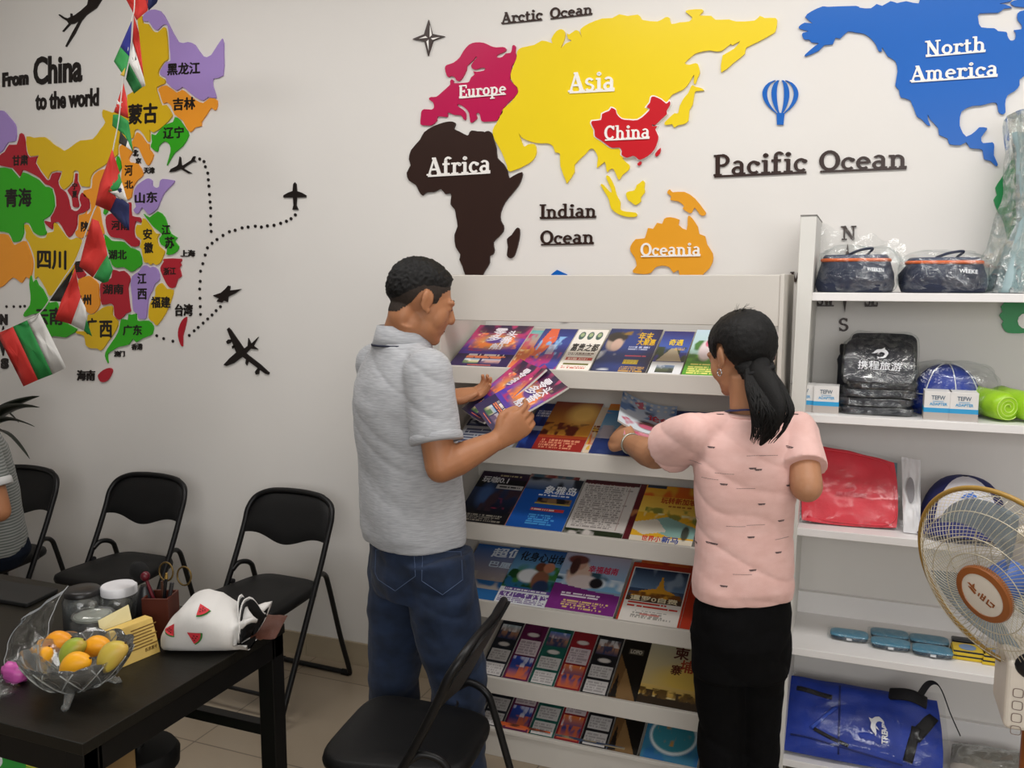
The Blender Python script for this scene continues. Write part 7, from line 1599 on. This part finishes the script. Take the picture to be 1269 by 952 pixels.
mb = MB(); limb(mb, [hp(*p) for p in ((-.016, .0905, -.0603), (0, .0955, -.0605), (.016, .0905, -.0603))], [.002, .0028, .002], 8); child('mouth', mb, mat('rose_lip', '8a4a44', .5), wom, 180)
# T-shirt
mb = MB()
prof = [(.795, .138, .104, 0, 0), (.83, .140, .108, 0, .004), (.91, .133, .10, 0, .004), (1.0, .130, .094, .01, 0), (1.09, .138, .092, .018, .006), (1.16, .146, .084, .012, .01), (1.215, .142, .074, 0, .006), (1.258, .10, .062, 0, 0), (1.288, .066, .056, 0, 0)]
mb.rings([ering(upw(midw(z), 0, -.004, z), RW, rx, ry, 32, .82, fr, bk) for z, rx, ry, fr, bk in prof])
sleeve(SRw, ERw, .68, .058, .06, .064, upw(wc, .045, 0, 1.27)); sleeve(SLw, ELw, .60, .058, .068, .076, upw(wc, -.045, 0, 1.27))
me = bake(mb, .0055, 4); displace(me, folds(14, .007, 5, 5)); M_PINK = cloth('pink_jersey', 'e9c0b9', 'e1b5ad', (20, 20, 40))
bms = bmesh.new(); bms.from_mesh(me); bvs = BVHTree.FromBMesh(bms); bms.free()
mk = MB()
def mark(px, py, w, h, kind):
    d = _ray(px, py).normalized(); hit = bvs.ray_cast(_c, d)
    if hit[0] is None: return
    n = hit[1] if hit[1].dot(d) < 0 else -hit[1]; u_ = Vector((0, 0, 1)).cross(n).normalized(); v_ = n.cross(u_)
    def strip(a0, a1, b0, b1):
        q = []
        for a, b in ((a0, b0), (a1, b0), (a1, b1), (a0, b1)):
            p = hit[0] + u_ * a + v_ * b; h2 = bvs.ray_cast(p + n * .05, -n); q.append((h2[0] if h2[0] is not None else p) + n * .0009)
        mk.add(q, [(0, 1, 2, 3)])
    if kind:
        strip(-w / 2, w * .5, -h * .1, h * .45); strip(-w * .38, w * .15, -h * .55, -h * .12); strip(w * .2, w * .42, -h * .5, -h * .12)
    else:
        for i in range(8): strip(-w / 2 + w * i / 8, -w / 2 + w * (i + .85) / 8, -.0005, .0005)
for px, py in tr(740, 370, 2.44, [(372, 350), (455, 353), (597, 350), (345, 450), (383, 562), (470, 514), (497, 622), (465, 722), (470, 822), (338, 738), (548, 768), (383, 870), (583, 450), (580, 565), (556, 672), (487, 518), (300, 737), (355, 742)]): mark(px, py, .02, .0045, 1)
for px, py in tr(740, 370, 2.44, [(480, 475), (520, 475), (450, 575), (340, 545), (300, 495), (480, 685), (420, 690), (440, 835), (560, 725), (300, 660), (385, 530)]): mark(px, py, .05, .001, 0)
shirt = MB(); shirt.add([tuple(v.co) for v in me.vertices], [tuple(p_.vertices) for p_ in me.polygons]); shirt.cm = 1; shirt.add(mk.v, mk.f)
wear(wom, 't_shirt', shirt.mesh('t_shirt', [M_PINK, mat('grey_brown_print', '5a4a4a', .8)], 180, False), M_PINK)
mb = MB(); R_ = []
for rr, dz in ((.058, 1.28), (.061, 1.292), (.057, 1.299), (.054, 1.291)): R_.append([Vector((wc.x, wc.y, 0)) + RW @ Vector((rr * math.cos(a) * 1.08, .002 + rr * math.sin(a), dz - .018 * max(0, math.sin(a)))) for a in [2 * math.pi * i / 32 for i in range(32)]])
mb.rings(R_, False, True); child('neckband', mb, M_PINK, wom, 180)
mb = MB(); P_ = smooth_pts([upw(wc, x, y, z) for x, y, z in ((-.02, .1, 1.1), (-.055, .085, 1.2), (-.06, .03, 1.29), (-.046, -.036, 1.31), (0, -.056, 1.314), (.046, -.036, 1.31), (.058, .03, 1.29), (.055, .085, 1.2), (.02, .1, 1.1))], 6); mb.tube(P_, [(.009, .0014)] * len(P_), 8, flat=(0, 0, 1)); child('lanyard', mb, mat('navy_ribbon', '1e2450', .6), wom, 180, 'navy lanyard')
mb = MB(); dq = (WLw - ELw).normalized(); u_ = dq.orthogonal().normalized(); v_ = dq.cross(u_); cq = ELw.lerp(WLw, .93); mb.tube([cq + (u_ * math.cos(a) + v_ * math.sin(a)) * .031 for a in [2 * math.pi * i / 24 for i in range(24)]], .0028, 8, closed=True); child('bracelet', mb, mat('jade_silver', 'b8bcb0', .25, .6), wom, 180, 'pale bracelet')
# trousers
mb = MB(); mb.rings([ering(upw(midw(z), 0, -.01, z), RW, rx, ry, 28, .85) for z, rx, ry in ((.58, .132, .10), (.68, .136, .112), (.76, .13, .10), (.85, .115, .085))])
for h_, k_, a_ in ((hRw, kRw, aRw), (hLw, kLw, aLw)): limb(mb, [h_, h_.lerp(k_, .5), k_, k_.lerp(a_, .5), a_ - Vector((0, 0, .05))], [.080, .071, .063, .062, .064], 22)
me = bake(mb, .0065, 4); displace(me, folds(23, .008, 6, 14)); wear(wom, 'trousers', me, cloth('black_trouser_cloth', '050506', '08080a', (40, 40, 60), sheen=0))
for a_ in (aRw, aLw): shoe(wom, a_, RW @ Vector((0, 1, 0)))
# magazine she lifts from the tray
magazine('red edged magazine lifted by the woman from the second tray', ((-.6857, 2.6, 1.2103), Vector((.17, .0475, -.0508)), Vector((-.0332, .1868, .0639))), .184, .20, art_held(), [('论剑', 'c8303a', .52, .38, .92, .56)], .006, None, .8)
magazine('pink magazine under the one lifted by the woman', ((-.66, 2.575, 1.172), Vector((.17, .0475, -.0508)), Vector((-.0332, .1868, .0639))), .184, .19, Art(base='d88a98').seed(70).clouds(0, 0, 1, 1, 'c8607a', 5, .5), (), .004)

# ------------------------------------------------------------------ seated person at the left edge
RS = frame(math.radians(-142)); sx, sy = -3.365, 2.50
sp_ = thing('person', 'person in a grey striped T-shirt sitting on a chair at the left edge', 'person', (sx, sy, 0))
ups = lambda x, y, z: Vector((sx, sy, 0)) + RS @ Vector((x, y, z))
hs = ups(0, .09, 1.27); RHS = RS @ Matrix.Rotation(-.15, 3, 'X')
S1, S2 = ups(.17, .03, 1.0), ups(-.185, .01, 1.0)
E1, E2 = ups(.2, .06, .72), ups(-.25, -.045, .73); W1, W2 = ups(.16, .31, .77), ups(-.15, .235, .70)
mb = MB(); head(mb, hs, RHS, 1.0); limb(mb, [ups(0, .01, 1.0), ups(0, .03, 1.08), hs + RHS @ Vector((0, -.026, -.05))], [.07, .06, .057])
mb.rings([ering(ups(0, .04 * (z - .5), z), RS, rx, ry) for z, rx, ry in ((.46, .15, .11), (.6, .15, .11), (.8, .14, .1), (.95, .155, .085), (1.03, .1, .06), (1.06, .055, .05))])
for S, E, W_ in ((S1, E1, W1), (S2, E2, W2)):
    limb(mb, [S, S.lerp(E, .5), E], [.05, .048, .042]); mb.ball(E, .041); limb(mb, [E, E.lerp(W_, .3), W_], [.041, .044, .027])
hand(mb, W1, W1 - E1, Vector((0, 0, 1)), -1 if False else 1, .18, (.2, .2, .25, .3), .3); hand(mb, W2, W2 - E2, Vector((0, 0, 1)), -1, .18, (.2, .2, .25, .3), .3)
legs_ = [(ups(q * .09, 0, .52), ups(q * .11, .40, .50), ups(q * .11, .36, .09)) for q in (1, -1)]
for h_, k_, a_ in legs_: leg(mb, h_, k_, a_, [.08, .075, .055, .05, .036])
me = bake(mb, .005, 3); wear(sp_, 'body', me.copy(), M_SKM)
hair_cap(me, hs, RHS, 1.0, hl, lambda l: .012, 'hair', sp_, M_HAIR, .002)
for q in (-1, 1):
    mb = MB(); mb.ball(hs + RHS @ Vector((q * .031, .0815, .0045)), (.0115, .0095, .0055), RHS); child('eye', mb, mat('dark_eye', '1a1210', .2), sp_, 180)
mb = MB(); mb.rings([ering(ups(0, .04 * (z - .5), z), RS, rx, ry, 32, .82) for z, rx, ry in ((.515, .175, .138), (.56, .178, .142), (.7, .172, .136), (.85, .178, .126), (.95, .182, .11), (1.01, .15, .085), (1.05, .085, .068), (1.075, .07, .064))])
sleeve(S1, E1, .62, .07, .07, .072); sleeve(S2, E2, .62, .07, .07, .072)
me = bake(mb, .006, 4); displace(me, folds(31, .006, 7, 10))
ms = cloth('striped_jersey', '8c8e8c', '5a605c', (1, 1, 1)); nt = ms.node_tree
wv = nt.nodes.new('ShaderNodeTexWave'); wv.wave_type = 'BANDS'; wv.bands_direction = 'Z'; wv.inputs['Scale'].default_value = 26; wv.inputs['Distortion'].default_value = .6; nt.links.new(nt.nodes['Texture Coordinate'].outputs['Object'], wv.inputs['Vector'])
mr = [n for n in nt.nodes if n.type == 'MAP_RANGE'][0]; nt.links.new(wv.outputs['Fac'], mr.inputs[0])
wear(sp_, 't_shirt', me, ms)
for S, E in ((S1, E1), (S2, E2)):
    mb = MB(); d_ = (E - S).normalized(); u_ = d_.orthogonal().normalized(); v_ = d_.cross(u_); c_ = S.lerp(E, .6); mb.rings([[c_ + d_ * t + (u_ * math.cos(a) + v_ * math.sin(a)) * r for a in [2 * math.pi * i / 28 for i in range(28)]] for t, r in ((-.016, .071), (-.013, .0745), (.013, .0755), (.016, .072))]); child('sleeve_cuff', mb, mat('white_rib', 'c8c8c8', .8), sp_, 180, 'white sleeve cuff')
mb = MB(); mb.rings([ering(ups(0, -.005, z), RS, rx, ry, 28, .85) for z, rx, ry in ((.452, .15, .12), (.50, .172, .145), (.58, .165, .13))])
for h_, k_, a_ in legs_: limb(mb, [h_ + Vector((0, 0, -.005)), h_.lerp(k_, .5), k_, k_.lerp(a_, .5), a_ - Vector((0, 0, .04))], [.1, .092, .084, .078, .074], 20)
me = bake(mb, .0065, 4); displace(me, folds(41, .006, 7, 14)); wear(sp_, 'jeans', me, cloth('dark_denim', '0e1420', '141c2a', (14, 14, 20), sheen=0))
for h_, k_, a_ in legs_: shoe(sp_, a_, RS @ Vector((0, 1, 0)))
# ================================================================== pedestal fan at the right edge
FC = Vector((.290, 1.919, 1.05)); FN = Vector((-.675, -.68, -.287)).normalized()
fu = FN.cross(Vector((0, 0, 1))).normalized(); fv = fu.cross(FN).normalized()
fu = -fu if fu.x < 0 else fu
if fv.z < 0: fv = -fv
fan = thing('pedestal_fan', 'white pedestal fan with a gold rimmed cage at the right frame edge', 'fan', (.42, 2.05, 0))
F = lambda x, y, d: FC + fu * x + fv * y + FN * d
M_WIRE = mat('cream_wire', 'cfc6b0', .3, .3); M_RIM = mat('gold_plastic_rim', 'a8843c', .35); M_CREAM = mat('cream_plastic', 'e6ddd0', .4)
circ = lambda r, d, n=72, w=0: [F((r + w * math.sin(90 * 2 * math.pi * i / n)) * math.cos(2 * math.pi * i / n), (r) * math.sin(2 * math.pi * i / n), d) for i in range(n)]
child('cage_rim', MB().tube(circ(.2, 0, 96), .0052, 10, closed=True), M_RIM, fan, 180, 'gold cage rim')
for nm, sgn in (('front_grille', 1), ('rear_grille', -1)):
    mb = MB(); N = 84
    for k in range(N):
        a = 2 * math.pi * k / N; pts = []
        for i in range(8):
            s = i / 7; r = .2 - (.2 - .05) * s; d = sgn * (.058 if sgn > 0 else .075) * math.sin(min(1, s * 1.25) * math.pi / 2) ** .8
            tw = a + sgn * .42 * s
            pts.append(F(r * math.cos(tw), r * math.sin(tw), d))
        mb.tube(pts, .00075, 4)
    for r, d in ((.165, .034), (.12, .056), (.085, .058)): mb.tube(circ(r, sgn * d * (1 if sgn > 0 else 1.25), 60), .0011, 5, closed=True)
    child(nm, mb, M_WIRE, fan, 180)
hb = Matrix((fu, fv, FN)).transposed()
hub = child('hub_badge', MB().lathe([(.02, .05), (.058, .05), (.0605, .058), (.0585, .064), (.046, .066), (.045, .064)], FC, 40, True, hb), mat('bronze_plastic', '9a5a2c', .35), fan, 50, 'bronze badge ring')
d = MB().lathe([(.0455, .060), (.0455, .0645), (.03, .0665), (.005, .067)], FC, 36, True, hb); me = d.mesh('badge_face', M_CREAM, 60); me.transform(Matrix.Translation(-fan.location)); link('badge_face', me, hub)['label'] = 'cream badge face'
mb = MB(); A = (fu * .86 - fv * .5).normalized(); B = (fu * .5 + fv * .86).normalized(); W = lambda x, y: FC + FN * .0665 + A * x + B * y
for p in ([(-.034, .004), (-.03, .007), (-.012, .003), (-.012, -.001)], [(-.03, -.003), (-.024, .0), (-.01, -.004), (-.012, -.009)], [(-.024, .008), (-.021, .014), (-.018, .004)]): mb.prism([W(*q) for q in p], FN * .0012)
for x0, y0, x1, y1 in ((-.006, -.006, -.003, .003), (.0, -.008, .003, .008), (.006, -.008, .009, .008), (.0, -.001, .009, .0015), (.0, -.008, .009, -.0055), (.014, -.008, .017, .006), (.014, -.008, .026, -.005), (.020, .002, .03, .005), (.027, -.004, .03, .005)): mb.prism([W(x0, y0), W(x1, y0), W(x1, y1), W(x0, y1)], FN * .0012)
me = mb.mesh('logo', mat('bronze_print', '9a5a2c', .4)); me.transform(Matrix.Translation(-fan.location)); link('logo', me, hub)
M_BLADE = mat('smoke_blue_blade', 'b4c6d0', .2, trans=.55, alpha=.75, var=.05)
for k in range(3):
    a0 = math.radians(200 + 120 * k)
    def bl(u, v):
        r = .035 + .14 * v; sw = math.radians(30 + 46 * v); a = a0 - (u - .5) * sw * 1.1 + .55 * v; return F(r * math.cos(a), r * math.sin(a), -.006 + .030 * (u - .5))
    child('blade', MB().quadgrid(bl, 10, 12), M_BLADE, fan, 180, solid=.0018)
child('blade_hub', MB().lathe([(.005, -.03), (.036, -.03), (.038, .01), (.03, .03), (.006, .034)], FC, 28, True, hb), mat('blue_fan_hub', '4a6ab0', .4), fan, 50, 'blue blade hub')
child('motor_housing', MB().lathe([(.05, -.08), (.07, -.085), (.074, -.12), (.06, -.17), (.02, -.185)], FC, 28, True, hb), M_CREAM, fan, 50)
base = FC - FN * .13; bx_, by_ = base.x, base.y
child('neck', MB().tube([base, Vector((bx_, by_, base.z - .1)), Vector((bx_, by_, .80))], [.03, .026, .024], 16), M_CREAM, fan, 60)
cp = PY(1249, 818, 1.9)
x0 = cp.x; zt = cp.z; zb = PY(1249, 905, 1.9).z
child('control_box', MB().box((x0, 1.9, zb), (x0 + .13, 2.06, zt)), M_CREAM, fan, None, bevel=.012, seg=4)
mb = MB(); mb.ball((x0 + .05, 1.9, zt - .006), (.038, .012, .03)); child('speed_knob', mb, mat('black_plastic', '16161a', .35), fan, 60)
mb = MB()
for i in range(4):
    zz = zt - .065 - .026 * i; r = [Vector((x0 + .022 + .009 * math.copysign(abs(math.cos(a)) ** .5, math.cos(a)), 1.8985, zz + .009 * math.copysign(abs(math.sin(a)) ** .5, math.sin(a)))) for a in [2 * math.pi * k / 20 for k in range(20)]]; mb.tube(r, .0009, 5, closed=True)
child('button_marks', mb, mat('taupe_print', '8a7a72', .5), fan, None)
child('pole', MB().lathe([(.017, .05), (.017, .5), (.024, .505), (.024, .82)], (bx_, by_, 0), 18), mat('bronze_plastic', '9a5a2c', .35), fan, 50, 'bronze pole')
child('foot_plate', MB().lathe([(.2, 0), (.2, .02), (.17, .035), (.03, .06), (.02, .08)], (bx_, by_, 0), 40), M_CREAM, fan, 50)
# ================================================================== bunting string with paper flags, and the potted plant
FY = 2.62
def fp(x, y, k=0):
    p = PY(x, y, FY + .012 * math.sin(x * .16 + y * .05 + k) + .01 * math.sin(y * .11 + k)); return p
M_STR = mat('white_string', 'd8d6d0', .8)
top = PY(168, -60, FY); top.z = ZR
sp = [top] + [PY(x, y, FY) for x, y in ((167, -10), (163, 28), (157, 78), (152, 104), (147, 150), (140, 186), (133, 230), (116, 262), (96, 318), (80, 344), (64, 368), (49, 388), (28, 399), (-2, 412), (-60, 432))] + [Vector((-4.4, FY, 1.55)), Vector((X0R, FY, 1.75))]
tag(MB().tube(smooth_pts(sp, 5), .0022, 6).build('bunting_string', M_STR, smooth=180, loc=sp[6]), 'white string of small flags hanging from the ceiling across the country map', 'string')
FC_ = {k: mat('flag_' + k, c, .7, var=.04, scale=80) for k, c in dict(red='c8322c', navy='1c2450', blue='2a2f86', green='2c8a44', white='d6d4d0', black='24221f', dgreen='1c6a34', yellow='c8a83a').items()}
def flag(label, pieces, k=0):
    """pieces: (colour, outline) — the printed fields of one flag"""
    mb = MB(); cols = []
    for c, poly in pieces:
        if c not in cols: cols.append(c)
        mb.cm = cols.index(c); n = len(poly); cx_ = sum(p[0] for p in poly) / n; cy_ = sum(p[1] for p in poly) / n
        F_ = [[fp(cx_ + (x - cx_) * s, cy_ + (y - cy_) * s, k) for s in (.001, .5, 1)] for x, y in sum([[(a[0] + (b[0] - a[0]) * i / 4, a[1] + (b[1] - a[1]) * i / 4) for i in range(4)] for a, b in zip(poly, poly[1:] + poly[:1])], [])]
        m = len(F_); d = Vector((0, .0009, 0)); V = [p for r in F_ for p in r] + [p + d for r in F_ for p in r]; f = []
        for i in range(m):
            j = (i + 1) % m
            for q in (0, 1): f.append((i * 3 + q, i * 3 + q + 1, j * 3 + q + 1, j * 3 + q)); f.append((3 * m + i * 3 + q, 3 * m + j * 3 + q, 3 * m + j * 3 + q + 1, 3 * m + i * 3 + q + 1))
            f.append((i * 3 + 2, 3 * m + i * 3 + 2, 3 * m + j * 3 + 2, j * 3 + 2))
        mb.add(V, f)
    o = mb.build('bunting_flag', [FC_[c] for c in cols], smooth=180, loc=fp(*pieces[0][1][0], k)); tag(o, label, 'flag', 'flags of the bunting string'); return o
flag('red and navy flag at the top, cut by the frame', [('red', [(150, -12), (183, -12), (183, 13), (169, 25), (166, 19), (164, 14)]), ('navy', [(178, -12), (200, -12), (194, 4), (184, 13)])], 0)
flag('blue and green folded flag hanging below the top red one', [('blue', [(163, 26), (162, 50), (160, 70), (149, 58)]), ('green', [(149, 58), (160, 70), (157, 84), (154, 95), (141, 76)]), ('yellow', [(149, 93), (155, 84), (154, 95)])], 1)
flag('red white and green flag with a small dark emblem over yellow Inner Mongolia', [('red', [(166, 20), (172, 40), (178, 96), (164, 51)]), ('white', [(164, 51), (178, 96), (180, 106), (176, 108), (160, 76)]), ('dgreen', [(160, 78), (176, 108), (166, 116), (156, 98)]), ('black', [(164, 66), (168, 64), (169, 74), (164, 77)])], 2)
flag('flag with a red triangle and a white star above a green band', [('red', [(153, 103), (157, 122), (159, 147), (148, 142), (141, 139)]), ('white', [(145, 124), (148, 127), (152, 126), (149, 130), (151, 134), (147, 131), (143, 133), (145, 129)]), ('green', [(140, 142), (148, 142), (159, 150), (162, 168), (165, 189), (155, 168), (139, 156)]), ('black', [(149, 163), (158, 174), (156, 182), (147, 177)]), ('white', [(158, 174), (164, 188), (156, 182)])], 3)
flag('tall red flag with a green emblem and a navy foot', [('red', [(139, 185), (148, 214), (146, 222), (134, 236), (144, 245), (136, 262), (118, 254), (124, 226)]), ('green', [(147, 213), (151, 226), (146, 236), (134, 238), (141, 224)]), ('white', [(136, 238), (146, 236), (151, 226), (158, 250), (150, 248)]), ('navy', [(144, 245), (152, 247), (160, 253), (160, 286), (148, 275), (136, 262)]), ('navy', [(146, 234), (151, 232), (151, 239), (146, 239)])], 4)
flag('red flag with a green lower corner hanging over yellow Sichuan', [('red', [(114, 271), (122, 274), (130, 298), (133, 316), (124, 330), (115, 344), (98, 330), (106, 298)]), ('green', [(133, 316), (140, 334), (134, 349), (128, 351), (116, 344), (124, 330)])], 5)
flag('black red and white striped flag hanging slantwise', [('black', [(92, 331), (84, 354), (75, 374), (60, 373), (76, 352)]), ('red', [(93, 333), (100, 369), (88, 402), (68, 396), (76, 372), (84, 354)]), ('white', [(100, 369), (106, 382), (107, 396), (104, 410), (88, 402)]), ('green', [(107, 396), (114, 417), (106, 412), (104, 410)])], 6)
flag('red green and white striped flag hanging flat at the lower end', [('white', [(49, 388), (82, 456), (65, 464), (33, 396)]), ('green', [(33, 396), (65, 464), (47, 471), (16, 405)]), ('red', [(16, 405), (47, 471), (29, 479), (-4, 413)])], 7)

plx, ply = -3.98, 2.86
plant = thing('potted_plant', 'dark green strap-leaved potted plant behind the seated person at the left edge', 'plant', (plx, ply, 0))
child('pot', MB().lathe([(.11, 0), (.12, .01), (.155, .26), (.165, .27), (.165, .30), (.15, .30), (.145, .27), (.004, .26)], (plx, ply, 0), 32), mat('dark_glazed_pot', '2c2a2c', .3), plant, 50)
child('stem', MB().tube(smooth_pts([(plx, ply, .25), (plx + .02, ply, .55), (plx + .0, ply - .01, .84)], 6), [.018, .017, .017, .016, .016, .015, .015, .015, .014, .014, .014, .014, .014], 12), mat('brown_stem', '4a3420', .8), plant, 180)
M_LEAF = mat('dark_strap_leaf', '1c2418', .4, var=.4, scale=14, stretch=(1, 1, .3))
def leaf(base, tip, w, sag):
    base, tip = Vector(base), Vector(tip); d = tip - base; sd = d.cross(Vector((0, .6, 1))).normalized(); mb = MB()
    def f(u, v):
        c = base.lerp(tip, v) + Vector((0, 0, sag * math.sin(math.pi * v ** 1.2))); ww = w * (math.sin(math.pi * min(1, .08 + .9 * v)) ** .7) * (1 - .3 * v) if v < .999 else .0005
        return c + sd * ((u - .5) * ww) + Vector((0, 0, abs(u - .5) * ww * .5))
    mb.quadgrid(f, 4, 16); child('leaf', mb, M_LEAF, plant, 180, solid=.0015)
b_ = (plx, ply, .86)
for px, py, Y, w, sg in ((49, 491, 2.80, .07, .03), (49, 505, 2.78, .085, .05), (43, 529, 2.76, .06, .06), (37, 569, 2.78, .075, .10)): leaf(b_, PY(px, py, Y), w, sg)
for k in range(11):
    a = 2.2 + k * .41; leaf((plx, ply, .84 - .02 * (k % 3)), (plx + .42 * math.cos(a) - .05, min(ply + .3 * math.sin(a), 3.0), .95 + .22 * math.sin(k * 1.9)), .05, .12)
